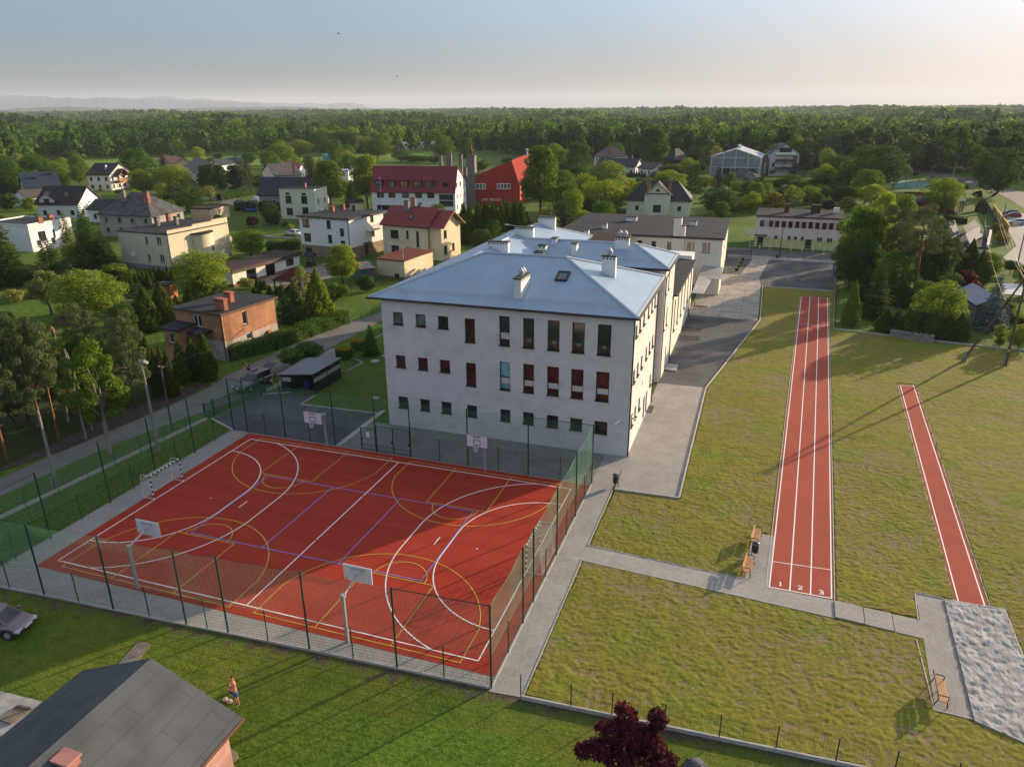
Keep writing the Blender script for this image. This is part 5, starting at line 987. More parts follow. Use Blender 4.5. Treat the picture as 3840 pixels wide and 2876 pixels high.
def pose(arms,bend=0.):
    b=bend; V=[(0,0,.95),(0,-.01-.1*b,1.15),(0,-.22*b,1.36),(0,-.34*b-.01,1.50),(0,-.40*b-.03,1.65),(0,-.44*b-.035,1.76)]; R=[(.155,.12),(.15,.11),(.165,.11),.055,.098,.085]; E=[(0,1),(1,2),(2,3),(3,4),(4,5)]
    n=len(V); V+=[(-.1,0,.88),(-.11,-.02,.5),(-.12,.03,.08),(-.13,-.13,.03),(.1,0,.88),(.13,.03,.5),(.15,.06,.08),(.16,-.1,.03)]; R+=[.105,.065,.045,.035]*2; E+=[(0,n),(n,n+1),(n+1,n+2),(n+2,n+3),(0,n+4),(n+4,n+5),(n+5,n+6),(n+6,n+7)]
    for s,(el,wr,hd) in zip((-1,1),arms):
        k=len(V); V+=[(s*.2,-.22*b,1.40),el,wr,hd]; R+=[.062,.045,.034,.036]; E+=[(2,k),(k,k+1),(k+1,k+2),(k+2,k+3)]
        for j in range(5):
            d=np.array(hd)-np.array(wr); d=d/np.linalg.norm(d); side=np.cross(d,(0,0,1)); side/=np.linalg.norm(side)+1e-6; kk=len(V); V.append(tuple(np.array(hd)+d*(.09-.02*abs(j-2))+side*(j-2)*.02)); R.append(.010); E.append((k+3,kk))
    return V,E,R
P=at('B5',1680,1215)
pm=person(P,pose((((-.27,-.06,1.14),(-.05,-.24,1.16),(.04,-.24,1.18)),((.27,-.06,1.14),(.08,-.22,1.12),(-.02,-.25,1.13)))),'bare chested person in blue shorts standing on the grass behind the felt roof, arms folded',{'skin':SKIN,'clothes':{
 'shorts':([(0,0,.98),(-.1,0,.86),(-.115,-.015,.55),(.1,0,.86),(.13,.02,.55)],[(0,1),(1,2),(0,3),(3,4)],[(.172,.14),.13,.105,.13,.105],M('blue_shorts',(.05,.12,.36),.8)),'waistband':([(0,0,1.0),(0,0,1.07)],[(0,1)],[(.172,.14),(.17,.13)],M('pale_waistband',(.6,.56,.5),.8)),
 'hair':([(0,.0,1.70),(0,-.005,1.79)],[(0,1)],[(.105,.1),(.095,.1)],HAIR)}},1.02,-.5)
P=np.array((-11.0,34.4,0)); person(P,pose((((-.27,-.3,1.2),(-.12,-.55,1.05),(-.08,-.6,1.0)),((.27,-.3,1.2),(.12,-.55,1.05),(.08,-.6,1.0))),.8),'person in a dark t-shirt bending forward on the road beside the grey car',{'skin':SKIN,'clothes':{
 'shirt':([(0,0,.98),(0,-.09,1.18),(0,-.19,1.4),(-.21,-.18,1.4),(.21,-.18,1.4)],[(0,1),(1,2),(2,3),(2,4)],[(.2,.17),(.195,.16),(.205,.17),.11,.11],BLACK),'trousers':([(0,0,.95),(-.1,0,.86),(-.115,0,.1),(.1,0,.86),(.14,.05,.1)],[(0,1),(1,2),(0,3),(3,4)],[(.17,.14),.115,.06,.115,.06],M('dark_trousers',(.03,.03,.045),.9)),'hair':([(0,-.32,1.71),(0,-.34,1.79)],[(0,1)],[(.105,.105),(.095,.1)],HAIR)}},1.,-.4)
P=at('A5',470,1080); person(P,pose((((-.3,-.1,1.15),(-.25,-.2,.92),(-.24,-.22,.85)),((.3,-.1,1.15),(.25,-.2,.92),(.24,-.22,.85))),.3),'person in a dark flowered dress standing in the vegetable garden by the log pile',{'skin':SKIN,'clothes':{
 'dress':([(0,0,.98),(0,-.03,1.2),(0,-.06,1.4),(0,0,.6),(0,0,.35)],[(0,1),(1,2),(0,3),(3,4)],[(.185,.15),(.17,.13),(.19,.12),(.23,.2),(.25,.22)],M('dark_floral_cloth',(.06,.07,.11),.9,.9,14)),'hair':([(0,-.12,1.74),(0,-.12,1.80)],[(0,1)],[(.1,.1),(.07,.08)],HAIR)}},.97,.6)
P=at('C7',1375,865); person(P,pose((((-.26,0,1.15),(-.26,-.05,.9),(-.26,-.06,.82)),((.26,0,1.15),(.26,-.05,.9),(.26,-.06,.82)))),'person in a light blue top walking near the car park fence',{'skin':SKIN,'clothes':{'shirt':([(0,0,.98),(0,0,1.18),(0,0,1.4)],[(0,1),(1,2)],[(.17,.14),(.165,.13),(.18,.13)],M('light_blue_cloth',(.3,.45,.6),.9)),'trousers':([(0,0,.95),(-.1,0,.86),(-.115,0,.1),(.1,0,.86),(.14,.05,.1)],[(0,1),(1,2),(0,3),(3,4)],[(.17,.14),.115,.07,.115,.07],M('tan_trousers',(.35,.28,.2),.9)),'hair':([(0,-.03,1.745),(0,-.02,1.80)],[(0,1)],[(.098,.098),(.07,.08)],HAIR)}},1.,1.)
# ------------------------------------------------------------------ houses
HG='houses of the village'
def e(z,*pts): return [at(r,x,y,z) for r,x,y in pts]
# brick house across the road
A,B,C=e(5.9,('A6',350,772),('A5',1465,812),('A6',1003,592))
h=House('brick_house','orange brick house with a flat dark roof and pale block base beside the clipped hedge','house',A,B,C,5.9,.35,BRICK,HG,(2.45,BASEBR)); BH=h
h.win(0,'A6',[(112,838)],1.3,1.5,mull=(.5,),fw=.1); h.win(0,'A6',[(150,1035)],1.0,.75,fw=.09); h.win(1,'A6',[(603,805)],.75,1.7,fw=.1); h.win(1,'A6',[(652,995)],.95,.9,fw=.12)
h.auto(2,(4.2,),3); h.auto(3,(4.2,),3); h.walls(5.75); h.flat(BIT,.22,trim=M('rust_brown_fascia',(.12,.06,.04),.6))
for q,w in (((365,705),1.5),((445,625),1.0)):
    P=at('A6',q[0],q[1],6.1); chimney(h.root,P[0],P[1],5.9,7.3 if w>1.2 else 7.2,w,.62,h.rz,CHIMB,CHIMB)
f=h.F[1]; b=MB()
for a in (.55,1.15): b.tube([f.p(a,.3,.12),f.p(a,7.0,.12)],.02,5)
for z in np.arange(.5,6.9,.33): b.tube([f.p(.55,z,.12),f.p(1.15,z,.12)],.014,4)
b.build('ladder',M('rusty_iron'),h.root)
pipe(h.root,[h.F[0].p(h.W-.1,5.7,.08),h.F[0].p(h.W-.1,.1,.08)] ,.05)
b=MB(); a,z=f.hit('A6',850,965); b.obox(f.p(a,z,.18),(f.u,f.n,(0,0,1)),(.3,.16,.42)); b.build('meter_box',M('orange_box',(.42,.17,.03),.5),h.root); b=MB(); b.tube([f.p(a,z-.4,.18),f.p(a,0,.18)],.03,5); b.build('gas_pipe',DK,h.root)
# its porch
F0=h.F[0]; L=h.W; u,v=h.u,h.v
pb=MB(); o=h.A+u*4.6-v*0; G=Face(o+u*2.6-v*2.4,-u,2.6); G2=Face(o-v*2.4,v,2.4); G3=Face(o+u*2.6,-v,2.4)
op=(.75,1.6,2.2,3.5); wall(pb,G,-.2,4.0,[op]); wall(pb,G2,-.2,4.0); wall(pb,G3,-.2,4.0); pb.build('porch_wall',BRICK,h.root); window(G,op,h.root,fw=.1)
solid_roof('porch_roof',[[(*(o+u*2.9-v*2.8),4.05),(*(o-u*.3-v*2.8),4.05),(*(o-u*.3),4.25),(*(o+u*2.9),4.25)]],[BIT,DK],h.root,.18)
solid_roof('door_canopy',[[(*(o-u*.3-v*1.6),3.5),(*(o-u*2.9-v*1.6),3.5),(*(o-u*2.9),3.75),(*(o-u*.3),3.75)]],[BIT,DK],h.root,.15)
b=MB(); b.obox((*(o-u*.7-v*.05),2.3),((*u,0),(*v,0),(0,0,1)),(.5,.06,1.05)); b.build('door',BROWN,h.root)
for k in range(6): b=MB(); b.obox((*(o-u*.9-v*(.4+.3*k)),(1.25-.2*k)/2),((*u,0),(*v,0),(0,0,1)),(.8,.16,(1.25-.2*k)/2)); b.build('step',CONC,h.root)
# cream house with the round bay
ZB=6.9; A,B,C=e(ZB,('A5',1445,182),('A5',1005,148),('C4',1050,945)); C=A+(C-A)*.98
h=House('cream_house','cream flat roofed two storey house with a half round bay and stepped parapet','house',A,B,C,ZB,.12,PL_CREAM,HG,(.75,M('blue_grey_plinth',(.22,.25,.3),.9)),D=15.5)
h.win(0,'A5',[(1265,235),(1290,385)],.62,1.45,fw=.07); h.win(0,'A5',[(1372,240),(1400,392)],1.15,1.45,mull=(.5,),fw=.07); h.auto(3,(1.9,5),3.5); h.walls(ZB-.05)
h.flat(BIT,.2,slope=(0,.15)); f=h.F[1]; b=MB(); 
for i,(a0,a1,hh) in enumerate(((0,.4,.65),(.4,.72,.95),(.72,1,1.2))):
    b.obox(f.p(f.L*(a0+a1)/2,ZB+hh/2-.1,-.14),(f.u,f.n,(0,0,1)),(f.L*(a1-a0)/2,.15,hh/2+.1))
b.build('parapet',PL_CREAM,h.root); b=MB()
for i,(a0,a1,hh) in enumerate(((0,.4,.65),(.4,.72,.95),(.72,1,1.2))): b.obox(f.p(f.L*(a0+a1)/2,ZB+hh+.03,-.14),(f.u,f.n,(0,0,1)),(f.L*(a1-a0)/2+.05,.22,.04))
b.build('coping',M('rust_coping',(.2,.09,.05),.7),h.root)
b=MB(); c=f.p(f.L*.52,0,0); pts=[c+f.u*(2.35*math.cos(t))+f.n*(1.75*math.sin(t)) for t in np.linspace(0,S_,17)]; 
for i in range(16): p,q=pts[i],pts[i+1]; b.poly([p,q,q+(0,0,6.0),p+(0,0,6.0)][::-1])
b.build('bay',PL_CREAM,h.root); b=MB(); b.prism([tuple((c+f.u*(2.6*math.cos(t))+f.n*(2.0*math.sin(t)))[:2]) for t in np.linspace(0,S_,17)],6.0,6.2); b.build('bay_roof',BITB,h.root)
t=1.15; p=c+f.u*(2.36*math.cos(t))+f.n*(1.76*math.sin(t)); nn=f.u*math.cos(t)*.74+f.n*math.sin(t); nn/=np.linalg.norm(nn); G=Face((p-np.cross((0,0,1),nn)*.5)[:2],np.cross((0,0,1),nn)[:2],1.); window(G,(.1,.9,2.6,3.7),h.root,depth=-.05)
for x,y,w in ((335,1090,.9),(490,1030,.75),(600,1080,.7)): P=at('C4',x,y,ZB+.1); chimney(h.root,P[0],P[1],ZB,ZB+1.75,w,.6,h.rz,CHIMG if x!=490 else CHIMB,CAPM)
P=at('C4',270,980,ZB+1.3)
for q in ((250,970),(355,975)): P=at('C4',q[0],q[1],ZB+1.35); b=MB(); b.lathe((P[0],P[1],P[2]-.3),[(.05,0),(.35,.15),(.38,.2),(.3,.2),(.02,.12)],14); b.build('satellite_dish',GALV,h.root)
a,z=h.F[0].hit('A5',1160,355); b=MB(); b.obox(h.F[0].p(a,z,.2),(h.F[0].u,h.F[0].n,(0,0,1)),(.42,.15,.3)); b.build('air_conditioner',WHITE,h.root); pipe(h.root,[h.F[0].p(h.F[0].L-.1,ZB-.1,.1),h.F[0].p(h.F[0].L-.1,.1,.1)])
# white three storey house
ZW=8.15; A,B,C=e(ZW,('C5',760,358),('C5',175,320),('C5',1055,265))
h=House('white_house','white flat roofed three storey house with a brown stone base and a balcony','house',A,B,C,ZW,.4,PL_W,HG,(2.3,STONE))
h.win(0,'C5',[(285,402),(305,560)],1.75,1.6,frame=BROWN,mull=(.5,),fw=.1); h.win(0,'C5',[(537,420),(553,578)],1.0,1.6,frame=BROWN,fw=.1); h.win(0,'C5',[(685,505),(698,640)],1.0,1.5,frame=BROWN,fw=.1); h.win(0,'C5',[(322,715)],1.6,1.5,frame=BROWN)
h.win(1,'C5',[(1015,350),(1028,510)],1.1,1.5,frame=BROWN,mull=(.5,)); h.auto(2,(4,6.8),3.4); h.auto(3,(1.2,4,6.8),3.4); h.walls(ZW-.1); h.flat(BIT,.3)
for x,y,m in ((580,278,CHIMB),(697,255,CHIMB),(828,268,CAPM)): P=at('C5',x,y,ZW); chimney(h.root,P[0],P[1],ZW-.05,ZW+1.15,.85,.6,h.rz,m,m)
f=h.F[1]; b=MB(); a,z=f.hit('C5',1010,470); b.obox(f.p(a,5.0,.6),(f.u,f.n,(0,0,1)),(1.6,.65,.09)); o=b.build('balcony',PL_W,h.root); b=MB()
for t in np.linspace(-1.55,1.55,12): b.tube([f.p(a+t,5.05,1.2),f.p(a+t,6.05,1.2)],.02,4)
b.tube([f.p(a-1.6,6.05,1.2),f.p(a+1.6,6.05,1.2)],.03,5); b.build('railing',DK,o)
b=MB(); a,_=f.hit('C5',955,670); b.obox(f.p(a,2.6,.4),(f.u,f.n,(0,0,1)),(1.0,.5,.06)); b.build('door_canopy',BROWN,h.root); b=MB(); b.obox(f.p(a,1.1,.05),(f.u,f.n,(0,0,1)),(.5,.06,1.1)); b.build('door',BROWN,h.root)
pipe(h.root,[h.F[0].p(h.F[0].L-.2,ZW-.2,.08),h.F[0].p(h.F[0].L-.2,.2,.08)],.06)
b=MB(); b.tube([h.P(3,6,ZW),h.P(3,6,ZW+5)],.03,5); b.build('antenna_mast',DK,h.root)
# yellow house with red tiles
ZY=6.5; A,B,C=e(ZY,('C5',1640,455),('C5',1095,415),('C5',1960,395))
h=House('yellow_house','light yellow house with maroon tiled gable roof and a gabled wing toward the school','house',A,B,C,ZY,.45,PL_YEL,HG,D=9.2)
h.win(0,'C5',[(1265,525)],1.9,1.6,frame=BROWN,mull=(.5,),fw=.08); h.win(0,'C5',[(1408,535)],.6,1.6,frame=BROWN); h.win(0,'C5',[(1522,583)],.65,3.1,frame=BROWN,trans=(.5,)); h.win(0,'C5',[(1275,690)],1.9,1.4,frame=BROWN,mull=(.5,)); h.win(0,'C5',[(1415,690)],.5,.7,frame=BROWN); h.auto(2,(2,5),3.5); h.auto(3,(2,5),4)
h.gable('u',3.3,T_RED); R0=h
W2=3.2; A2=h.P(-2.7,0.3,ZY)
# cross wing toward the right
g=MB(); Z=ZY; q=lambda a,b,z:h.P(a,b,z)
Gf=Face(tuple(q(-2.3,1.0,0)[:2]),h.v,7.3); ops=[]; wl=[]
for x,y,w,hh in ((1827,530,1.15,1.6),(1833,700,1.15,1.6),(1917,665,.9,1.5)): a,z=Gf.hit('C5',x,y); ops.append((max(.2,a-w/2),min(7.1,a+w/2),z-hh/2,z+hh/2))
wall(g,Gf,-.3,ZY,ops); g.poly([Gf.p(0,ZY),Gf.p(7.3,ZY),Gf.p(3.65,ZY+2.35)]); wall(g,Face(tuple(q(.4,1.0,0)[:2]),-h.u,2.7),-.3,ZY); wall(g,Face(tuple(q(-2.3,8.3,0)[:2]),h.u,2.7),-.3,ZY); g.build('wall',PL_YEL,h.root)
for o in ops: window(Gf,o,h.root,frame=BROWN)
solid_roof('roof',[[q(-3.3,.4,ZY+.02),q(3.0,.4,ZY+.02),q(3.0,4.65,ZY+2.9),q(-3.3,4.65,ZY+2.9)],[q(-3.3,8.9,ZY+.02),q(3.0,8.9,ZY+.02),q(3.0,4.65,ZY+2.9),q(-3.3,4.65,ZY+2.9)]],[T_RED,M('pale_timber',(.35,.2,.1),.7)],h.root,.2)
for x,y,z0,z1,w in ((1410,310,7.5,11,1.0),(1477,185,9,10.9,1.1)): P=at('C5',x,y,z0+.7); chimney(h.root,P[0],P[1],z0-.5,z1,w,.6,h.rz,CHIMG,CAPM)
for x,y in ((1450,345),(1545,208)):
    sl_=3.3/(h.eD/2); V=np.array((*h.v,sl_)); V/=np.linalg.norm(V); N=np.cross((*h.u,0),V); N=N if N[2]>0 else -N; P=onplane('C5',x,y,(*h.eA,ZY),N); lz=P[2]; b=MB(); b.obox(np.array((P[0],P[1],lz))+N*.06,((*h.u,0),V,N),(.42,.6,.07)); o=b.build('skylight',DK,h.root); b=MB(); b.obox(np.array((P[0],P[1],lz))+N*.13,((*h.u,0),V,N),(.33,.5,.01)); b.build('pane',GLASS_G,o)
pipe(h.root,[h.P(.3,-.05,ZY-.2),h.P(.3,.38,ZY-1),h.P(.3,.38,.1)],.06)
# outbuilding
A,B,C=e(3.4,('C5',1375,822),('C5',1045,790),('C5',1565,706)); h=House('outbuilding','small pale yellow outbuilding with a rusty red flat roof in front of the yellow house','outbuilding',A,B,C,3.4,.25,PL_YEL,None,(.4,STONE))
h.win(0,'C5',[(1293,988)],1.0,.7,frame=BROWN); h.walls(3.3); h.flat(m_bitumen('rusty_red_felt',(.17,.055,.042)),.15,slope=(0,.25),trim=BROWN)
P=at('C5',960,900); h=House('tin_shed','low blue grey shed with a weathered red and grey sheet roof left of the outbuilding','shed',*e(2.3,('C5',1062,900),('C5',880,915),('C5',1060,820)),2.3,.1,M('blue_grey_tin',(.07,.10,.13),.6,.2),None); h.walls(2.2); h.flat(m_stain('rusty_sheet',(.28,.25,.25),(.16,.05,.045),.45,.6,.6),.1)
# long garage
A,B,C=e(3.0,('A6',465,318),('A6',1195,122),('A6',372,252)); h=House('garage','long white garage with open bays and a low brown felt roof','garage',A,B,C,3.0,.45,PL_WARM,None,(.5,M('brown_plinth',(.16,.08,.06),.8)),D=6.2)
fi=0 if abs((h.F[0].n[:2])@(CAMP[:2]-h.A))>0 else 0
h.walls_ops=None
for x,y,w in ((672,350,2.4),(870,305,2.4),(1070,228,2.2)): a,z=h.F[0].hit('A6',x,y); h.ops[0].append((a-w/2,a+w/2,.02 if x<1000 else 1.,2.25))
h.walls(2.9); h.flat(BITB,.25,trim=BROWN); 
b=MB(); F=h.F[0]; b.obox(F.p(F.L/2,2.62,.3),(F.u,F.n,(0,0,1)),(F.L/2+.3,.05,.27)); b.build('fascia',M('brown_timber',(.09,.05,.035),.7),h.root)
b=MB(); b.obox(F.p(F.L/2,1.4,-3.0),(F.u,F.n,(0,0,1)),(F.L/2-.3,.05,1.3)); b.build('inner_wall',PL_GREY,h.root)
o=h.ops[0][2]; window(F,o,h.root,frame=BROWN,mull=(.5,))
# gazebo, wishing well
P=at('A6',1115,395,2.3); root=thing('gazebo','dark gazebo with a maroon pyramid roof in the paved courtyard','gazebo',(P[0],P[1],0)); c=[(-2.6,-2.6),(2.6,-2.6),(2.6,2.6),(-2.6,2.6)]; X=[(P[0]+p[0],P[1]+p[1]) for p in c]; T_=(P[0],P[1],4.0)
solid_roof('roof',[[(*X[i],2.35),(*X[(i+1)%4],2.35),T_] for i in range(4)],[m_bitumen('maroon_shingle',(.10,.025,.025),.3),BROWN],root,.12)
for p in X: b=MB(); b.box((P[0]+(p[0]-P[0])*.88,P[1]+(p[1]-P[1])*.88,1.15),(.16,.16,2.3)); b.build('post',BROWN,root)
for i in range(4): b=MB(); p,q=np.array(X[i]),np.array(X[(i+1)%4]); p=np.array(P[:2])+(p-P[:2])*.88; q=np.array(P[:2])+(q-P[:2])*.88; b.obox((*((p+q)/2),.5),((*((q-p)/np.linalg.norm(q-p)),0),(*(np.array([-(q-p)[1],(q-p)[0]])/np.linalg.norm(q-p)),0),(0,0,1)),(np.linalg.norm(q-p)/2,.04,.45)); b.build('side_panel',BROWN,root)
P=at('A6',1290,275); root=thing('wishing_well','small dark timber well house with a grey roof beside the white three storey house','well house',(P[0],P[1],0)); b=MB(); b.box((P[0],P[1],.5),(1.3,1.3,1.0)); b.build('well_wall',BROWN,root)
for s in(-1,1): b=MB(); b.box((P[0]+s*.55,P[1],1.3),(.12,.12,1.8)); b.build('post',BROWN,root)
solid_roof('roof',[[(P[0]-1,P[1]-.95,2.0),(P[0]+1,P[1]-.95,2.0),(P[0]+1,P[1],2.75),(P[0]-1,P[1],2.75)],[(P[0]-1,P[1]+.95,2.0),(P[0]+1,P[1]+.95,2.0),(P[0]+1,P[1],2.75),(P[0]-1,P[1],2.75)]],[T_GREY,BROWN],root,.08)
# pale green apartment house and the dark roofed house behind it
A,B,C=e(8.0,('A2',640,855),('A2',330,852),('A2',720,845)); h=House('pale_green_house','pale green three storey house with small dark windows behind the white three storey house','house',A,B,A+np.array((1.2,9.5,0)),8.0,.1,PL_PG,HG)
h.win(0,'A2',[(418,942),(555,945)],1.75,2.0,frame=DK,mull=(.5,)); h.win(0,'A2',[(430,1045),(565,1040)],1.8,1.9,frame=DK,mull=(.5,)); h.win(0,'A2',[(410,890),(550,895)],1.2,.6,frame=DK); h.auto(1,(1.6,4.6),3.4); h.walls(8.0); h.flat(BIT,.15,trim=PL_PG)
P=at('A2',558,835,8.3); chimney(h.root,P[0],P[1],8,9.5,.9,.7,h.rz)
A,B,C=e(3.6,('A2',690,905),('A2',140,906),('A2',690,905)); h=House('dark_roof_house','low house with a large dark slate gable roof behind the pale green house','house',A,B,A+np.array((-2,13.,0)),3.6,.5,PL_GREY,HG); h.auto(0,(1.5,),3); h.gable('u',5.0,T_GREY,DK); P=at('A2',535,790,6.5); chimney(h.root,P[0],P[1],5,7.8,.8,.8,h.rz,CAPM)
# fire station
ZF=6.3; A,B,C=e(ZF,('A2',1862,878),('A2',1130,868),('A2',1862,878)); u=(B-A)/np.linalg.norm(B-A); v=np.array((-u[1],u[0],0)); v=v if v[1]>0 else -v
h=House('fire_station','long white building with a steep maroon sheet metal roof and dormer windows','public building',A,B,A+v*13,ZF,.15,PL_W); FS=h
h.win(0,'A2',[(1213,898),(1312,898),(1430,898),(1543,900),(1648,902)],2.1,1.7,frame=DK,mull=(.5,)); h.win(0,'A2',[(1782,922),(1783,977)],4.2,1.5,frame=DK,mull=(.33,.66)); h.win(0,'A2',[(1240,1010)],4,1.4,frame=DK,mull=(.33,.66))
h.auto(1,(1.8,4.8,8),4); W_,D_=h.eW,h.eD; zt=13.1
h.walls(ZF); P=h.P
solid_roof('roof',[[P(0,-.25,ZF-.15),P(W_,-.25,ZF-.15),P(W_,3.6,zt),P(0,3.6,zt)],[P(0,3.6,zt),P(W_,3.6,zt),P(W_,D_+.2,8.6),P(0,D_+.2,8.6)]],[MAROON,M('maroon_trim',(.12,.02,.025),.5)],h.root,.25)
b=MB(); 
for a in (.3,W_-.3): b.poly([P(a,.1,ZF-.1),P(a,3.55,zt-.3),P(a,D_-.1,8.4),P(a,D_-.1,ZF-.1)][::(1 if a>1 else -1)])
b.build('gable_wall',PL_W,h.root)
for i,x in enumerate((1200,1302,1418,1535,1640)):
    Fd=Face(h.F[0].o[:2]+h.F[0].n[:2]*.0,h.F[0].u[:2],W_); a=h.F[0].hit('A2',x,895)[0]; G=Face((h.F[0].p(a-1.25,0,-.15))[:2],h.F[0].u[:2],2.5); w=window(G,(.2,2.3,ZF+.9,ZF+2.75),h.root,frame=DK,mull=(.5,),depth=.1,sill=None,glass=GLASS_L if i in (0,1,4) else GLASS); 
    b=MB(); b.obox(G.p(1.25,ZF+2.95,-.55),(G.u,G.n,(0,0,1)),(1.3,.7,.1)); 
    for t in(.1,2.4): b.poly([G.p(t,ZF+.7,-.05),G.p(t,ZF+2.9,-.05),G.p(t,ZF+2.9,-1.6)])
    b.build('dormer',M('maroon_trim'),h.root)
a=h.F[0].hit('A2',1775,895)[0]; G=Face((h.F[0].p(a-1,0,-.2))[:2],h.F[0].u[:2],2.); window(G,(.1,1.9,ZF+1.5,ZF+2.5),h.root,frame=DK,depth=.1,sill=None)
for x,y,z0,z1,w in ((1732,580,8,14.2,1.0),(1803,575,8,14.6,2.0),(1905,590,7,14,1.2),(1945,650,6,12,1.0)): Q=at('A2',x,y,13.4 if x<1850 else 12.5); chimney(h.root,Q[0],Q[1],z0,z1,w,.8,h.rz,CHIMG,CAPM)
b=MB(); Q=at('A2',1998,1000); Q=at('A2',1998,562,15.); b.box((Q[0],Q[1],7.4),(2.6,2.6,15),h.rz); o=b.build('hose_tower',CHIMG,h.root); b=MB(); b.box((Q[0],Q[1],14.98),(2.9,2.9,.2),h.rz); b.lathe((Q[0],Q[1],15.1),[(.3,0),(.3,.8),(.7,1.1),(.3,1.5),(.1,3.2)],10); b.build('siren',M('maroon_trim'),o)
b=MB(); m1=M('pole_red',(.45,.04,.04),.5); Q=at('C5',1130,330); 
for i in range(18): b.mat(i%2).tube([(Q[0],Q[1],i*.6),(Q[0],Q[1],i*.6+.6)],.07,6)
fp=thing('flagpole','red and white striped pole in front of the long white building','pole',(Q[0],Q[1],0)); b.build('pole',[m1,WHITE],fp)
# red fire brigade hall with the lettering
gA=at('A2',1955,990,.3); gB=at('A3',345,985,.3); u=(gB-gA)/np.linalg.norm(gB-gA); v=np.array((-u[1],u[0],0)); root=thing('fire_brigade_hall','red sheet clad hall with a raking roof and white lettering on its side','public building',(*gA[:2],0)); L=np.linalg.norm(gB-gA)
F=Face(gA[:2],u[:2],L); zl=F.hit('A2',1953,772)[1]; ap,zr=F.hit('A3',272,605); 
b=MB(); b.poly([F.p(0,-.3),F.p(L,-.3),F.p(L,F.hit('A3',345,826)[1]),F.p(ap,zr),F.p(0,zl)]); 
bk=at('A3',437,540,zr); k=bk-F.p(ap,zr); k[2]=0; b.poly([F.p(L,-.3),F.p(L,-.3)+k,F.p(L,F.hit('A3',345,826)[1])+k,F.p(L,F.hit('A3',345,826)[1])]); b.poly([F.p(0,-.3)+k,F.p(0,-.3),F.p(0,zl),F.p(0,zl)+k]); b.poly([F.p(L,-.3)+k,F.p(0,-.3)+k,F.p(0,zl)+k,F.p(ap,zr)+k,F.p(L,F.hit('A3',345,826)[1])+k]); b.build('wall',REDSHEET,root)
kz=np.zeros(3); solid_roof('roof',[[F.p(ap,zr+.05),F.p(0,zl+.05)-F.u*.4,F.p(0,zl+.05)+k-F.u*.4,F.p(ap,zr+.05)+k],[F.p(L,F.hit('A3',345,826)[1]+.05),F.p(ap,zr+.05),F.p(ap,zr+.05)+k+kz,F.p(L,F.hit('A3',345,826)[1]+.05)+k+kz]],[m_trapez('faded_red_sheet',(.27,.045,.038),.3,.9,.03),M('pale_red_trim',(.5,.22,.2),.6)],root,.2)
for x in (25,205):
    a,z=F.hit('A3' if x>100 else 'A2',205 if x>100 else 2067,828); w=window(F,(a-2.1,a+2.1,z-.85,z+.85),root,depth=-.06,mull=(.25,.5,.75),sill=None,glass=GLASS_L,fw=.16)
a,z=F.hit('A3',95,885); b=MB(); b.obox(F.p(a,z,.1),(F.u,F.n,(0,0,1)),(.3,.1,.45)); b.build('wall_lamp',DK,root)
def text(s,F,a,z,h,m,parent,name='lettering',d=.05):
    G={'O':'01110 10001 10001 10001 10001 10001 01110','S':'01111 10000 10000 01110 00001 00001 11110','P':'11110 10001 10001 11110 10000 10000 10000','M':'10001 11011 10101 10101 10001 10001 10001','N':'10001 11001 10101 10101 10011 10001 10001','I':'01110 00100 00100 00100 00100 00100 01110','C':'01110 10001 10000 10000 10000 10001 01110','H':'10001 10001 10001 11111 10001 10001 10001',' ':'0 0 0 0 0 0 0'}
    b=MB(); p=h/7; x=a
    for ch in s:
        rows=G[ch].split()
        for r_,row in enumerate(rows):
            for c_,t in enumerate(row):
                if t=='1': b.obox(F.p(x+(c_+.5)*p,z+h-(r_+.5)*p,d),(F.u,F.n,(0,0,1)),(p*.56,.03,p*.56))
        x+=p*(6.2 if ch not in ' I' else 3.6) if ch!='I' else p*6
    b.build(name,m,parent)
a0,z0=F.hit('A2',2092,955); a1,_=F.hit('A3',178,955); n=sum(6 if c=='I' else(3.6 if c==' ' else 6.2) for c in 'OSP MNICH'); text('OSP MNICH',F,a0,z0,(a1-a0)/n*7,M('white_lettering',(.75,.74,.72),.6),root)
b=MB(); Q=at('A3',405,540,zr+2); b.lathe((Q[0],Q[1],zr+1),[(.3,0),(.3,1.6),(.7,1.8),(.1,2.4)],10); b.build('vent',GALV,root)
h=House('link_building','low white link with a dark roof between the maroon roofed building and the red hall','house',gA+v*4,gA+v*4-u*4.4,gA+v*12,6.0,.1,PL_W); h.auto(0,(4.5,),4,1.2,1.6); h.walls(6); h.flat(BIT,.2,slope=(1.2,0))
# black hipped house with green gable
A,B,C=e(4.6,('A3',1833,957),('A3',1255,945),('A3',1833,957)); h=House('villa','villa with a black tiled half hipped roof and a pale green gable front','house',A,B,A+np.array((-1.,14.5,0)),4.6,.4,PL_PG,HG); h.auto(0,(2.5,),5); h.auto(1,(2,),4); h.hip(4.6,T_BLACK,DK,ins=4.2)
P0=h.P(h.eW*.32,-.2,0); P1=h.P(h.eW*.71,-.2,0); g=Face(P1[:2],(P0-P1)[:2],np.linalg.norm(P0-P1)); b=MB(); a,z=g.hit('A3',1528,1020); op=(a-1.05,a+1.05,z-.95,z+.95); wall(b,g,0,6.4,[op]); b.poly([g.p(.2,6.4,-.0),g.p(g.L-.2,6.4,-.0),g.p(g.L/2,9.1,-.0)]); 
for s,t in ((0,1),(g.L,-1)): b.poly([g.p(s,0),g.p(s,0,-4),g.p(s,6.4,-4),g.p(s,6.4)][::t])
b.build('gable_front',PL_PG,h.root); window(g,op,h.root,frame=BROWN,mull=(.33,.66),trans=(.35,))
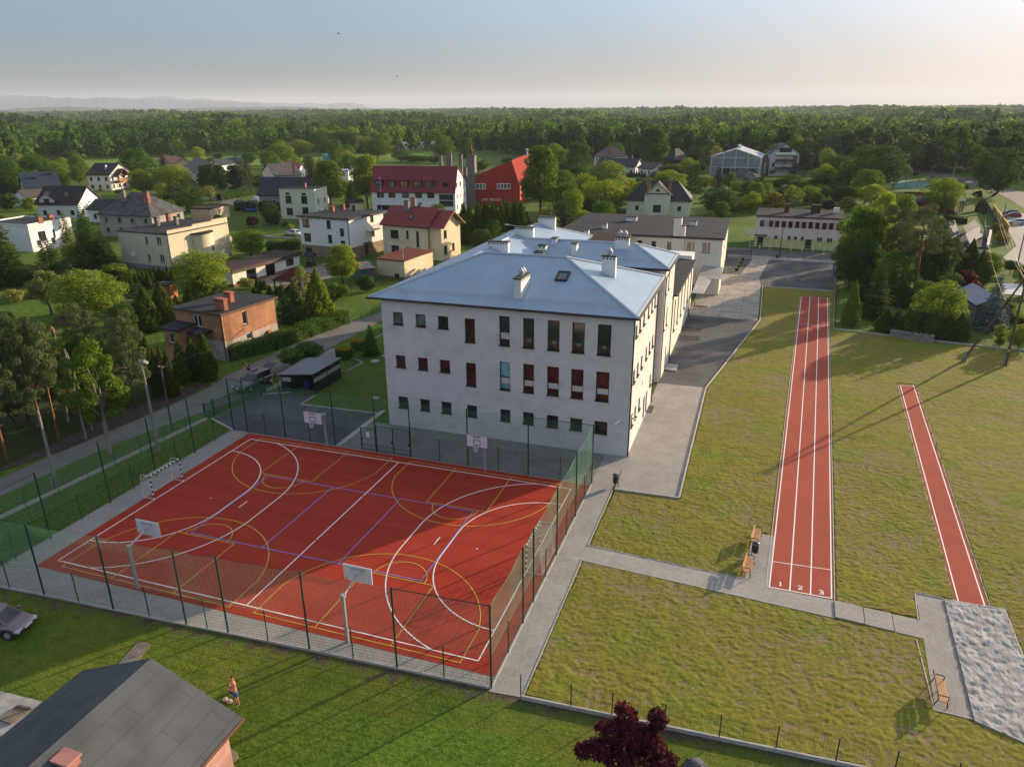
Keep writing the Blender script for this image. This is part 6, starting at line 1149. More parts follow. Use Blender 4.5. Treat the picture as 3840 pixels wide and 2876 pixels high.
solid_roof('gable_roof',[[g.p(-.4,6.1,.4),g.p(g.L/2,9.35,.4),g.p(g.L/2,9.35,-6.5),g.p(-.4,6.1,-3)],[g.p(g.L/2,9.35,.4),g.p(g.L+.4,6.1,.4),g.p(g.L+.4,6.1,-3),g.p(g.L/2,9.35,-6.5)]],[T_BLACK,M('pale_timber')],h.root,.2)
b=MB(); b.obox(g.p(g.L/2,6.45,.1),(g.u,g.n,(0,0,1)),(g.L/2,.14,.1)); b.build('trim_band',BROWN,h.root); b=MB(); b.poly([g.p(g.L/2-.7,6.95,.02),g.p(g.L/2+.7,6.95,.02),g.p(g.L/2,7.9,.02)]); b.build('gable_window',BROWN,h.root)
for x,y in ((1458,825),(1640,828)): P=at('A3',x,y,9.2); chimney(h.root,P[0],P[1],8,10.2,.7,.6,h.rz)
for x,y in ((1393,880),(1663,885)):
    P=at('A3',x,y,7.6); V=np.array((*h.v,4.6/(h.eD/2))); V/=np.linalg.norm(V); N=np.cross((*h.u,0),V); N=N if N[2]>0 else -N; lz=4.6+((P[:2]-h.eA)@h.v)*4.6/(h.eD/2); b=MB(); b.obox(np.array((P[0],P[1],lz))+N*.05,((*h.u,0),V,N),(.5,.8,.06)); b.build('skylight',GLASS_G,h.root)
P=at('A3',1453,800,9.8); b=MB(); b.lathe(P-(0,0,.3),[(.05,0),(.5,.2),(.52,.28),(.4,.25),(.02,.15)],12); b.build('satellite_dish',GALV,h.root)
# blue grey gable house, far left
def gh(name,label,z,pa,pb,D,rise,m,wm,ax='u',over=.5,wins=(1.6,),vdir=None,ch=None,trim=BROWN,step=3.4,gw=None,base=None,**kw):
    A,B=at(*pa,z),at(*pb,z); d=(B-A)/np.linalg.norm(B-A); v=np.array((-d[1],d[0],0)); v=v if v@(A-CAMP)>0 else -v
    h=House(name,label,'house',A,B,A+v*D,z,over,wm,HG,base)
    for f in range(4):
        zz=list(wins); 
        if rise and ((ax=='u' and f in(1,3)) or (ax=='v' and f in (0,2))): zz+= [z+.6] if rise>3 else []
        h.auto(f,zz,step,**kw)
    if rise==0: h.walls(z-.05); h.flat(m,.25,trim=trim)
    elif ax=='hip': h.hip(rise,m,trim)
    else: h.gable(ax,rise,m,trim)
    for c in ch or (): a,b_,z1,w=c[:4]; P=h.P(a,b_,0); chimney(h.root,P[0],P[1],z,z+z1,w,.7,h.rz,c[4] if len(c)>4 else CHIMG,CAPM)
    return h
gh('blue_roof_house','white house with a blue grey tiled gable roof and timber eaves, upper left','house' and 3.6,('C3',770,660),('C3',285,688),11,4.9,T_BLUE,PL_W,ch=((7.5,3.2,3.6,1.3,T_BLUE),(2.2,4.3,4.6,1,T_BLUE)),frame=WHITE)
h=gh('dormer_house','white house with a black tiled roof and a gabled dormer above the front door','' or 3.9,('C3',970,885),('C3',415,885),12,4.5,T_BLACK,PL_W,ch=((4.6,2.7,3.2,.7,CHIMB),),frame=BROWN)
c=h.eW*.72; P=h.P; b=MB(); G=Face(P(c+2.2,.6,0)[:2],-h.u,4.4); b.poly([G.p(0,3.6),G.p(4.4,3.6),G.p(4.4,5.3),G.p(2.2,7.0),G.p(0,5.3)]); 
for t in (0,4.4): b.poly([G.p(t,3.6),G.p(t,5.3),G.p(t,5.3,-4)][::1 if t else -1])
b.build('dormer_wall',PL_W,h.root); window(G,(1.4,3.0,4.2,5.4),h.root,frame=BROWN,depth=-.04); solid_roof('dormer_roof',[[G.p(-.7,4.95,.7),G.p(2.2,7.2,.7),G.p(2.2,7.2,-7),G.p(-.7,4.95,-2.5)],[G.p(2.2,7.2,.7),G.p(5.1,4.95,.7),G.p(5.1,4.95,-2.5),G.p(2.2,7.2,-7)]],[T_BLACK,BROWN],h.root,.18)
h=gh('chalet','tall pale chalet with a black roof and a timber balcony under a small gable',5.7,('C3',1360,522),('C3',1050,520),14,4.0,T_BLACK,PL_WARM,ch=((3.5,3.5,3.6,.6,GALV),),wins=(1.4,4.2),frame=BROWN,step=3)
Fx=h.F[1]; w=7.; a=Fx.L*.45; P_=lambda t,z,d: Fx.p(a+t,z,d)
solid_roof('balcony_roof',[[P_(-4.2,4.9,2.4),P_(0,7.7,2.4),P_(0,7.7,-3),P_(-4.2,4.9,-.2)],[P_(0,7.7,2.4),P_(4.2,4.9,2.4),P_(4.2,4.9,-.2),P_(0,7.7,-3)]],[T_BLACK,BROWN],h.root,.18); b=MB(); b.obox(P_(0,3.1,1.1),(Fx.u,Fx.n,(0,0,1)),(3.6,1.2,.1)); b.obox(P_(0,3.65,2.25),(Fx.u,Fx.n,(0,0,1)),(3.6,.05,.5)); b.poly([P_(-3.2,5.3,.8),P_(3.2,5.3,.8),P_(0,7.4,.8)]); b.build('balcony',M('chalet_timber',(.3,.11,.05),.7),h.root)
for t in (-3.3,0,3.3): b=MB(); b.obox(P_(t,2.5,2.2),(Fx.u,Fx.n,(0,0,1)),(.09,.09,2.5)); b.build('post',BROWN,h.root)
A,B,C=e(5.3,('C3',1880,1030),('C3',1180,1005),('C4',690,870)); h=House('slate_house','grey rendered house with a mossy grey hipped slate roof behind the cream house','house',A,B,C,5.3,.5,PL_GREY,HG); h.auto(0,(1.6,4),3.6); h.auto(1,(1.6,4),3.6); h.hip(4.6,T_SLATE,DK)
for q,m in (((1528,770),CHIMG),((1820,790),CHIMB)): P=at('C3',*q,9.5); chimney(h.root,P[0],P[1],8,10.8,1.2,.7,h.rz,m)
gh('tiled_annex','low annex with a black tiled roof between the dormer house and the grey slate house',3.4,('C3',1420,960),('C3',1060,945),8,2.4,T_BLACK,PL_W,over=.3,frame=BROWN)
A,B,C=e(5.6,('C3',340,1150),('C3',880,1060),('C3',235,1100)); h=House('flat_white_house','white flat roofed house half hidden behind the larches at the left edge','house',A,B,C,5.6,.1,PL_W,HG,D=13); h.win(0,'C3',[(525,1275)],1.9,2.0,frame=DK,mull=(.5,)); h.win(0,'C3',[(672,1245)],.6,1.8,frame=DK); h.auto(0,(1.6,),3.6); h.walls(5.9); h.flat(BIT,.2,trim=PL_W)
for q in ((495,1085),(630,1055)): P=at('C3',*q,6.2); chimney(h.root,P[0],P[1],5.6,7.1,1.1,.7,h.rz)
gh('white_cottage','tiny white cottage with a red edged roof at the far left',3.2,('C3',320,800),('C3',150,770),6,1.8,T_BROWN,PL_W,over=.3,ax='v')
A,B,C=e(3.4,('C4',1055,862),('C4',1325,800),('C4',1040,820)); h=House('ochre_shed','ochre rendered shed with a lean-to roof on the bright garden lawn','shed',A,B,C,3.4,.15,PL_OCH,None,D=6); h.win(0,'C4',[(1182,900)],.7,1.1,frame=WHITE); h.walls(3.2); h.flat(BITB,.15,slope=(0,.3))
gh('brown_roof_house','house with a wide brown roof behind the tall dark trees',4,('C4',935,425),('C4',690,265),13,4.2,T_BROWN,PL_CREAM,ch=((6,6,5.6,1.0,CHIMB),),ax='hip')
gh('gable_cottage','white cottage with a steep brown roof, its sunlit gable facing right',4.6,('C4',1945,405),('C4',1765,335),11,3.8,T_BROWN,PL_WARM,ax='v',ch=((2,8,4.6,.8,CHIMB),))
gh('orange_house','orange red house partly hidden behind the spruces by the meadow',4.5,('C4',560,235),('C4',310,185),9,2.5,M('faded_red_tile',(.4,.15,.08),.7),PL_OCH,ax='u')
gh('dark_bungalow','bungalow with a long dark roof at the edge of the meadow',3.4,('C4',1560,215),('C4',1215,260),10,2.6,T_GREY,PL_W,ch=((3,4,3.6,.9,CHIMG),))
gh('red_roof_house','small house with a bright red roof beside the willow',4,('A2',510,690),('A2',420,690),9,2.6,M('raspberry_roof',(.30,.03,.05),.5),PL_W,ax='u'); gh('red_roof_house','small house with a dark red roof left of the willow',4,('A2',415,680),('A2',330,650),9,2.4,T_RED,PL_CREAM,ax='u')
gh('blue_flat_house','white flat house with a pale blue roof between the two big limes',5.5,('A2',940,690),('A2',838,690),8,.0,SHEET,PL_W,frame=DK,wins=(4,),ch=((1,5,1.6,1.2,CAPM),)); gh('cream_annex','low cream building with a dark entrance below the two big limes',3.2,('A2',1075,960),('A2',945,965),8,0,BIT,PL_YEL,wins=())
gh('timber_barn','brown timber barn in the trees left of the polytunnel',4,('A2',1085,490),('A2',1000,490),9,2.2,T_BROWN,BROWN,wins=()); gh('field_hut','small red roofed hut at the end of the polytunnel',3,('A2',1365,495),('A2',1325,495),7,1.8,M('field_hut_red',(.3,.07,.05),.6),PL_GREY,wins=())
def tunnel(r,pa,pb,w,hh,label,name='polytunnel',m=None):
    A,B=at(r,*pa),at(r,*pb); d=(B-A)/np.linalg.norm(B-A); n=np.array((-d[1],d[0],0)); root=thing(name,label,'polytunnel',(*A[:2],0)); b=MB(); L=np.linalg.norm(B-A); k=max(2,int(L/2.2)); R=[]
    for i in range(k+1):
        for s in (0,.12):
            c=A+d*L*min(1,(i+s)/k); rr=1+.03*(s==0); R.append([c+n*(w/2*math.cos(t)*rr)+np.array((0,0,hh*rr*math.sin(t))) for t in np.linspace(0,S_,9)])
    for i in range(len(R)-1):
        for j in range(8): b.poly([R[i][j],R[i+1][j],R[i+1][j+1],R[i][j+1]])
    b.poly(R[0]); b.poly(R[-1][::-1]); b.build('cover',m or M('white_film',(.62,.63,.64),.4,.08),root)
tunnel('A2',(1395,512),(1690,500),8,5.5,'long white ribbed polytunnel on the field before the wood'); tunnel('A2',(720,600),(785,598),5,3.5,'small teal polytunnel on the grass behind the spruces',m=M('teal_film',(.10,.25,.25),.5))
# right-hand side
A,B=at('E5',2212,880,6.6),at('E5',1475,850,6.6); h=House('kindergarten','long two storey building with pink and pale green window bands behind the street barriers','kindergarten',A+(A-B)*.25,B,A+(A-B)*.25+np.array((0,9.5,0)),6.6,.35,PL_PINK,None,(2.0,M('pale_lime_band',(.52,.55,.27),.9)))
f=0
h.win(0,'A4',[(306,965),(372,967),(416,970),(465,972),(513,974),(563,976),(611,978),(660,980),(709,983),(759,985),(810,987),(884,992)],.86,1.3,frame=BROWN,fw=.06)
h.win(0,'A4',[(407,1068),(503,1072),(550,1075),(599,1078)],.75,.75); h.win(0,'A4',[(725,1085),(797,1090)],1.1,.9,mull=(.5,)); h.winat(0,h.F[0].hit('A4',295,1068)[0],1.05,1.2,2.05,name='door',frame=DK); h.winat(0,h.F[0].hit('A4',646,1082)[0],1.0,1.2,1.9,name='door',frame=BROWN); h.auto(1,(1.4,4.6),3.); h.walls(6.4); h.flat(BIT,.28,slope=(0,.5),trim=BROWN)
b=MB(); F=h.F[0]; a0=F.hit('A4',330,965)[0]; a1=F.hit('A4',930,990)[0]; wl=sorted([(o[0],o[1]) for o in h.ops[0] if o[2]>3]); x=a0
for i in range(len(wl)-1):
    if wl[i+1][0]-wl[i][1]>.2: p,q=wl[i][1]+.04,wl[i+1][0]-.04; zz=h.ops[0][0]; b.obox(F.p((p+q)/2,(zz[2]+zz[3])/2,.006),(F.u,F.n,(0,0,1)),((q-p)/2,.006,(zz[3]-zz[2])/2))
b.build('pink_panel',M('pink_band',(.58,.33,.29),.9),h.root)
for x,y,w in ((487,860,1.0),(697,865,1.9)): P=at('A4',x,y,7.6); chimney(h.root,P[0],P[1],6.8,8.6,w,.7,h.rz,M('maroon_render',(.09,.03,.03),.8),CAPM)
P=at('A4',847,875,7.4); b=MB(); b.box((P[0],P[1],7.6),(1.2,.5,.9)); b.build('air_conditioner',WHITE,h.root)
b=MB(); a,z=F.hit('A4',300,1030); b.obox(F.p(a,2.45,.5),(F.u,F.n,(0,0,1)),(1.3,.5,.06)); b.build('door_canopy',BROWN,h.root)
A,B=at('E5',1545,265,7.2),at('E5',1003,240,7.2); d=(B-A)/np.linalg.norm(B-A)
Lh=at('E5',1520,480); Rh=at('E5',1018,430); 
gA=np.array((38.7,306,0)); gB=np.array((17.8,307,0)); h=House('storage_hall','large grey block hall with pale green frame and a light metal roof','hall',gA,gB,gA+np.array((1,26,0)),8.6,.2,BLOCKS,None); h.ops=[[],[],[],[]]
for t in (.22,.46,.7): h.winat(0,h.F[0].L*(1-t),2.6,4.2,2.6,frame=DK,mull=(.33,.66),sill=None)
h.gable('v',3.4,m_trapez('light_grey_sheet',(.36,.41,.46),.3,.7,.1),WHITE); F=h.F[0]; b=MB(); GRF=M('pale_green_frame',(.5,.56,.48),.7)
for t in (0.01,.25,.5,.75,.99): b.obox(F.p(F.L*t,4.2+ (3.3*(1-abs(t-.5)*2))/2,.06),(F.u,F.n,(0,0,1)),(.2,.06,4.4+(3.3*(1-abs(t-.5)*2))/2))
for z in (4.4,8.3): b.obox(F.p(F.L/2,z,.07),(F.u,F.n,(0,0,1)),(F.L/2,.07,.16))
b.build('frame',GRF,h.root)
for a,bb in ((10,8),(10.5,14),(11,20)): P=h.P(a,bb,0); chimney(h.root,P[0],P[1],11,12.9,1.2,1,0,WHITE,WHITE,0,'roof_vent',False)
gA=np.array((54.5,324,0)); gB=np.array((41.6,322,0)); h=House('apartment_house','three storey house with dark balconies under a grey gable roof, right of the grey hall','house',gA,gB,gA+np.array((-2,15,0)),9.3,.5,PL_PINK,HG)
for x,y in ((1780,292),(1870,294),(1762,365),(1862,367)): h.win(0,'E5',[(x,y)],1.5,1.9,mull=(.5,))
h.win(0,'E5',[(1660,330)],1.2,2.0); h.auto(1,(2,5),4); h.gable('v',4.2,T_GREY,DK); F=h.F[0]
for z in (2.9,6.1,9.0): b=MB(); a=F.L*.52; b.obox(F.p(a,z-.1,.7),(F.u,F.n,(0,0,1)),(4.2,.8,.1)); b.build('balcony',CONC,h.root); b=MB(); b.obox(F.p(a,z+.45,1.45),(F.u,F.n,(0,0,1)),(4.2,.05,.45)); b.build('railing',DK if z<8 else WHITE,h.root)
G=Face(F.p(F.L*.3,0,.05)[:2],F.u[:2],5); window(G,(0,5,9.3,11.8),h.root,frame=BROWN,mull=(.33,.66),depth=-.02,sill=None)
b=MB(); b.obox(F.p(F.L-1.5,4.2,.03),(F.u,F.n,(0,0,1)),(1.0,.03,4.2)); b.build('wall_stripe',M('brown_stripe',(.2,.12,.06),.8),h.root)
P=at('E5',1890,450); root=thing('garden_pavilion','dark pyramid roofed pavilion in front of the three storey balcony house','gazebo',(P[0],P[1],0)); X=[(P[0]+a,P[1]+c) for a,c in ((-3.4,-3),(3.4,-3),(3.4,3),(-3.4,3))]; solid_roof('roof',[[(*X[i],2.4),(*X[(i+1)%4],2.4),(P[0],P[1],5.6)] for i in range(4)],[T_BLACK,DK],root,.1)
for p in X: b=MB(); b.box((p[0]*.9+P[0]*.1,p[1]*.9+P[1]*.1,1.2),(.2,.2,2.4)); b.build('post',M('chalet_timber'),root)
gh('grey_bungalow','white bungalow with a long dark grey roof behind a row of small conifers',3.5,('E5',235,352),('E5',-190,340),12,3.4,T_GREY,PL_W,ch=((4,6,4.5,.8,CHIMG),(16,3,3.4,.6,CAPM)),frame=WHITE); gh('bungalow_wing','lower dark roofed wing at the right end of the long grey bungalow',3.2,('E5',410,372),('E5',240,358),10,2.4,T_GREY,PL_W)
gh('mansard_house','white house with a brown hipped roof and three brick chimneys before the wood',6.3,('A3',1080,575),('A3',975,565),14,4.5,M('brown_mansard',(.13,.09,.08),.7),PL_W,ax='hip',wins=(1.5,4.6),ch=((2,4,5,.9,CHIMB),(5,9,5,.9,CHIMB),(8,6,4.6,.9,CHIMB)),frame=DK)
gh('steep_roof_cottage','dark cottage with a steep black roof deep in the trees left of the grey hall',3,('E5',800,270),('E5',640,280),9,5.5,T_BLACK,BROWN,ax='hip',wins=())
# house with solar panels
A,B,C=at('E4',1872,607,4.2),at('E4',1460,575,4.2),at('E4',1790,392,4.2); h=House('solar_house','white house with a dark roof carrying three tilted solar panel arrays','house',A,B,C,4.2,.25,PL_W,HG,D=21); h.winat(0,1.6,2.2,1.6,2.6,mull=(.5,),fw=.1); h.auto(0,(2,),3.5); h.auto(1,(2,),4); h.walls(4.1); h.flat(BIT,.25); f=h.F[1]; b=MB(); b.obox(f.p(f.L/2,4.35,-.1),(f.u,f.n,(0,0,1)),(f.L/2,.2,.35)); b.build('parapet',PL_WARM,h.root)
PV=m_brick('solar_cells',(.13,.13,.15),(.12,.12,.14),(.26,.26,.28),1.0,1.65,.85,.04,0,'UV',0,.03,0.)
for pts in (((1400,385),(1530,335),(1580,470),(1450,530)),((1610,400),(1735,330),(1775,385),(1640,460)),((1632,470),(1775,392),(1805,485),(1675,565))):
    q=[at('E4',*p,zz) for p,zz in zip(pts,(6.5,6.5,5.0,5.0))]; b=MB(); b.poly(q if np.cross(q[1]-q[0],q[2]-q[0])[2]>0 else q[::-1]); b.poly([p-(0,0,.06) for p in (q[::-1] if np.cross(q[1]-q[0],q[2]-q[0])[2]>0 else q)]); s=b.build('solar_array',PV,h.root); b=MB()
    for i in range(4): b.tube([q[i],q[(i+1)%4]],.04,4); b.tube([q[i],(q[i][0],q[i][1],4.2)],.04,4)
    b.build('mount',GALV,s)
P=at('E4',1838,440,5.5); chimney(h.root,P[0],P[1],4.2,6.4,.7,.7,h.rz,CHIMG)
A=at('E4',970,960); h=House('cream_outhouse','cream walled outbuilding glimpsed between the pine trunks','outbuilding',at('E4',1085,830,3.),at('E4',970,830,3.),at('E4',1085,830,3.)+np.array((.5,5,0)),3.,.1,PL_CREAM); h.walls(3); h.flat(BIT,.2); b=MB(); F=h.F[0]; b.obox(F.p(F.L-.6,1.1,.05),(F.u,F.n,(0,0,1)),(.5,.05,1.1)); b.build('door',M('lilac_door',(.25,.22,.33),.6),h.root)
A,B,C=e(3.0,('C8',1200,640),('C8',1135,450),('C8',1600,590)); h=House('tarp_shed','weathered shed with patched grey and blue sheeting on its roof behind the blue spruce','shed',A,A+np.array((4.6,.6,0)),A+np.array((-.8,8.5,0)),2.9,.1,PL_GREY); h.walls(2.9); h.gable('v',1.3,m_stain('patched_sheet',(.26,.26,.29),(.2,.28,.42),.5,.62,.6),DK)
P=at('C8',1650,520,2.6); root=thing('pergola','garden pergola with a pale ribbed sheet roof behind the utility pole','pergola',(78.5,95,0)); solid_roof('roof',[[tuple(p) for p in e(2.6,('C8',1530,505),('C8',1790,525),('C8',1770,385),('C8',1510,370))]],[m_trapez('pale_ribbed_sheet',(.33,.36,.38),.3,.4,.5),DK],root,.1)
for q in e(2.6,('C8',1540,505),('C8',1780,520),('C8',1765,388),('C8',1515,372)): b=MB(); b.tube([(q[0],q[1],0),(q[0],q[1],2.55)],.07,6); b.build('post',BROWN,root)
# round wooden playground building
c=at('C7',380,790,3.4); c=np.array((84.5,216.,0)); root=thing('round_pavilion','ring shaped wooden building with a dark roof around an open court','pavilion',tuple(c)); b=MB(); r0,r1,N=6.5,11.5,44; w=MB(); pw=MB()
for i in range(N):
    t0,t1=2*S_*i/N,2*S_*(i+1)/N; q=lambda r,t,z:(c[0]+r*math.cos(t),c[1]+r*math.sin(t),z)
    b.poly([q(r0-.5,t0,4.2),q(r1+.6,t0,3.2),q(r1+.6,t1,3.2),q(r0-.5,t1,4.2)]); b.poly([q(r0-.5,t1,4.0),q(r1+.6,t1,3.0),q(r1+.6,t0,3.0),q(r0-.5,t0,4.0)]); b.poly([q(r1+.6,t0,3.2),q(r1+.6,t0,3.0),q(r1+.6,t1,3.0),q(r1+.6,t1,3.2)]); b.poly([q(r0-.5,t1,4.2),q(r0-.5,t1,4.0),q(r0-.5,t0,4.0),q(r0-.5,t0,4.2)])
    w.poly([q(r0,t1,0),q(r0,t0,0),q(r0,t0,4.05),q(r0,t1,4.05)]); pw.poly([q(r1-1.2,t0,0),q(r1-1.2,t1,0),q(r1-1.2,t1,3.3),q(r1-1.2,t0,3.3)])
b.build('roof',BIT,root); TB=m_brick('timber_boards',(.26,.12,.06),(.18,.08,.04),(.05,.03,.02),.25,5,.8,.1,.2); w.build('inner_wall',TB,root); pw.build('outer_wall',TB,root)
for i in range(N): t=2*S_*i/N; p=MB(); p.box((c[0]+(r1+.2)*math.cos(t),c[1]+(r1+.2)*math.sin(t),1.5),(.16,.16,3.0)); p.build('post',M('pale_timber') if i%2 else BROWN,root)
# small tennis court
tc=P2('C7',(110,680),(330,690),(640,690),(620,600),(230,600)); q=[np.array(p) for p in P2('C7',(150,690),(620,690),(630,600),(250,590))]; sheet('tennis_court',q,.05,M('green_court',(.05,.16,.13),.9)); linefence('court_netting','tall green netting fence around the small tennis court on the right',[tuple(p) for p in (q[0],q[1],q[2],q[3],q[0])],4.2,4,.0,GREEN_P,dv=.6,r=.07)
gh('red_brick_house','red brick house with a shallow roof among trees on the far right',5.6,('C7',120,100),('C7',-20,130),11,1.6,M('light_roof',(.4,.4,.42),.5),M('red_house_brick',(.26,.09,.06),.9),ax='v',wins=(1.6,4.2)); gh('hip_roof_house','white house with a dark hipped roof beside the hedge on the far right',4.2,('C7',735,265),('C7',490,260),12,3.4,T_GREY,PL_W,ax='hip'); gh('red_edge_house','grey house with a red roof at the right edge above the road',4.6,('C7',1900,290),('C7',1690,310),11,2.4,M('terracotta_roof',(.38,.12,.07),.7),PL_GREY,ax='u')
for r,pa,pb,m,l in (('A3',(1200,345),(1140,345),T_GREY,'tiny teal walled house in the distant wood'),('A3',(1425,320),(1368,320),T_BROWN,'white house with a brown roof in the distant wood'),('A3',(1985,320),(1885,320),T_BLACK,'dark roofed house with orange gable in the distant wood'),('A3',(2130,275),(2075,275),T_BROWN,'distant white flat building at the right of the wood'),('A4',(455,260),(415,260),T_GREY,'tiny white house among the distant trees on the right'),('A4',(655,440),(590,440),T_RED,'red roofed house right of the balcony house'),('A3',(1740,320),(1640,325),T_RED,'red roofed farm house in the distant wood')): gh('distant_house',l,5,(r,*pa),(r,*pb),12,3.2,m,PL_W,ax='u',wins=(2,4))
# foreground house at the lower left
x0,x1,y0,y1=13.62,22.85,-9.72,-24; h=House('garden_house','pink house with a dark grey felt gable roof in the lower left foreground','house',(x1,y0),(x0,y0),(x1,y1),3.0,.5,M('pink_render',(.55,.30,.25),.9),None); h.auto(3,(1.6,),4,frame=WHITE); h.auto(1,(1.6,),4,frame=WHITE); FB=m_bitumen('grey_roofing_felt',(.095,.105,.11),1.); h.gable('v',2.0,FB,BROWN,.14)
b=MB(); b.tube([(x1+.06,y0,2.95),(x1+.06,y1,2.95)],.07,6); b.build('gutter',M('copper_gutter',(.14,.06,.045),.5),h.root)
P=at('B5',468,1590,4.85); b=MB(); chimney(h.root,P[0],P[1],3.6,4.92,.72,.55,0,m_brick('salmon_chimney',(.42,.17,.13),(.36,.13,.10),(.25,.15,.13),.25,.08),M('salmon_cap',(.38,.18,.16),.8),0)
P=at('B5',1560,1610); pipe(h.root,[(x1+.06,-12.2,2.9),(x1-.4,-12.2,2.3),(x1-.4,-12.2,0)],.05)
P=at('B5',1605,1580); root=thing('potted_plant','bright green potted plant beside the pink house wall','plant',(P[0],P[1],0)); b=MB(); b.lathe((P[0],P[1],0),[(.13,0),(.18,.32),(.16,.32),(.02,.28)],12); b.build('pot',DK,root); b=MB(); q=np.random.default_rng(4)
for k in range(60): c=np.array((P[0],P[1],.5))+q.normal(0,.13,3); a=q.normal(0,1,3); a/=np.linalg.norm(a); e1=np.cross(a,(0,0,1.)); e1/=np.linalg.norm(e1)+1e-6; f1=np.cross(a,e1); b.poly([c+.08*e1,c+.05*f1,c-.08*e1,c-.05*f1])
b.build('foliage',L_LIGHT,root)
P=at('B5',1568,1640); root=thing('bucket','blue plastic bucket at the corner of the pink house','bucket',(P[0],P[1],0)); b=MB(); b.lathe((P[0],P[1],0),[(.17,0),(.23,.5),(.21,.5),(.16,.06),(.02,.05)],14); b.build('bucket_body',M('blue_bucket',(.02,.10,.38),.35),root)
P=at('B5',1570,1600); b=MB(); q=np.random.default_rng(8); b.prism([(P[0]-.7,P[1]-.5),(P[0]+.5,P[1]-.7),(P[0]+.75,P[1]+.3),(P[0]-.3,P[1]+.6)],0,[.3,.25,.3,.28]); tag(b.build('tarpaulin',M('tan_tarp',(.27,.22,.16),.8,.2)),'crumpled tan tarpaulin over a low pile beside the pink house','tarpaulin')
for (x,y),l in (((1600,1183),'pinkish sack on the grass at the feet of the bare chested person'),((1632,1198),'grey stone lump on the grass behind the roof edge beside the pinkish sack')):
    P=at('B5',x,y); b=MB(); b.lathe((P[0],P[1],0),[(.09,0),(.15,.05),(.13,.12),(.05,.16),(.01,.17)],9); tag(b.build('sack',M('pink_sack',(.5,.36,.28),.9) if x<1620 else CONC),l,'sack')
b=MB(); b.prism(P2('B5',(0,1330),(80,1355),(215,1265),(115,1230)),-.02,.10); pc=tag(b.build('pit_cover',m_brick('plank_cover',(.22,.18,.13),(.18,.15,.11),(.08,.06,.05),3,.14,.9,.2,.3,'Object')),'weathered plank cover over a pit in the garden concrete','cover'); b=MB(); p=P2('B5',(118,1240),(210,1262),(222,1248),(135,1228)); b.prism(p,0,.16); b.build('pit_frame',M('rusty_iron'),pc)
h=House('tool_shed','dark tool shed with a grey roof between the larches and the fruit tree','shed',*e(2.6,('A5',600,560),('A5',480,545),('A5',790,490)),2.6,.15,M('dark_boards',(.035,.033,.036),.8,.2)); h.walls(2.5); h.flat(BIT,.15)
h=House('orange_shed','small orange walled shed with a dark roof at the end of the conifer row','shed',*e(2.4,('A5',1440,625),('A5',1300,620),('A5',1535,590)),2.4,.2,M('orange_wall',(.40,.17,.06),.9)); h.walls(2.3); h.flat(BIT,.15)
solid=MB(); h=House('lean_to','low brown roofed lean-to behind the fruit tree','shed',*e(2.1,('A5',540,600),('A5',230,635),('A5',560,560)),2.1,.15,BROWN); h.walls(2.); h.flat(BITB,.12)
# log pile, stone stack, misc
P=at('A5',535,960); root=thing('log_pile','stacked log pile with a pointed top in the vegetable garden','log pile',(P[0],P[1],0)); 
for r_ in range(5):
    for k in range(7-r_):
        b=MB(); b.tube([(P[0]-.95+r_*.14+k*.28,P[1]-.5,.14+r_*.24),(P[0]-.95+r_*.14+k*.28,P[1]+.5,.14+r_*.24)],.13,7); b.build('log',M('cut_logs',(.2,.14,.09),.9,.3),root)
A,B=at('A8',1378,765)[:2],at('A8',1655,805)[:2]; root=thing('stone_stack','long low stack of grey paving stones along the conifer hedge','stone stack',(*A,0)); q=np.random.default_rng(5); b=MB(); d=(B-A)/np.linalg.norm(B-A); n=np.array([-d[1],d[0]]); L=np.linalg.norm(B-A)
for r_ in range(6):
    for k in range(int(L/.22)):
        for s in range(3):
            if q.random()<.08+.1*(r_==5): continue
            p=A+d*(.1+k*.22+q.uniform(-.03,.03))+n*(s*.24+q.uniform(-.03,.03)); b.mat(int(q.integers(0,2))).box((*p,.08+r_*.155),(.19,.2,.145),math.atan2(d[1],d[0])+q.uniform(-.12,.12))
o=b.build('stones',[M('granite_grey',(.30,.29,.28),.9,.2,4),M('granite_dark',(.21,.205,.2),.9,.2,4)],root); o['kind']='stuff'
# street barriers
A,B=at('C6',1253,75)[:2],at('C6',2040,128)[:2]; d=(B-A)/np.linalg.norm(B-A); L=2.0; RB=M('barrier_red',(.45,.03,.03),.5); first=None; n=int(np.linalg.norm(B-A)*1.3/L)
for i in range(n):
    p=A+d*i*(L+.12)
    if first is None:
        root=thing('street_barrier','white and red tubular street barrier in front of the hedge of the pink building','barrier',(*p,0),math.atan2(d[1],d[0]),'white and red street barriers'); b=MB(); q=p+d*L
        pts=[(*p,0),(*p,1.0),(*(p+d*.1),1.1),(*(q-d*.1),1.1),(*q,1.0),(*q,0)]; b.tube(pts,.035,6); b.tube([(*p,.55),(*q,.55)],.03,6); b.build('frame',WHITE,root); b=MB()
        for t in (.2,.5,.8): b.tube([(*(p+d*(L*t-.14)),1.1),(*(p+d*(L*t+.14)),1.1)],.038,6); 
        b.build('red_band',RB,root); first=root
    else: dup(first,(*p,0))
P=at('C6',1160,130); A,B=at('E2',1725,520)[:2],at('E2',1977,522)[:2]; root=thing('entrance_gate','dark sliding entrance gate at the end of the rear wing','gate',(*A,0)); b=MB(); d=(B-A)/np.linalg.norm(B-A)
for z in (.2,1.5): b.obox((*((A+B)/2),z),((*d,0),(-d[1],d[0],0),(0,0,1)),(np.linalg.norm(B-A)/2,.03,.04))
for t in np.linspace(0,1,36): p=A+(B-A)*t; b.box((*p,.85),(.03,.03,1.3),math.atan2(d[1],d[0]))
b.build('gate_leaf',DK,root)
for p in (A,B): b=MB(); b.box((*p,.9),(.14,.14,1.8)); b.build('post',DK,root)
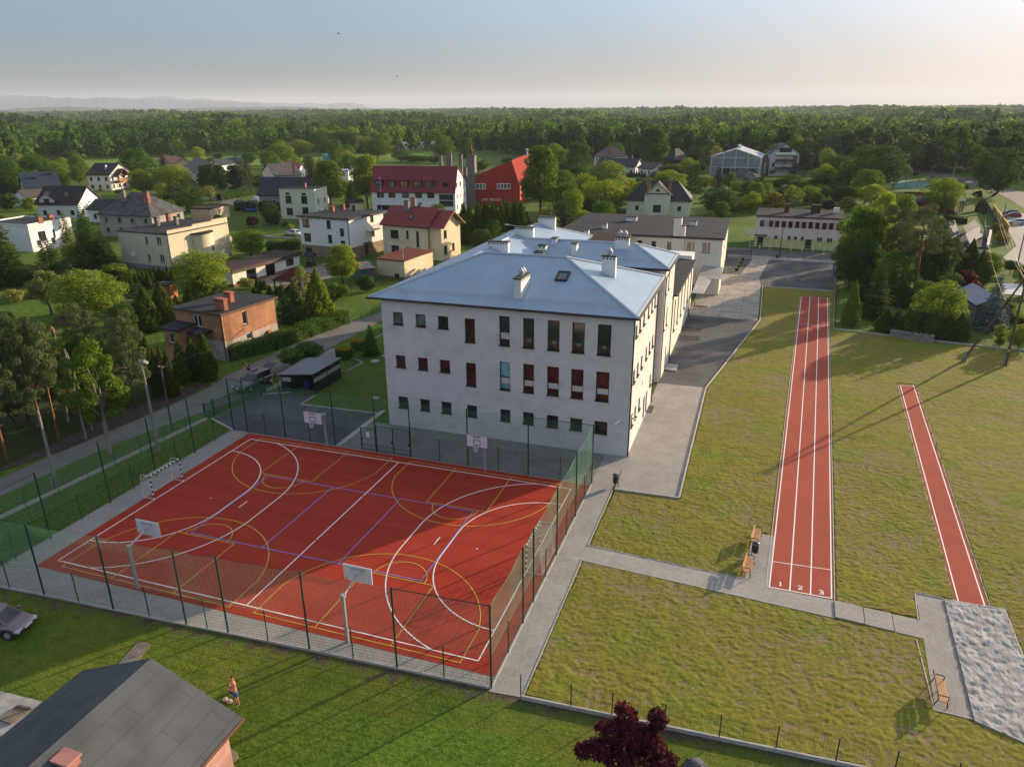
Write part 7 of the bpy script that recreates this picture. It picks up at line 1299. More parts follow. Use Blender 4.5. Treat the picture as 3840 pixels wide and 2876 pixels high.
P=at('E2',1980,330); b=MB(); root=thing('notice_board','white notice board beside the pink building gate','sign',(P[0],P[1],0)); b.box((P[0],P[1],1.7),(2.0,.05,1.1)); b.build('board',WHITE,root); b=MB(); [b.box((P[0]+s*.8,P[1]+.05,1.1),(.06,.06,2.2)) for s in(-1,1)]; b.build('post',GALV,root)
# yellow wall, walls of the car park
A,B=at('C7',1395,985)[:2],at('C7',1580,1250)[:2]; b=MB(); d=(B-A)/np.linalg.norm(B-A); n=np.array([-d[1],d[0]])*.12; b.prism([A-n,B-n,B+n,A+n],0,2.1); tag(b.build('yellow_wall',M('yellow_paint_wall',(.52,.33,.02),.8)),'long bright yellow wall along the car park','wall')
A,B=at('C7',1295,870)[:2],at('C7',1585,1385)[:2]; root=thing('dark_slat_fence','dark fence with pale posts running beside the yellow wall','fence',(*A,0)); b=MB(); d=(B-A)/np.linalg.norm(B-A); n=np.array([-d[1],d[0]])*.05; b.prism([A-n,B-n,B+n,A+n],0,1.5); b.build('panel',DK,root)
for t in np.linspace(0,1,9): p=A+(B-A)*t; b=MB(); b.box((*p,.85),(.3,.3,1.7)); b.build('post',CONC,root)
A,B=at('C4',1130,1400)[:2],at('C4',1360,1310)[:2]; b=MB(); d=(B-A)/np.linalg.norm(B-A); n=np.array([-d[1],d[0]])*.1; b.prism([A-n,B-n,B+n,A+n],0,1.4); tag(b.build('garden_wall',CONC),'pale concrete wall behind the young conifers right of the cream house','wall')
linefence('dark_rail_fence','dark horizontal rail fence on a low white wall along the village lane',[tuple(at('A2',*p)[:2]) for p in ((180,1262),(520,1285))],1.3,2.5,.35,DK,DK,dv=9)
P=at('C4',1630,900); root=thing('trampoline','blue garden trampoline with a black safety net behind the utility pole','trampoline',(P[0],P[1],0)); b=MB(); b.lathe((P[0],P[1],.7),[(1.7,0),(1.8,.05),(1.6,.08),(.05,.06)],20); b.build('mat',M('trampoline_blue',(.02,.10,.4),.5),root); b=MB()
for t in np.linspace(0,2*S_,7)[:-1]: b.tube([(P[0]+1.75*math.cos(t),P[1]+1.75*math.sin(t),0),(P[0]+1.75*math.cos(t),P[1]+1.75*math.sin(t),2.5)],.05,5)
b.build('frame',M('trampoline_blue'),root); b=MB()
for t in np.linspace(0,2*S_,60): b.tube([(P[0]+1.7*math.cos(t),P[1]+1.7*math.sin(t),.75),(P[0]+1.7*math.cos(t),P[1]+1.7*math.sin(t),2.4)],.012,3,False)
b.build('safety_net',BLACK,root)
P=at('E6',965,490); b=MB(); b.tube([(P[0],P[1],0),(P[0],P[1],2.3)],.05,6); tag(b.build('marker_post',M('yellow_post_paint',(.50,.30,.05),.6)),'yellow marker post at the end of the sliding gate','post')
def pile(P,r,h,m,label,name,cat,seed=1):
    b=MB(); n=28; q=np.random.default_rng(seed); R=[]; 
    for j in range(7):
        t=j/6; R.append([(P[0]+r*(1-t)*math.cos(2*S_*k/n)*(1+q.uniform(-.18,.18)),P[1]+r*(1-t)*math.sin(2*S_*k/n)*(1+q.uniform(-.18,.18)),h*(1-(1-t)**2)*(1+q.uniform(-.08,.08))-.03) for k in range(n)])
    for j in range(6):
        for k in range(n): b.poly([R[j][k],R[j][(k+1)%n],R[j+1][(k+1)%n],R[j+1][k]])
    tag(b.build(name,m),label,cat)
pile(at('B7',1340,1650),.55,.28,GRAVEL,'small pile of dark gravel at the bottom edge beside the purple tree','gravel_pile','gravel pile'); pile(at('E5',1340,480),8,4.2,M('spoil_heap_earth',(.08,.09,.08),.95,.3,.5,bump=.6,bscale=3),'big dark heap of earth in front of the grey hall','earth_heap','heap',3); pile(at('C4',1705,740),2,1.3,M('grey_sheeting',(.45,.45,.48),.6,.4,3),'heap of grey plastic sheeting beside the dark roofed house','sheeting_heap','heap',5)
# ------------------------------------------------------------------ trees and shrubs
def leafmesh(name,C,Nn,Tn,S,W,mats,mi=None,fold=.25):
    # C centres, Nn normals, Tn long axis, S half length, W half width: one small folded leaf clump each
    n=len(C); B=np.cross(Nn,Tn); B/=np.linalg.norm(B,axis=1,keepdims=True)+1e-9; S=np.asarray(S).reshape(-1,1)*np.ones((n,1)); W=np.asarray(W).reshape(-1,1)*np.ones((n,1))
    v=np.stack([C-Tn*S,C+B*W+Nn*W*fold,C+Tn*S,C-B*W+Nn*W*fold],1).reshape(-1,3)
    me=bpy.data.meshes.new(name); me.vertices.add(4*n); me.vertices.foreach_set('co',v.astype(np.float32).ravel()); me.loops.add(4*n); me.loops.foreach_set('vertex_index',np.arange(4*n,dtype=np.int32)); me.polygons.add(n); me.polygons.foreach_set('loop_start',np.arange(0,4*n,4,dtype=np.int32)); me.polygons.foreach_set('loop_total',np.full(n,4,dtype=np.int32))
    for m in mats: me.materials.append(m)
    if mi is not None: me.polygons.foreach_set('material_index',np.asarray(mi,dtype=np.int32))
    me.update(calc_edges=True); return me
def unit(a): return a/(np.linalg.norm(a,axis=1,keepdims=True)+1e-9)
def blobleaves(q,blobs,n,size,droop=0.,up=.3,low=.35,jit=.55):
    r=np.array([b[3] for b in blobs]); A=r**2; cnt=np.maximum(8,(n*A/A.sum()).astype(int)); Cs=[];Ns=[]
    for b,k in zip(blobs,cnt):
        d=unit(q.normal(0,1,(int(k*1.7),3))); d=d[(d[:,2]>-.25)|(q.random(len(d))<low)][:k]; rad=b[3]*q.uniform(.62,1.08,(len(d),1))**.6
        f=np.array([1,1,b[4] if len(b)>4 else .8]); Cs.append(np.array(b[:3])+d*rad*f); Ns.append(d)
    C=np.concatenate(Cs); D=np.concatenate(Ns); C+=q.normal(0,size*.5,C.shape)
    N=unit(D*.9+q.normal(0,jit,C.shape)+np.array([0,0,up])); T=unit(np.cross(N,q.normal(0,1,C.shape))+np.array([0,0,-droop])); return C,N,T
def limbs(b,q,blobs,z0,r0,H,n=7,base=.0):
    top=np.array([q.normal(0,.02)*H,q.normal(0,.02)*H,H*.8]); mid=np.array([q.normal(0,.03)*H,q.normal(0,.03)*H,z0]); b.tube([(0,0,-.25),(0,0,.15),tuple(mid*.5),tuple(mid),tuple((mid+top)/2),tuple(top)],[r0*1.35,r0,r0*.85,r0*.75,r0*.45,r0*.12],8)
    pick=q.permutation(len(blobs))[:n]
    for i in pick:
        c=np.array(blobs[i][:3]); t=q.uniform(.0,.6); s=mid+(top-mid)*t*.7
        if c[2]<s[2]+.1: c=c+np.array((0,0,.3))
        m=(s+c)/2+np.array((0,0,-.06*H))*q.uniform(0,1); b.tube([s,m,c],[r0*.45*(1-t*.5),r0*.28,r0*.08],5)
PROTO={}
def crown_blobs(q,H,R,z0,n,prof='round',rb=(.26,.40)):
    out=[]; hz=H-z0
    for i in range(n):
        t=(i+.5)/n; t=t if prof!='top' else t**.7
        if prof=='round': k=math.sqrt(max(0,1-(2*t-1)**2))*.92+.06
        elif prof=='oval': k=math.sin(math.pi*min(1,t*.85+.12))**.7
        elif prof=='egg': k=(1-t)**.55*min(1,t*4+.35)
        elif prof=='flat': k=.95-.25*t
        else: k=.7
        a=2.399963*i+q.uniform(-.5,.5); rr=R*k*math.sqrt(q.uniform(.25,1.)); rb_=R*q.uniform(*rb); 
        out.append((rr*math.cos(a)*.86,rr*math.sin(a)*.86,z0+hz*(.08+.84*t)+q.normal(0,.02)*H,rb_,.78))
    return out
def broad(key,seed,H=10,R=4.,z0=2.2,nb=34,nl=9000,size=.17,leaf=L_GREEN,bark=BARK,prof='round',droop=0.,r0=.24,rb=(.24,.42),wl=.62):
    q=np.random.default_rng(seed); bl=crown_blobs(q,H,R,z0,nb,prof,rb); C,N,T=blobleaves(q,bl,nl,size,droop); S=size*q.uniform(.6,1.35,len(C)); b=MB(); limbs(b,q,bl,z0*1.1,r0,H,9); PROTO[key]=(leafmesh('crown',C,N,T,S,S*wl,[leaf]),mbmesh(b,bark),H,2*R)
def mbmesh(b,m):
    me=bpy.data.meshes.new('trunk'); me.from_pydata(b.v,[],b.f); me.materials.append(m); me.polygons.foreach_set('use_smooth',[True]*len(b.f)); return me
def spruce(key,seed,H=10,R=2.2,leaf=L_NEED,nl=8000,size=.17,tiers=26,droop=.35,z0=.5):
    q=np.random.default_rng(seed); Cs=[];Ts=[];Ns=[]; b=MB(); b.tube([(0,0,-.2),(0,0,H*.5),(0,0,H*.98)],[.16*H/10,.1*H/10,.015],7)
    for i in range(tiers):
        t=i/(tiers-1); z=z0+(H-z0)*t**.92; L=R*(1-t)**.85*q.uniform(.8,1.12)+.08; nb=max(5,int(15*(1-t))+4)
        for k in range(nb):
            a=2*math.pi*(k/nb)+q.uniform(-.3,.3)+i*.7; l=L*q.uniform(.75,1.1); m=max(3,int(nl/(tiers*11)*(.3+(1-t))))
            s=np.sqrt(q.random(m)); d=np.array([math.cos(a),math.sin(a),0]); p=d*(s*l)[:,None]; p[:,2]=z-droop*l*(s**1.5)+.12*l*(s**3); wd=(.22*(1-s)+.06)*l; side=np.array([-math.sin(a),math.cos(a),0]); p+=side*(q.uniform(-1,1,m)*wd)[:,None]; p+=q.normal(0,.03,(m,3)); Cs.append(p); Ts.append(unit(d+side*q.uniform(-.6,.6,(m,1))+np.array([0,0,-droop*.6])+q.normal(0,.15,(m,3)))); Ns.append(unit(np.array([0,0,1.])+d*.35+q.normal(0,.35,(m,3))))
    C=np.concatenate(Cs);T=np.concatenate(Ts);N=np.concatenate(Ns); N=unit(N-T*np.sum(N*T,1,keepdims=True)); S=size*q.uniform(.6,1.3,len(C)); PROTO[key]=(leafmesh('crown',C,N,T,S,S*.42,[leaf]),mbmesh(b,BARK),H,2*R)
def thuja(key,seed,H=5,R=.75,leaf=L_THUJA,nl=5000,size=.10,prof=1.,z0=.05):
    q=np.random.default_rng(seed); t=q.random(nl*2); k=np.where(t<.18,.82+t,1-((t-.18)/.82)**(1.7*prof)); ok=q.random(nl*2)<k*.9+.1; t=t[ok][:nl]; k=k[ok][:nl]; a=q.uniform(0,2*math.pi,len(t)); lump=1+.13*np.sin(5*a+9*t)+.09*np.sin(11*a-21*t)+q.normal(0,.05,len(t)); r=R*k*lump*q.uniform(.72,1.03,len(t)); d=np.stack([np.cos(a),np.sin(a),np.zeros(len(t))],1); C=d*r[:,None]; C[:,2]=z0+t*(H-z0); T=unit(np.array([0,0,1.])+d*.35+q.normal(0,.28,C.shape)); N=unit(d+q.normal(0,.4,C.shape)); N=unit(N-T*np.sum(N*T,1,keepdims=True)); S=size*q.uniform(.6,1.5,len(C)); b=MB(); b.tube([(0,0,-.1),(0,0,H*.8)],[.09,.03],6); PROTO[key]=(leafmesh('crown',C,N,T,S,S*.45,[leaf]),mbmesh(b,BARK),H,2*R)
def pine(key,seed,H=12,R=3.2,z0=5.,nb=30,nl=14000,size=.125,bark=BARK_P,candles=True,lean=.0,leaf=L_NEED):
    q=np.random.default_rng(seed); bl=[]; b=MB(); top=np.array((lean*H,0,H*.95)); b.tube([(0,0,-.2),(lean*H*.3,0,z0*.6),(lean*H*.6,.1,z0*1.1),tuple(top)],[.2,.16,.13,.03],8)
    for i in range(nb):
        t=(i+.5)/nb; z=z0+(H-z0)*(t*.95); a=2.4*i+q.uniform(-.4,.4); L=R*(1-.62*t)*q.uniform(.45,1.1); c=np.array((lean*z+L*math.cos(a),L*math.sin(a),z+.12*L)); bl.append((*c,R*q.uniform(.2,.34)*(1-.3*t),.62)); s=np.array((lean*z,0,z-.35)); b.tube([s,(s+c)/2+(0,0,-.05),c],[.065,.045,.015],5)
    for z in np.linspace(z0*.45,z0,6): a=q.uniform(0,6.28); l=q.uniform(.5,1.6); b.tube([(lean*z*.6,0,z),(lean*z*.6+l*math.cos(a),l*math.sin(a),z-.05)],[.03,.008],4)
    C,N,T=blobleaves(q,bl,nl,size,-.5,.2,.6); T=unit(T+np.array([0,0,.45])+unit(N)*.3); N=unit(N-T*np.sum(N*T,1,keepdims=True)); S=size*q.uniform(.7,1.4,len(C)); mi=np.zeros(len(C),int); Wd=S*.24
    if candles: 
        k=q.random(len(C))<.07; mi[k]=1; T[k]=unit(np.array([0,0,1.])+q.normal(0,.15,(k.sum(),3))); N[k]=unit(N[k]-T[k]*np.sum(N[k]*T[k],1,keepdims=True)); S[k]*=1.5; Wd[k]=.03
    PROTO[key]=(leafmesh('crown',C,N,T,S,Wd,[leaf,CANDLE],mi),mbmesh(b,bark),H,2*R)
def weeping(key,seed,H=10,R=3.6,leaf=L_LIGHT,nl=9000,size=.2,bark=BARK_L,z0=2.2):
    q=np.random.default_rng(seed); bl=crown_blobs(q,H,R,z0,30,'oval',(.22,.36)); C,N,T=blobleaves(q,bl,nl,size,1.2,0.,.7); T=unit(T*.5+np.array([0,0,-1.])); N=unit(N-T*np.sum(N*T,1,keepdims=True)); h=q.random(len(C))**2*1.1; C[:,2]-=h; C[:,2]=np.maximum(C[:,2],.4); S=size*q.uniform(.8,1.6,len(C)); b=MB(); limbs(b,q,bl,z0*1.2,.2,H,9); PROTO[key]=(leafmesh('crown',C,N,T,S,S*.3,[leaf]),mbmesh(b,bark),H,2*R)
for i in range(3): broad(f'broad{i}',10+i,10,4.1,1.2,30+6*i,9500,.165,L_GREEN)
for i in range(2): broad(f'light{i}',20+i,10,4.3,1.0,36,9500,.165,L_LIGHT)
for i in range(2): broad(f'dark{i}',30+i,10,3.9,.9,34,9500,.165,L_DARK)
broad('lime0',40,14,4.0,2.6,46,14000,.19,L_GREEN,prof='egg',r0=.3); broad('lime1',41,14,3.9,2.8,44,13000,.19,L_LIGHT,prof='oval',r0=.3)
broad('loose0',50,13,4.2,3.6,34,14000,.14,L_GREEN,BARK_L,'oval',r0=.3,rb=(.16,.28)); broad('loose1',51,13,3.6,2.6,26,9000,.14,L_PALE,BARK_L,'oval',r0=.22,rb=(.16,.28))
broad('fruit0',60,4.6,2.0,1.4,16,4200,.11,L_PALE,BARK,'round',r0=.15,rb=(.26,.42)); broad('shrub0',61,2.2,1.25,.25,14,3200,.10,L_GREEN,BARK,'round',r0=.06,rb=(.3,.45)); broad('shrub1',62,2.2,1.2,.25,14,3200,.10,L_LIGHT,BARK,'round',r0=.06,rb=(.3,.45)); broad('shrub2',63,2.2,1.2,.25,12,2600,.10,L_PALE,BARK,'round',r0=.06,rb=(.3,.45)); broad('shrubd',64,2.2,1.2,.2,14,3200,.1,L_DARK,BARK,'round',r0=.06,rb=(.3,.45)); broad('purple0',65,4,1.8,.6,18,4200,.12,L_PURP,BARK,'round',r0=.1,rb=(.28,.42)); broad('yellow0',66,4,1.5,.4,18,4200,.12,L_YEL,BARK,'egg',r0=.1,rb=(.28,.42)); broad('ball0',67,3.4,1.35,1.3,34,6500,.085,L_HEDGE,BARK,'round',r0=.07,rb=(.3,.4))
broad('poplar0',68,13,2.2,1.4,34,9000,.18,L_DARK,BARK,'oval',r0=.22,rb=(.36,.6))
spruce('spruce0',70); spruce('spruce1',71,10,2.5,L_DARK,9000,.18); spruce('fir0',72,3.2,1.05,L_HEDGE,4200,.11,17,.2,.15); spruce('blue0',73,8,2.3,L_BLUE,9000,.17,22,.4,.2); spruce('larch0',74,12,3.2,L_GREEN,20000,.2,34,.3,.8); spruce('larch1',75,12,3.0,L_LIGHT,15000,.19,30,.35,1.2)
thuja('thuja0',80); thuja('thuja1',81,5,.9,L_THUJA,5200,.11,.8); thuja('thujay',82,5,1.15,L_YEL,5200,.12,.75); thuja('cone0',83,5,1.5,L_THUJA,7000,.12,.7); thuja('conel',84,5,1.5,M('leaf_light') ,7000,.12,.7) 
pine('pine0',90); pine('pine1',91,12,3.4,3.2,36,16000,.13,BARK); pine('pine2',92,13,3.0,6.5,26,11000,.125,BARK_P,True,.03); pine('pined',93,9,3.0,1.0,34,13000,.13,BARK,False,0,L_DARK)
weeping('willow0',100); weeping('birch0',101,12,3.0,L_LIGHT,7500,.17,BARK_L,3.); weeping('willowd',102,12,4.2,L_GREEN,13000,.22,BARK,2.)
def plant(key,P,H,Wd,label,cat='tree',name='tree',group=None,parts=True,q=np.random.default_rng(1)):
    cm,tm,h0,w0=PROTO[key]; o=empty(name,(float(P[0]),float(P[1]),0.),float(q.uniform(0,6.28))); s=H/h0; k=Wd/w0 if Wd else s; o.scale=(k,k,s); tag(o,label,cat,group)
    c=bpy.data.objects.new('crown',cm); COL.objects.link(c); c.parent=o
    if parts: t=bpy.data.objects.new('trunk',tm); COL.objects.link(t); t.parent=o
    return o
def T(key,r,base,top,wpx,label,cat='tree',name=None,group=None,rt=None,H=None):
    P=at(r,*base); k=rt or r; hh=H or max(.8,zat(k,top[0],top[1],P)); x0,_,x1,w=_R[k]; m=(x1-x0)/w*mpp(P)*wpx
    return plant(key,P,hh,m,label,cat,name or {'thuja':'thuja_tree','pine':'pine_tree','spruce':'spruce_tree'}.get(key[:-1],'tree' if cat=='tree' else 'shrub'),group)
# each tree: mesh, foot, top, width, description
TR_=[
('pine0','B1',(405,632),('A5',95,885),400,'leftmost tall pine with an orange trunk at the roadside'),
('pine2','B1',(515,592),('A5',330,930),300,'thin pine with a bare reddish trunk, second from the left by the road'),
('pine1','B1',(880,330),('A5',800,800),430,'bushy pine with pale upright shoots below the big maple'),
('pine1','B1',(1180,300),('A5',1080,860),380,'pine with pale shoots left of the tall thuja row'),
('pine0','B1',(70,775),('A5',-60,960),380,'pine cut by the left edge with a bare crooked trunk'),
('loose0','B1',(950,695),('A5',960,1060),560,'big forked roadside tree with a thick leafy trunk behind the court fence'),
('loose1','B1',(590,420),('A5',520,1090),380,'yellowish loose tree between the two orange trunked pines'),
('pine1','B1',(250,420),('A5',250,1000),420,'dark bushy pine filling the gap between the two orange trunked pines'),
('broad1','B1',(760,330),('A5',640,1080),420,'shaded tree behind the pale double pole'),
('dark0','B1',(1010,250),('A5',1000,1050),380,'dark tree left of the grey floodlight pole'),
('pine1','B1',(40,560),('A5',40,940),420,'dense pine at the left edge behind the bare crooked trunk'),
('pine1','B1',(330,500),('A5',420,1060),380,'low dark pine beside the thin bare trunks'),
('dark1','B1',(120,420),('A5',160,1010),380,'shaded dark tree behind the leftmost orange trunk'),
('fruit0','A5',(450,875),('A5',395,500),300,'small gnarled fruit tree on the mown grass at the left'),
('light0','A5',(800,930),('A5',800,500),600,'large bright green maple left of the brick house'),
('loose1','A5',(1190,790),('A5',1140,612),240,'pale washed out tree right behind the bright maple'),
('cone0','A5',(1290,1010),('A5',1262,615),230,'dense yellow green conifer, left one of the pair beside the brick house'),
('cone0','A5',(1430,960),('A5',1392,590),250,'dense yellow green conifer, right one of the pair beside the brick house'),
('light1','A5',(1770,730),('A5',1725,335),520,'wide light green tree in front of the cream house bay'),
('conel','A5',(1760,760),('A5',1738,515),230,'golden conifer in front of the wide light green tree'),
('larch0','A5',(60,610),('C3',20,820),560,'huge feathery larch at the left edge'),
('larch0','A5',(800,500),('C3',1100,900),420,'tall feathery larch in front of the grey slate house'),
('spruce1','A5',(470,580),('A5',440,190),330,'dark spruce in front of the flat white house'),
('larch1','A5',(640,470),('C3',900,950),300,'light larch left of the tall larch by the slate house'),
('spruce1','A5',(930,500),('A5',935,140),270,'dark conifer against the left wall of the cream house'),
('dark0','A5',(240,620),('A5',240,440),300,'low dark tree behind the lean-to'),
('broad0','C3',(120,760),('C3',110,320),470,'big green tree at the left edge below the wood'),
('broad1','C3',(480,640),('C3',470,280),460,'big green tree behind the blue grey roof'),
('loose1','C3',(810,520),('C3',800,296),190,'slim pale tree on the meadow edge between two roofs'),
('broad2','C3',(1000,640),('C3',985,400),220,'tree squeezed between the blue roofed and the chalet house'),
('broad0','C3',(1720,640),('C3',1715,195),470,'big round tree right of the chalet before the meadow'),
('light0','C4',(150,660),('C4',170,330),420,'bright tree in front of the chalet balcony'),
('light1','C4',(600,650),('C4',580,255),480,'bright tree left of the wide brown roof'),
('pined','C4',(600,880),('C4',600,510),360,'dark spreading pine behind the grey slate house'),
('pined','C4',(900,930),('C4',880,560),280,'dark spreading pine nearest the ochre shed'),
('pined','C4',(740,860),('C4',740,540),260,'dark pine between the two spreading pines'),
('spruce0','C4',(430,330),('C4',420,40),170,'pointed dark spruce in front of the orange red house'),
('spruce0','C4',(690,270),('C4',690,45),170,'pointed spruce standing on the meadow edge'),
('birch0','C4',(910,250),('C4',910,0),230,'pale birch before the meadow'),
('poplar0','C4',(1000,620),('C4',990,250),160,'tall dark tree, leftmost of the dark row on the lawn'),
('poplar0','C4',(1100,630),('C4',1095,235),170,'tall dark tree, second of the dark row on the lawn'),
('poplar0','C4',(1235,640),('C4',1205,245),190,'tall dark tree, third of the dark row on the lawn'),
('poplar0','C4',(1420,650),('C4',1375,250),190,'tall dark tree, fourth of the dark row on the lawn'),
('pine1','C4',(1530,650),('C4',1510,185),210,'tall dark pine, fifth of the dark row on the lawn'),
('pine1','C4',(1600,640),('C4',1620,190),180,'open dark pine at the right end of the dark row'),
('fruit0','C4',(1060,760),('C4',1060,545),200,'small pale fruit tree on the lawn above the ochre shed'),
('dark1','C4',(1740,620),('C4',1740,405),230,'compact dark green tree left of the dark roofed house'),
('willow0','C4',(2085,430),('C4',2080,255),230,'rounded weeping willow before the red roofs'),
('light0','C4',(1840,260),('C4',1840,55),150,'slim light tree behind the white gable cottage'),
('broad1','C4',(2070,250),('C4',2040,-90),300,'broad tree behind the red roofed houses'),
('light1','C4',(1620,1510),('C4',1610,1160),520,'flat topped multi stemmed garden tree above the long garage'),
('dark1','C4',(1920,1080),('C4',1920,780),250,'dark tree against the corner of the pale green house'),
('lime0','A2',(790,1010),('A2',790,615),340,'big dense lime tree, left one of the two behind the white house'),
('lime1','A2',(1110,1020),('A2',1040,555),300,'big lime tree with a sunlit top, right one beside the maroon building'),
('spruce0','A2',(620,750),('A2',610,515),140,'tall dark spruce between the red roof and the limes'),
('blue0','A2',(700,720),('A2',700,555),100,'blue tinged spruce beside the tall dark spruce'),
('light0','A2',(360,665),('A2',355,455),220,'bright bushy tree behind the willow'),
('light1','A2',(230,650),('A2',228,520),110,'narrow light tree at the edge of the field'),
('broad2','A2',(830,650),('A2',830,425),140,'upright tree on the field edge right of the teal tunnel'),
('broad0','A2',(1190,590),('A2',1190,420),260,'broad dark tree left of the polytunnel'),
('pined','A2',(720,560),('A2',730,345),190,'dark pine at the wood edge above the teal tunnel'),
('broad1','A2',(930,610),('A2',920,470),160,'tree on the field edge behind the limes'),
('broad2','A2',(1760,600),('A2',1765,390),190,'tree at the right end of the polytunnel'),
('broad0','A2',(1960,620),('A2',1950,410),140,'tree behind the grey tower'),
('lime1','C5',(705,1095),('C5',680,640),380,'bright tree beside the paved courtyard and the tin shed'),
('conel','C5',(440,1490),('C5',340,900),330,'yellow green conifer behind the clipped roadside hedge'),
('spruce1','C5',(190,1500),('C5',150,1050),330,'dark spruce against the right wall of the brick house'),
('spruce1','C5',(60,1500),('C5',40,1050),240,'grey dark conifer touching the brick house roof'),
('loose1','C5',(270,1330),('C5',280,880),260,'pale feathery tree in front of the maroon gazebo'),
('cone0','C5',(380,1500),('C5',420,1150),260,'low dense conifer at the lawn end of the hedge'),
('lime0','A3',(525,1085),('A3',530,495),390,'tall lime tree beside the red hall'),
('dark0','A3',(850,745),('A3',840,445),250,'rounded dark tree on the lawn behind the tall lime'),
('light1','A3',(1110,850),('A3',1110,615),350,'bright rounded tree before the grey bungalow'),
('light0','A3',(880,1020),('A3',880,735),280,'bright tree left of the villa hedge'),
('light1','A3',(1060,1085),('A3',1050,785),430,'wide bright tree left of the black villa roof'),
('broad1','A3',(760,1100),('A3',760,800),260,'green tree right behind the tall lime'),
('blue0','A3',(945,1065),('A3',945,915),110,'small silvery blue spruce behind the felt roof'),
('light0','A3',(1640,870),('A3',1640,700),320,'bright tree behind the black villa roof'),
('broad2','A3',(1650,735),('A3',1660,635),240,'green tree in the yard before the grey hall'),
('light1','A3',(1815,705),('A3',1815,588),120,'small light tree left of the grey hall'),
('lime0','A3',(1480,665),('A3',1490,330),330,'very tall dark tree group before the wood, centre right'),
('loose0','A3',(1310,620),('A3',1310,395),200,'light tall tree behind the grey bungalow roof'),
('spruce1','A3',(2050,860),('A3',2075,640),150,'pointed spruce in front of the grey block hall'),
('dark0','A3',(2060,1080),('A3',2060,850),320,'dark tree between the villa and the pink building'),
('light0','A3',(1940,850),('A3',1940,735),190,'light tree left of the pointed spruce'),
('broad1','A3',(2080,1120),('A3',2075,960),170,'rounded tree beside the felt roof corner'),
('yellow0','A4',(390,875),('A4',390,745),170,'golden shrubby tree behind the left end of the pink building'),
('yellow0','A4',(680,860),('A4',680,788),90,'golden shrubby tree, smallest of three behind the pink building'),
('yellow0','A4',(920,875),('A4',918,775),130,'golden shrubby tree at the right end of the pink building'),
('purple0','A4',(775,875),('A4',775,800),110,'purple shrub between golden trees behind the pink building'),
('purple0','A4',(310,850),('A4',310,745),170,'purple tree left of the first golden tree'),
('dark1','A4',(1090,740),('A4',1100,405),430,'huge rounded dark tree right of centre'),
('dark0','A4',(860,700),('A4',900,470),260,'dark tree merging with the huge rounded tree'),
('pine1','A4',(780,580),('A4',790,285),210,'tall tree left of the huge rounded tree'),
('poplar0','A4',(615,605),('A4',610,430),100,'narrow dark tree touching the balcony house'),
('broad0','A4',(1000,440),('A4',1010,260),200,'tall tree behind the huge rounded tree'),
('loose0','A4',(1370,610),('A4',1390,340),150,'light tall tree beside the tennis court'),
('pine1','A4',(1290,600),('A4',1290,330),150,'dark tall tree left of the tennis court'),
('loose0','A4',(1690,655),('A4',1710,262),240,'tall airy tree with bare limbs by the side road'),
('loose0','A4',(1830,650),('A4',1870,395),220,'airy light tree beside the side road bend'),
('dark1','A4',(1985,770),('A4',2050,425),330,'large dense dark tree beside the road at the right'),
('light1','A4',(1600,890),('A4',1590,640),300,'round light green tree beside the ring shaped building'),
('birch0','A4',(1090,860),('A4',1100,680),220,'light birch behind the right end of the pink building'),
('broad1','A4',(1240,880),('A4',1250,740),220,'green tree left of the ring shaped building'),
('willowd','E4',(560,930),('E4',640,195),500,'big weeping tree hiding the end of the pink building'),
('pine1','E4',(850,900),('E4',890,180),430,'tall dense pine beside the weeping tree'),
('pine2','E4',(1120,1080),('E4',1240,180),480,'tall pine with forked reddish trunk beside the solar house'),
('pine2','E4',(1420,960),('E4',1500,500),320,'thin brownish pine in front of the solar house'),
('pine1','E4',(1030,900),('E4',1040,430),300,'pine filling the gap between the tall pines'),
('cone0','E4',(1640,900),('E4',1625,510),230,'dark upright conifer in front of the solar house wall'),
('broad2','E4',(1830,930),('E4',1830,640),270,'dense green tree at the right corner of the solar house'),
('spruce1','E4',(740,1290),('E4',785,740),340,'bushy conifer behind the corner of the track fence'),
('conel','E4',(490,1370),('E4',535,925),170,'yellowish columnar conifer at the fence corner by the track'),
('light1','C8',(720,990),('C8',790,370),640,'bright yellow green maple above the stone stack'),
('purple0','E4',(1610,1130),('E4',1620,850),320,'dark purple leaved tree behind the bright maple'),
('blue0','C8',(1360,960),('C8',1440,260),400,'silvery blue spruce behind the leaning pole strut'),
('ball0','E4',(2070,870),('E4',2075,735),150,'small ball shaped tree on a stem near the right street'),
('purple0','E4',(2200,950),('E4',2200,790),170,'purple tree cut by the right edge'),
('dark0','E4',(480,1000),('E4',470,640),300,'dark tree in shade below the weeping tree'),
('spruce1','C8',(180,990),('C8',110,660),280,'dark conifer in the hedge row, left of the stone stack'),
('cone0','C8',(330,1020),('C8',250,680),300,'dense conifer behind the left end of the stone stack'),
('cone0','C8',(640,1050),('C8',690,720),330,'dense conifer behind the right end of the stone stack'),
('cone0','C8',(960,1080),('C8',980,735),240,'dark conifer at the gap in the fence hedge'),
('fruit0','C8',(1460,1120),('C8',1450,880),180,'thin young tree by the fence near the utility pole'),
('light0','C8',(1720,1200),('C8',1740,890),420,'green bush tree at the right edge below the pergola'),
('dark1','E4',(640,1000),('E4',640,560),330,'dark tree low in the gap between the weeping tree and the tall pine'),
('broad2','E4',(900,1080),('E4',930,640),360,'mid green tree under the tall dense pine'),
('dark0','E4',(1290,1000),('E4',1290,560),330,'dark tree between the two forked pines'),
('pine1','E4',(1290,980),('E4',1370,300),340,'dense pine right of the tall forked pine'),
('cone0','E4',(980,1180),('E4',990,900),260,'low dark conifer in front of the cream outbuilding'),
('broad0','E4',(1180,1180),('E4',1200,930),300,'low green tree at the foot of the forked pine'),
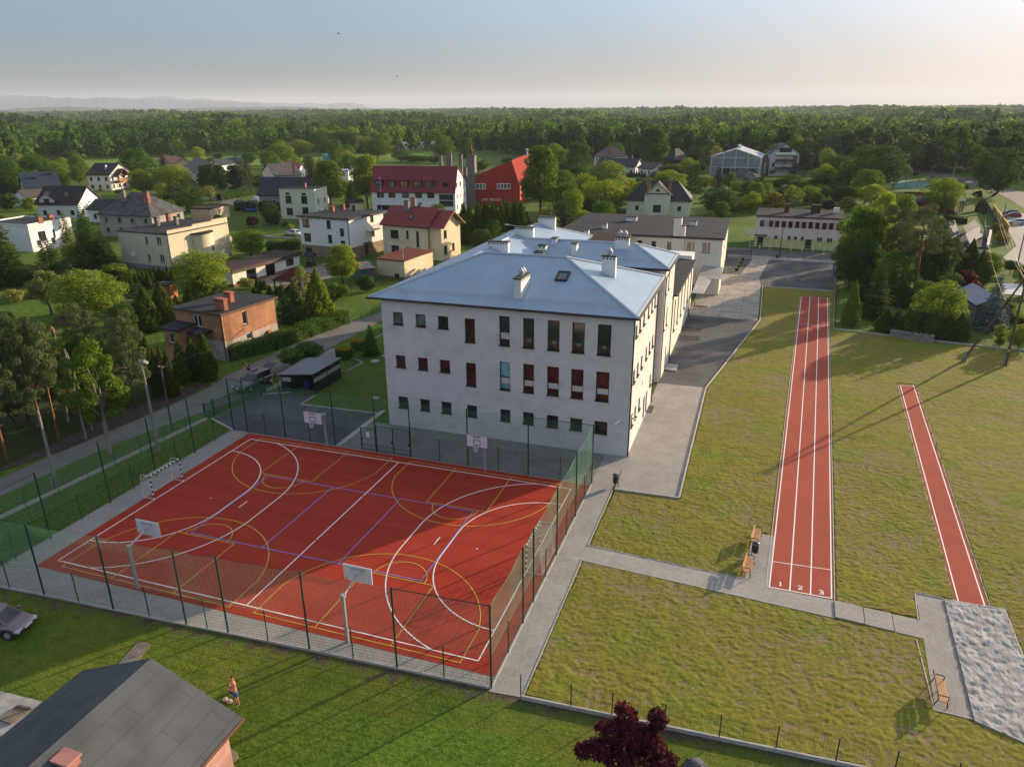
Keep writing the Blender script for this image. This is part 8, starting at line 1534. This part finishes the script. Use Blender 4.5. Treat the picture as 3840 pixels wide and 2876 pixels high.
('dark1','E4',(1480,1150),('E4',1500,860),280,'shaded dark tree behind the bright maple top'),
('spruce1','E4',(620,1190),('E4',640,800),300,'dark conifer left of the bushy conifer at the track fence'),
('cone0','E4',(1750,960),('E4',1750,620),200,'dark upright tree beside the solar house door'),
('broad1','E4',(430,880),('E4',450,560),260,'green tree hiding the street end of the hedge'),
('birch0','E4',(760,640),('E4',770,40),300,'tall light birch top above the weeping tree'),
('broad1','E4',(960,560),('E4',900,80),300,'tall green tree left of the ring building'),
('dark0','C8',(480,1000),('C8',500,720),360,'dark shrubby tree under the bright maple'),
('cone0','C8',(820,1070),('C8',830,760),280,'dark conifer at the right end of the hedge row'),
('cone0','C8',(60,960),('C8',20,680),260,'dark conifer at the left end of the hedge row'),
('broad1','E5',(2090,480),('E5',2070,420),110,'small round bush tree right of the pavilion'),
('broad2','E5',(1640,440),('E5',1645,365),90,'clipped round tree before the balcony house'),
]
TR_+=[('ball0','A6',(1090,1335),('A6',1090,1145),270,'ball shaped small tree on a stem, left of the two by the bin shelter'),('ball0','A6',(1255,1280),('A6',1300,1085),320,'umbrella shaped small tree, right of the two by the bin shelter'),('fir0','A6',(1912,1190),('A6',1890,880),190,'small neat fir tree beside the school wall')]
for t in TR_:
    key,r,base,top,w,lab=t; T(key,r,base,(top[1],top[2]),w,lab,rt=top[0],name={'pine':'pine_tree','spru':'spruce_tree','thuj':'thuja_tree','cone':'conifer_tree','blue':'spruce_tree','fir0':'fir_tree','larc':'larch_tree','birc':'birch_tree','will':'willow_tree','frui':'fruit_tree','lime':'lime_tree'}.get(key[:4],'tree'))
def row(key,r,tops,basey,w,label,name,group):
    for x,y in tops: T(key,r,(x+12,y+basey),(x,y),w,label,'conifer',name,group)
row('thuja0','A5',((1065,545),(1093,535),(1135,545),(1178,515),(1208,505),(1235,485),(1280,500),(1310,470),(1342,455),(1385,455),(1420,475),(1450,452),(1490,470),(1520,428)),150,62,'slim dark conifer in the clipped row along the cream house','thuja_tree','conifer row along the cream house')
row('thuja1','A5',((1300,1040),(1370,1150),(1425,1150),(1480,1180),(1230,990)),400,130,'dark thick conifer along the road below the brick house','thuja_tree','dark conifers along the road')
T('thuja0','A5',(1800,1440),(1690,1025),170,'tallest slim conifer at the brick house corner','conifer','thuja_tree'); T('thuja0','A5',(1690,1440),(1630,1060),130,'slim conifer just left of the tallest one at the brick house','conifer','thuja_tree'); T('thuja1','A5',(1590,1460),(1560,1090),150,'stout conifer left of the slim pair below the brick house porch','conifer','thuja_tree')
for x,y,l in ((1030,790,'left'),(1160,760,'right')): T('thuja1','A5',(x+30,y+180),(x,y),120,f'dark clipped conifer below the bright maple, {l} one of two','conifer','thuja_tree')
row('thuja1','A5',((1615,640),(1520,700),(1650,690)),130,75,'small dark conifer above the brick house roof','thuja_tree','small conifers above the brick house roof')
row('thuja0','A6',((725,390),(765,405),(800,405),(850,460),(740,475),(690,480),(925,480),(955,485)),110,55,'young slim conifer at the edge of the paved courtyard','thuja_tree','young conifers by the courtyard')
row('thuja1','E3',((520,-40),(570,-30),(640,-50),(700,-60),(760,-55),(830,-50),(880,-60),(940,-70),(990,-60)),330,130,'tall sunlit conifer in the dense row behind the yellow house','thuja_tree','tall conifer row behind the yellow house')
row('thuja1','A3',((60,975),(120,960),(175,955),(230,940),(310,935)),330,120,'tall sunlit conifer in the row below the red hall','thuja_tree','tall conifer row below the red hall')
row('thuja0','C4',((1160,1275),(1212,1265),(1272,1335),(1325,1270)),145,45,'small young conifer along the pale concrete wall','thuja_tree','young conifers along the concrete wall')
row('thuja0','E5',((125,395),(150,392),(176,392),(202,392),(228,392),(255,394),(285,398),(312,398)),60,28,'small dark conifer in the row before the grey bungalow','thuja_tree','small conifers before the grey bungalow')
row('thuja0','C7',((1215,815),(1250,820),(1280,850),(1195,830)),150,55,'slim conifer beside the dark slat fence','thuja_tree','slim conifers by the slat fence')
def S(key,r,base,top,w,label,name='shrub',group=None): T(key,r,base,top,w,label,'shrub',name,group)
for a in (('shrub2','A5',(130,770),(125,660),160,'round pale shrub on the mown grass at the left'),('shrub1','A5',(1000,560),(985,435),230,'pale bush behind the slim conifer row'),('shrub0','A5',(1100,560),(1120,480),160,'low bush at the left end of the slim conifer row'),('shrub0','C5',(640,1250),(640,1075),260,'loose garden bush at the edge of the grass plot'),('shrubd','C5',(960,1160),(950,990),220,'dark bush left of the small outbuilding'),('shrub1','C5',(560,1270),(540,1130),200,'flowering bush along the grass plot'),('shrub2','A6',(620,500),(620,395),170,'pale bush in front of the garage'),('purple0','C4',(1650,1115),(1650,970),190,'maroon bush on the bright lawn by the pole'),('shrub0','C4',(1190,1090),(1140,950),150,'bush at the corner of the ochre shed'),('shrubd','C4',(1230,690),(1240,645),170,'low dark spreading shrub under the dark row'),('shrub0','C4',(1880,1060),(1880,970),120,'rounded bush beside the pale green house'),('shrubd','C4',(1985,1090),(1985,950),100,'clipped box shaped bush at the pale green house'),('shrub0','C4',(2095,1110),(2095,1040),100,'small rounded bush in front of the pale green house'),('shrub2','C4',(2170,1170),(2170,1075),110,'pink white flowering bush behind the silver car'),('shrub1','A3',(740,1125),(740,935),250,'bushy golden green shrub right of the conifer row'),('yellow0','C3',(1262,735),(1262,675),60,'small yellow bush in front of the chalet'),('shrubd','C3',(130,960),(120,760),230,'dark brownish bush at the left edge behind the garden wall'),('shrub1','C3',(380,960),(370,800),180,'bright bush left of the dormer house door'),('shrub0','E5',(1690,560),(1690,480),150,'bush below the balcony house garden'),('yellow0','C7',(1420,1230),(1410,1120),150,'yellow hedge bush by the solar house, upper one'),('yellow0','C7',(1480,1370),(1480,1215),170,'yellow hedge bush by the solar house, lower one'),('purple0','C7',(1210,815),(1210,720),120,'purple shrub beside the striped canopy'),('purple0','C7',(1055,700),(1055,640),90,'reddish shrub along the path behind the pavilion'),('purple0','C7',(440,545),(440,480),75,'small maroon tree on the grass beyond the tennis court'),('purple0','C7',(850,1080),(850,950),140,'purple shrub at the right wall of the ring building'),('purple0','C7',(420,1060),(415,920),130,'purple shrub at the left wall of the ring building'),('purple0','C7',(935,640),(930,580),60,'purple shrub behind the round light tree'),('shrub1','C8',(1480,1150),(1490,1040),110,'low leafy shrub at the fence beside the pole footing')): S(*a)
q_=np.random.default_rng(21)
gk=[(250,860,670),(350,700,640),(470,820,700),(560,800,650),(640,830,700),(600,760,690),(720,800,690),(880,830,700),(150,840,750),(90,880,770),(30,860,780),(960,800,690),(820,760,680),(520,700,610),(430,690,640),(700,700,640)]
for i,(x,yb,yt) in enumerate(gk): T(('broad0','light0','dark0','broad2','light1')[i%5],'A4',(x,yb),(x,yt),170,'rounded garden tree in the green belt behind the pink building','tree','tree','garden trees behind the pink building')
# hedges
def hedge(name,label,pts,w,h,m=L_HEDGE,dens=260,size=.09,wob=.12):
    q=np.random.default_rng(len(label)); C=[];N=[];b=MB()
    for i in range(len(pts)-1):
        p,r=np.array(pts[i],float),np.array(pts[i+1],float); L=np.linalg.norm(r-p); d=(r-p)/L; n=np.array([-d[1],d[0]]); k=int(L*(w+2*h)*dens/2); s=q.uniform(0,L,k); a=q.uniform(0,w+2*h,k); off=np.where(a<h,-w/2,np.where(a<h+w,a-h-w/2,w/2)); z=np.where(a<h,a,np.where(a<h+w,h,w+2*h-a)); nn=np.where(a<h,-1.,np.where(a<h+w,0,1.)); wb=1+wob*np.sin(s*1.9+z*2)+q.normal(0,.06,k); P=p+d*s[:,None]+n*(off*wb)[:,None]; z=z*(1+wob*.6*np.sin(s*1.3)+q.normal(0,.05,k)); C.append(np.column_stack([P,z])); N.append(np.column_stack([n*nn[:,None],np.where(nn==0,1.,.2)]))
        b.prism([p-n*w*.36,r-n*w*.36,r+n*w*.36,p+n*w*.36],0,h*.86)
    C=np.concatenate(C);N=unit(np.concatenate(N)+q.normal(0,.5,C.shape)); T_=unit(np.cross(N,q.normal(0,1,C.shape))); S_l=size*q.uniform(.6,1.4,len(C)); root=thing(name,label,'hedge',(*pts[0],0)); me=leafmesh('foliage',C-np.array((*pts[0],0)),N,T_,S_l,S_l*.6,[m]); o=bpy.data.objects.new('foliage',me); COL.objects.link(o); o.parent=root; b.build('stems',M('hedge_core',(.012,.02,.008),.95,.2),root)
hedge('hedge','long leafy hedge between the brick house and the road',[(-17.2,38.4),(-14.6,43.7),(-13.6,50),(-12.4,57.5)],1.7,1.7)
for r,x,y,l in (('A6',1635,1225,'low clipped block shrub with a golden top, nearer the bin shelter'),('A6',1795,1135,'low clipped block shrub with a golden top, nearer the small fir')):
    P=at(r,x,y); q=np.random.default_rng(int(x)); n=2600; f=q.integers(0,5,n); uv=q.uniform(-1,1,(n,2)); C=np.zeros((n,3)); Nn=np.zeros((n,3))
    for i in range(n):
        a,b_=uv[i]; C[i],Nn[i]=[((a*.8,b_*.6,1.25),(0,0,1)),((.8,b_*.6,.62+a*.62),(1,0,0)),((-.8,b_*.6,.62+a*.62),(-1,0,0)),((a*.8,.6,.62+b_*.62),(0,1,0)),((a*.8,-.6,.62+b_*.62),(0,-1,0))][f[i]]
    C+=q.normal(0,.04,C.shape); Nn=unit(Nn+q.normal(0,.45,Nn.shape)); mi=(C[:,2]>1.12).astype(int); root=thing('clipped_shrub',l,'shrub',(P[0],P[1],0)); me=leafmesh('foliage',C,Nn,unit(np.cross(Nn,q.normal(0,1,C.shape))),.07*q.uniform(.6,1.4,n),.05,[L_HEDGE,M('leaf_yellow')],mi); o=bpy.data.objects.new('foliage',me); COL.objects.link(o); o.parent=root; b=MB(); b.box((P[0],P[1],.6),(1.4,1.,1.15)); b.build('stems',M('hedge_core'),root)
hedge('hedge','clipped dark hedge in front of the long pink building',[tuple(at('A4',245,1112)[:2]),tuple(at('A4',905,1140)[:2])],1.2,1.2,L_DARK,120,.12)
hedge('hedge','tall hedge sloping behind the bright garden lawn',[tuple(at('C4',1190,750)[:2]),tuple(at('C4',1700,650)[:2])],2,2.2,L_HEDGE,40,.2)
hedge('hedge','dark hedge behind the trampoline',[tuple(at('C4',1420,880)[:2]),tuple(at('C4',2010,890)[:2])],2,2.6,L_DARK,40,.2)
hedge('hedge','thick dark hedge right of the flat topped garden tree',[tuple(at('C4',1850,1450)[:2]),tuple(at('C5',225,690)[:2])],2.2,2.0,L_HEDGE,80,.15)
hedge('hedge','clipped hedge along the far side road',[tuple(at('C7',410,405)[:2]),tuple(at('C7',660,445)[:2])],2.5,2.5,L_DARK,20,.3)
hedge('hedge','low hedge above the solar panel house',[tuple(at('C7',800,1090)[:2]),tuple(at('C7',1060,1130)[:2])],1.4,1.6,L_DARK,60,.15)
hedge('hedge','clipped golden green hedge at the right edge beyond the tarp shed',[tuple(at('C8',1590,700)[:2]),tuple(at('C8',1680,860)[:2]),tuple(at('C8',1790,900)[:2])],1.3,1.2,M('leaf_light'),130,.1)
# purple tree close to the camera
def purple_near():
    q=np.random.default_rng(77); H=4.2; bl=[]
    for c in ((0,0,1.9,.75),(-.5,.15,2.4,.6),(.25,-.1,2.7,.62),(.95,.1,2.0,.6),(-.1,.2,3.3,.5),(-.35,.1,3.8,.35),(.95,.4,3.4,.45),(1.0,.35,3.0,.35),(1.3,-.3,1.5,.55),(-.9,-.2,1.5,.6),(-1.4,-.1,1.2,.45),(.3,-.4,1.4,.7),(-.3,-.4,1.3,.6),(.6,.2,2.5,.5),(-1.3,.3,1.0,.4),(1.6,0,1.7,.35),(1.8,-.2,1.1,.4),(-1.8,0,.8,.4),(-1.1,.4,2.0,.35)): bl.append((c[0]*1.15,c[1]*1.2,c[2]*.95,c[3]*.88,.95))
    C,N,T_=blobleaves(q,bl,8200,.085,.4,.35,.6); S=.085*q.uniform(.6,1.4,len(C)); P=(39.1,-4.7,0); root=thing('purple_tree','dark purple leaved small tree at the bottom edge in front of the garden fence','tree',P); me=leafmesh('crown',C,N,T_,S,S*.75,[L_PURP]); o=bpy.data.objects.new('crown',me); COL.objects.link(o); o.parent=root; b=MB(); limbs(b,q,bl,1.0,.07,3.6,12); t=bpy.data.objects.new('trunk',mbmesh(b,BARK)); COL.objects.link(t); t.parent=root
purple_near()
# ------------------------------------------------------------------ the wood behind: nearest trees one by one, the rest as one mass
def farmesh(seed,H,R,n,leaf,size,kind='b'):
    q=np.random.default_rng(seed)
    if kind=='b': bl=crown_blobs(q,H,R,H*.12,20,('round','oval','egg')[seed%3],(.28,.44)); C,N,T_=blobleaves(q,bl,n,size,0,.3,.25,.28)
    else:
        t=q.random(n); a=q.uniform(0,6.28,n); r=R*(1-t)**.8*q.uniform(.6,1.1,n); C=np.stack([r*np.cos(a),r*np.sin(a),H*(.05+.95*t)],1); N=unit(np.stack([np.cos(a),np.sin(a),.6+0*a],1)+q.normal(0,.4,(n,3))); T_=unit(np.cross(N,q.normal(0,1,C.shape)))
    return C,N,T_,size*q.uniform(.6,1.35,len(C))
FARP=[]
for i in range(7):
    C,N,T_,S=farmesh(200+i,15,(4.6,5.2,4.,4.6,3.6,5.4,3.0)[i],1900,None,.5,'b' if i!=6 else 's'); FARP.append(leafmesh('tree',C,N,T_,S,S*.75,[(L_FOR,L_FOR,L_GREEN,L_DARK,L_FOR,L_DARK,L_DARK)[i]]))
def inpoly(p,poly):
    x,y=p; c=False; n=len(poly)
    for i in range(n):
        a,b=poly[i],poly[(i+1)%n]
        if (a[1]>y)!=(b[1]>y) and x<(b[0]-a[0])*(y-a[1])/(b[1]-a[1])+a[0]: c=not c
    return c
MEADOW=[(-300,232),(-285,263),(-240,300),(-200,345),(-175,383),(-144,380),(-165,420),(-201,503),(-228,500),(-260,440),(-300,445),(-370,450),(-388,392),(-422,350)]
CLEAR=[[(6,20),(37.6,20),(37.6,121),(6,121)],MEADOW,[(-150,378),(-40,300),(-30,250),(-60,260),(-110,330),(-175,383)]]
rq=np.random.default_rng(31); near=[]
def front(a):      # where the wood begins, by bearing
    xs=[-62,-54,-48,-40,-30,-22,-15,-5,2,10,20,30]; ys=[330,470,520,520,560,560,440,430,400,390,370,400]; return np.interp(a,xs,ys)
cand=[]
for d in np.concatenate([np.arange(300,560,9),]):
    for a in np.arange(-60,22,math.degrees(9/d)):
        aa=a+rq.uniform(-.5,.5)*math.degrees(9/d); dd=d+rq.uniform(-4,4)
        if dd<front(aa): continue
        p=(CAMP[0]+dd*math.sin(math.radians(aa)),CAMP[1]+dd*math.cos(math.radians(aa)))
        if any(inpoly(p,c) for c in CLEAR): continue
        cand.append((dd,aa,p))
obst=[o.location for o in SC.objects if o.parent is None and o.get('category') in('house','hall','public building','polytunnel','gazebo')]
cand=[c for c in cand if all((c[2][0]-l.x)**2+(c[2][1]-l.y)**2>22**2 for l in obst)]
cand.sort(key=lambda c:c[0]-front(c[1])); fr=cand[:60]; rest=cand[60:]
for i,(d,a,p) in enumerate(fr):
    side='left' if a<-38 else('middle' if a<-10 else 'right'); s=rq.uniform(.7,1.35); o=bpy.data.objects.new('forest_tree',FARP[int(rq.integers(0,7))]); COL.objects.link(o); o.location=(*p,0); o.rotation_euler=(0,0,rq.uniform(0,6.28)); o.scale=(s*rq.uniform(.85,1.2),s*rq.uniform(.85,1.2),s)
    tag(o,{'left':'green tree at the front edge of the wood behind the left meadow','middle':'green tree at the front edge of the wood behind the maroon roofed building','right':'green tree at the front edge of the wood behind the grey hall'}[side],'tree','forest edge trees, '+side)
def mass(name,label,pts,nq,size,seed):
    q=np.random.default_rng(seed); PR=[farmesh(300+i,15,(4.8,5.4,4.2,3.2)[i],nq,None,size,'b' if i<3 else 's') for i in range(4)]; out=[[],[],[],[]]; mi=[]
    idx=q.integers(0,4,len(pts)); 
    for k in range(4):
        P=pts[idx==k]; n=len(P); C,N,T_,S=PR[k]; rot=q.uniform(0,6.28,n); sc_=P[:,2]; c,s=np.cos(rot),np.sin(rot)
        def tr(v,scale=None): 
            x=v[None,:,0]*c[:,None]-v[None,:,1]*s[:,None]; y=v[None,:,0]*s[:,None]+v[None,:,1]*c[:,None]; z=np.repeat(v[None,:,2],n,0); return np.stack([x,y,z],2)
        CC=tr(C)*sc_[:,None,None]; CC[:,:,:2]*=q.uniform(1.0,1.7,(n,1,1)); CC[:,:,0]+=P[:,0:1]; CC[:,:,1]+=P[:,1:2]; out[0].append(CC.reshape(-1,3)); out[1].append(tr(N).reshape(-1,3)); out[2].append(tr(T_).reshape(-1,3)); out[3].append((S[None,:]*sc_[:,None]).ravel()); g=np.sin(P[:,0]*.021+1.3*np.sin(P[:,1]*.017))+np.sin(P[:,1]*.013-P[:,0]*.009)+q.normal(0,.8,n); mi.append(np.repeat(np.digitize(g,[-.9,.5,1.3]),len(C)))
    S=np.concatenate(out[3]); me=leafmesh(name,np.concatenate(out[0]),np.concatenate(out[1]),np.concatenate(out[2]),S,S*.8,[L_DARK,L_FOR,L_GREEN,L_LIGHT],np.concatenate(mi)); o=bpy.data.objects.new(name,me); COL.objects.link(o); o['kind']='stuff'; o['label']=label; o['category']='wood'
pts=[(*p,rq.uniform(.7,1.3)) for _,_,p in rest]
for d in np.arange(560,1150,12.5):
    for a in np.arange(-60,22,math.degrees(12.5/d)):
        aa=a+rq.uniform(-.5,.5)*math.degrees(10/d); dd=d+rq.uniform(-5,5); 
        if rq.random()<.93: pts.append((CAMP[0]+dd*math.sin(math.radians(aa)),CAMP[1]+dd*math.cos(math.radians(aa)),rq.uniform(.6,1.15)*(1.+.35*rq.random()**3)))
mass('forest','dense green wood stretching behind the village',np.array(pts),260,.92,5)
pts=[]
for d in np.concatenate([np.arange(1150,2200,17),np.arange(2200,5200,34)]):
    st=17 if d<2200 else 34
    for a in np.arange(-60,22,math.degrees(st/d)):
        aa=a+rq.uniform(-.5,.5)*math.degrees(st/d); dd=d+rq.uniform(-.5,.5)*st; k=rq.uniform(.75,1.25)*(1.15 if d<2200 else 1.5)*(1+.25*math.sin(aa*.5+d*.002)); pts.append((CAMP[0]+dd*math.sin(math.radians(aa)),CAMP[1]+dd*math.cos(math.radians(aa)),k))
mass('distant_forest','far wood fading toward the horizon',np.array(pts),60,1.9,6)
# scattered garden trees where the village is green
q5=np.random.default_rng(55)
for i,(r,x,yb,yt,w) in enumerate((('C4',90,560,430,200),('C4',330,470,330,200),('C4',1180,180,95,130),('C4',1100,230,150,160),('C4',1330,250,160,150),('C4',1990,320,180,170),('A2',70,650,545,110),('A2',450,560,450,170),('A2',520,570,430,200),('A2',950,560,360,170),('A2',860,540,350,150),('A2',620,510,370,200),('A2',1060,540,400,150),('A2',1240,540,370,160),('A2',1110,640,560,160),('A2',1400,620,520,150),('A2',1500,625,560,130),('A2',1590,625,565,120),('A2',1680,630,570,110),('A2',2060,700,590,150),('A3',20,700,600,110),('A3',240,640,580,110),('A3',650,700,560,150),('A3',780,560,430,200),('A3',1290,850,780,180),('A3',1400,800,760,160),('A3',1740,560,470,160),('A3',1880,620,480,190),('A3',1960,650,480,150),('A3',1590,520,400,200),('A3',2190,560,480,140),('A4',240,640,560,60),('A4',330,560,390,150),('A4',530,560,330,140),('A4',690,560,390,130),('A4',1130,420,270,150),('A4',1230,440,330,160),('A4',1480,520,390,140),('A4',1560,500,330,150),('A4',1780,560,300,160),('A4',1950,520,320,150),('A4',2100,560,380,200),('A4',2190,640,480,140),('E5',760,470,270,170),('E5',560,470,330,220),('E5',450,480,400,150),('E5',920,560,450,130),('E5',1280,620,500,150),('E5',1360,640,530,140),('E5',1450,660,540,160),('E5',1560,640,520,160),('E5',1900,600,500,180),('E5',2020,640,540,180),('E5',2150,620,440,200),('E5',1180,700,590,200),('E5',1320,780,620,220),('C3',330,300,120,170),('C3',60,560,330,200),('C3',620,640,480,130),('C3',1480,760,700,100))): T(('broad0','light0','dark0','broad2','dark1','light1','broad1')[i%7],r,(x,yb),(x,yt),w*1.15,'leafy garden tree among the village houses before the wood','tree','tree','garden trees among the far houses')
# trees filling the gardens, kept clear of what stands behind them
def pj(X): d=np.asarray(X,float)-CAMP; z=d@CF; return 1920+FPX*(d@CR)/z,1438-FPX*(d@CU)/z,z
BB=[]
for o in SC.objects:
    if o.parent is None and o.get('category') in ('house','hall','public building','polytunnel','gazebo','outbuilding','shed','school','kindergarten','pavilion','hedge','car','garage','utility pole','fence','barrier'):
        P=[]
        for c in o.children:
            if c.type=='MESH': P+=[o.matrix_world@Vector(q) for q in c.bound_box] if 0 else [Vector(o.location)+Vector(q) for q in c.bound_box]
        if P: Q=np.array([pj(p) for p in P]); BB.append((Q[:,0].min(),Q[:,0].max(),Q[:,1].min(),Q[:,1].max(),np.median(Q[:,2]),o.get('category')))
KEEP=[[_full('A2',*p) for p in ((1120,590),(2700,590),(2700,980),(1120,980))],[_full('A2',*p) for p in ((1380,440),(1700,440),(1700,600),(1380,600))],[_full('C4',*p) for p in ((1330,900),(1800,880),(1800,1200),(1330,1200))],[_full('A5',*p) for p in ((0,640),(560,640),(560,940),(0,980))],[_full('C5',*p) for p in ((480,1060),(1300,1030),(1120,1400),(480,1500))],[_full('A6',*p) for p in ((480,240),(1500,200),(1500,470),(480,470))],[_full('C4',*p) for p in ((1130,640),(1760,600),(1760,790),(1130,790))],[_full('A4',*p) for p in ((1230,540),(2212,540),(2212,1281),(1700,1281),(1230,740))],[_full('C7',*p) for p in ((960,600),(1790,600),(1790,1657),(1200,1657),(960,1080))],[_full('A4',*p) for p in ((0,900),(1000,900),(1000,1281),(0,1281))]]
ROADS=[[(p[0],p[1]) for p in [v.co for v in o.data.vertices]] for o in SC.objects if o.type=='MESH' and o.get('kind')=='structure' and len(o.data.vertices)<90 and o.name.split('.')[0] in('road','main_road','side_road','village_road','car_park','paved_plaza','gravel_yard','concrete_yard','courtyard','lawn','sports_court','garden_lawn','side_lawn','yard_lawn','paved_path')]
taken=[(o.location.x,o.location.y,2.) for o in SC.objects if o.parent is None and o.get('category') in ('tree','conifer','shrub')]
fq=np.random.default_rng(88); nf=0; names=('broad0','light0','dark0','broad2','pined','light1','broad1','spruce0','loose1')
for k in range(16000):
    if nf>=170: break
    a=fq.uniform(-58,17.5); d=fq.uniform(95,400)**1.; p=np.array((CAMP[0]+d*math.sin(math.radians(a)),CAMP[1]+d*math.cos(math.radians(a)),0)); H=fq.uniform(4.5,10.5)*(1.25 if d>240 else 1); Wd=H*fq.uniform(.7,1.0)
    if any(inpoly(p[:2],c) for c in CLEAR+ROADS) or d>front(a): continue
    if any((p[0]-t[0])**2+(p[1]-t[1])**2<(Wd*.55+t[2])**2 for t in taken): continue
    x,y,z=pj(p); xt,yt,_=pj(p+(0,0,H)); w=Wd/2/z*FPX
    if any(inpoly((x,yy),c) for c in KEEP for yy in (y,(y+yt)/2,yt*.8+y*.2)): continue
    if any(x+w*.9>b[0] and x-w*.9<b[1] and ((z<b[4]+4 and yt<b[3]-.30*(b[3]-b[2]) and y>b[2]) or (abs(z-b[4])<9 and y>b[2] and yt<b[3] and x>b[0]-6 and x<b[1]+6)) for b in BB): continue
    s='left' if a<-38 else('middle' if a<-12 else 'right'); taken.append((p[0],p[1],Wd*.5)); nf+=1
    plant(names[int(fq.integers(0,9))],p,H,Wd,{'left':'leafy tree in the gardens between the houses on the left','middle':'leafy tree in the gardens between the school and the wood','right':'leafy tree in the green belt on the right before the wood'}[s],'tree','tree','garden filling trees, '+s)
print('fill trees',nf)
# ------------------------------------------------------------------ hills and air
def hills(name,dist,prof,m,depth=1600):
    b=MB(); R=[]; xs=np.array([p[0] for p in prof]); hs=np.array([p[1] for p in prof])
    for x in np.linspace(xs[0],xs[-1],120):
        d=ray('D',x,240); d=np.array((d[0],d[1]))/np.hypot(d[0],d[1]); y=np.interp(x,xs,hs); y+=.9*math.sin(x*.11)+.6*math.sin(x*.31+1); rr=ray('D',x,y); el=rr[2]/np.hypot(rr[0],rr[1]); P=CAMP[:2]+d*dist; z=CAMP[2]+el*dist; R.append([(*(P-d*depth*.6),-5),(*(P-d*depth*.25),z*.55),(*P,max(z,1)),(*(P+d*depth*.5),-5)])
    for i in range(len(R)-1):
        for j in range(3): b.poly([R[i][j],R[i+1][j],R[i+1][j+1],R[i][j+1]])
    struct(b.build(name,m,smooth=True,uv=False))
HM=M('hill_forest',(.018,.03,.03),.95,.3,.002,fine=0)
hills('hills',12500,[(-200,205),(0,206),(90,209),(150,212),(190,214),(240,210),(300,216),(380,218),(470,220),(560,226),(640,232),(700,240)],HM)
hills('hills',14500,[(200,236),(280,213),(330,211),(360,208),(400,214),(440,214),(480,217),(560,222),(640,224),(720,225),(760,222),(800,232),(860,240)],HM)
hills('hills',7500,[(-200,236),(0,237),(60,233),(160,231),(200,234),(280,236),(420,234),(560,232),(640,230),(720,236),(900,234),(1100,233),(1400,236),(2400,234)],HM,900)
for i,(x,y,dd) in enumerate(((835,171,140),(857,166,140),(731,73,110))):
    d=ray('D',x,y); P=CAMP+d/np.linalg.norm(d)*dd; b=MB(); a=.5+i
    for s in (-1,1): q=np.array((math.cos(a),math.sin(a),0))*s; f=np.array((-math.sin(a),math.cos(a),0)); b.poly([P+f*.07,P-f*.09,P+q*.2-f*.04+(0,0,.09),P+q*.2+f*.06+(0,0,.09)]); b.poly([P+q*.2-f*.04+(0,0,.09),P+q*.42-f*.05+(0,0,.03),P+q*.2+f*.06+(0,0,.09)])
    b.tube([P-f*.2,P-f*.08,P+f*.1,P+f*.18],[.01,.05,.05,.02],6); tag(b.build('bird',BLACK),('small dark bird in the hazy sky, left one of the close pair','small dark bird in the hazy sky, right one of the close pair','tiny lone bird high in the sky left of the pair')[i],'bird')
hz=MB(); hz.prism([(-13500,-280),(13500,-280),(13500,17500),(-13500,17500)],-12,330); hm=bpy.data.materials.new('haze'); hm.use_nodes=True; n=hm.node_tree; n.nodes.remove(n.nodes['Principled BSDF']); pv=n.nodes.new('ShaderNodeVolumePrincipled'); pv.inputs['Color'].default_value=(.76,.86,1.,1); pv.inputs['Density'].default_value=.00007; pv.inputs['Anisotropy'].default_value=.1; n.links.new(pv.outputs[0],n.nodes['Material Output'].inputs['Volume']); ho=hz.build('haze',hm,uv=False); ho['kind']='stuff'
bpy.context.view_layer.update()
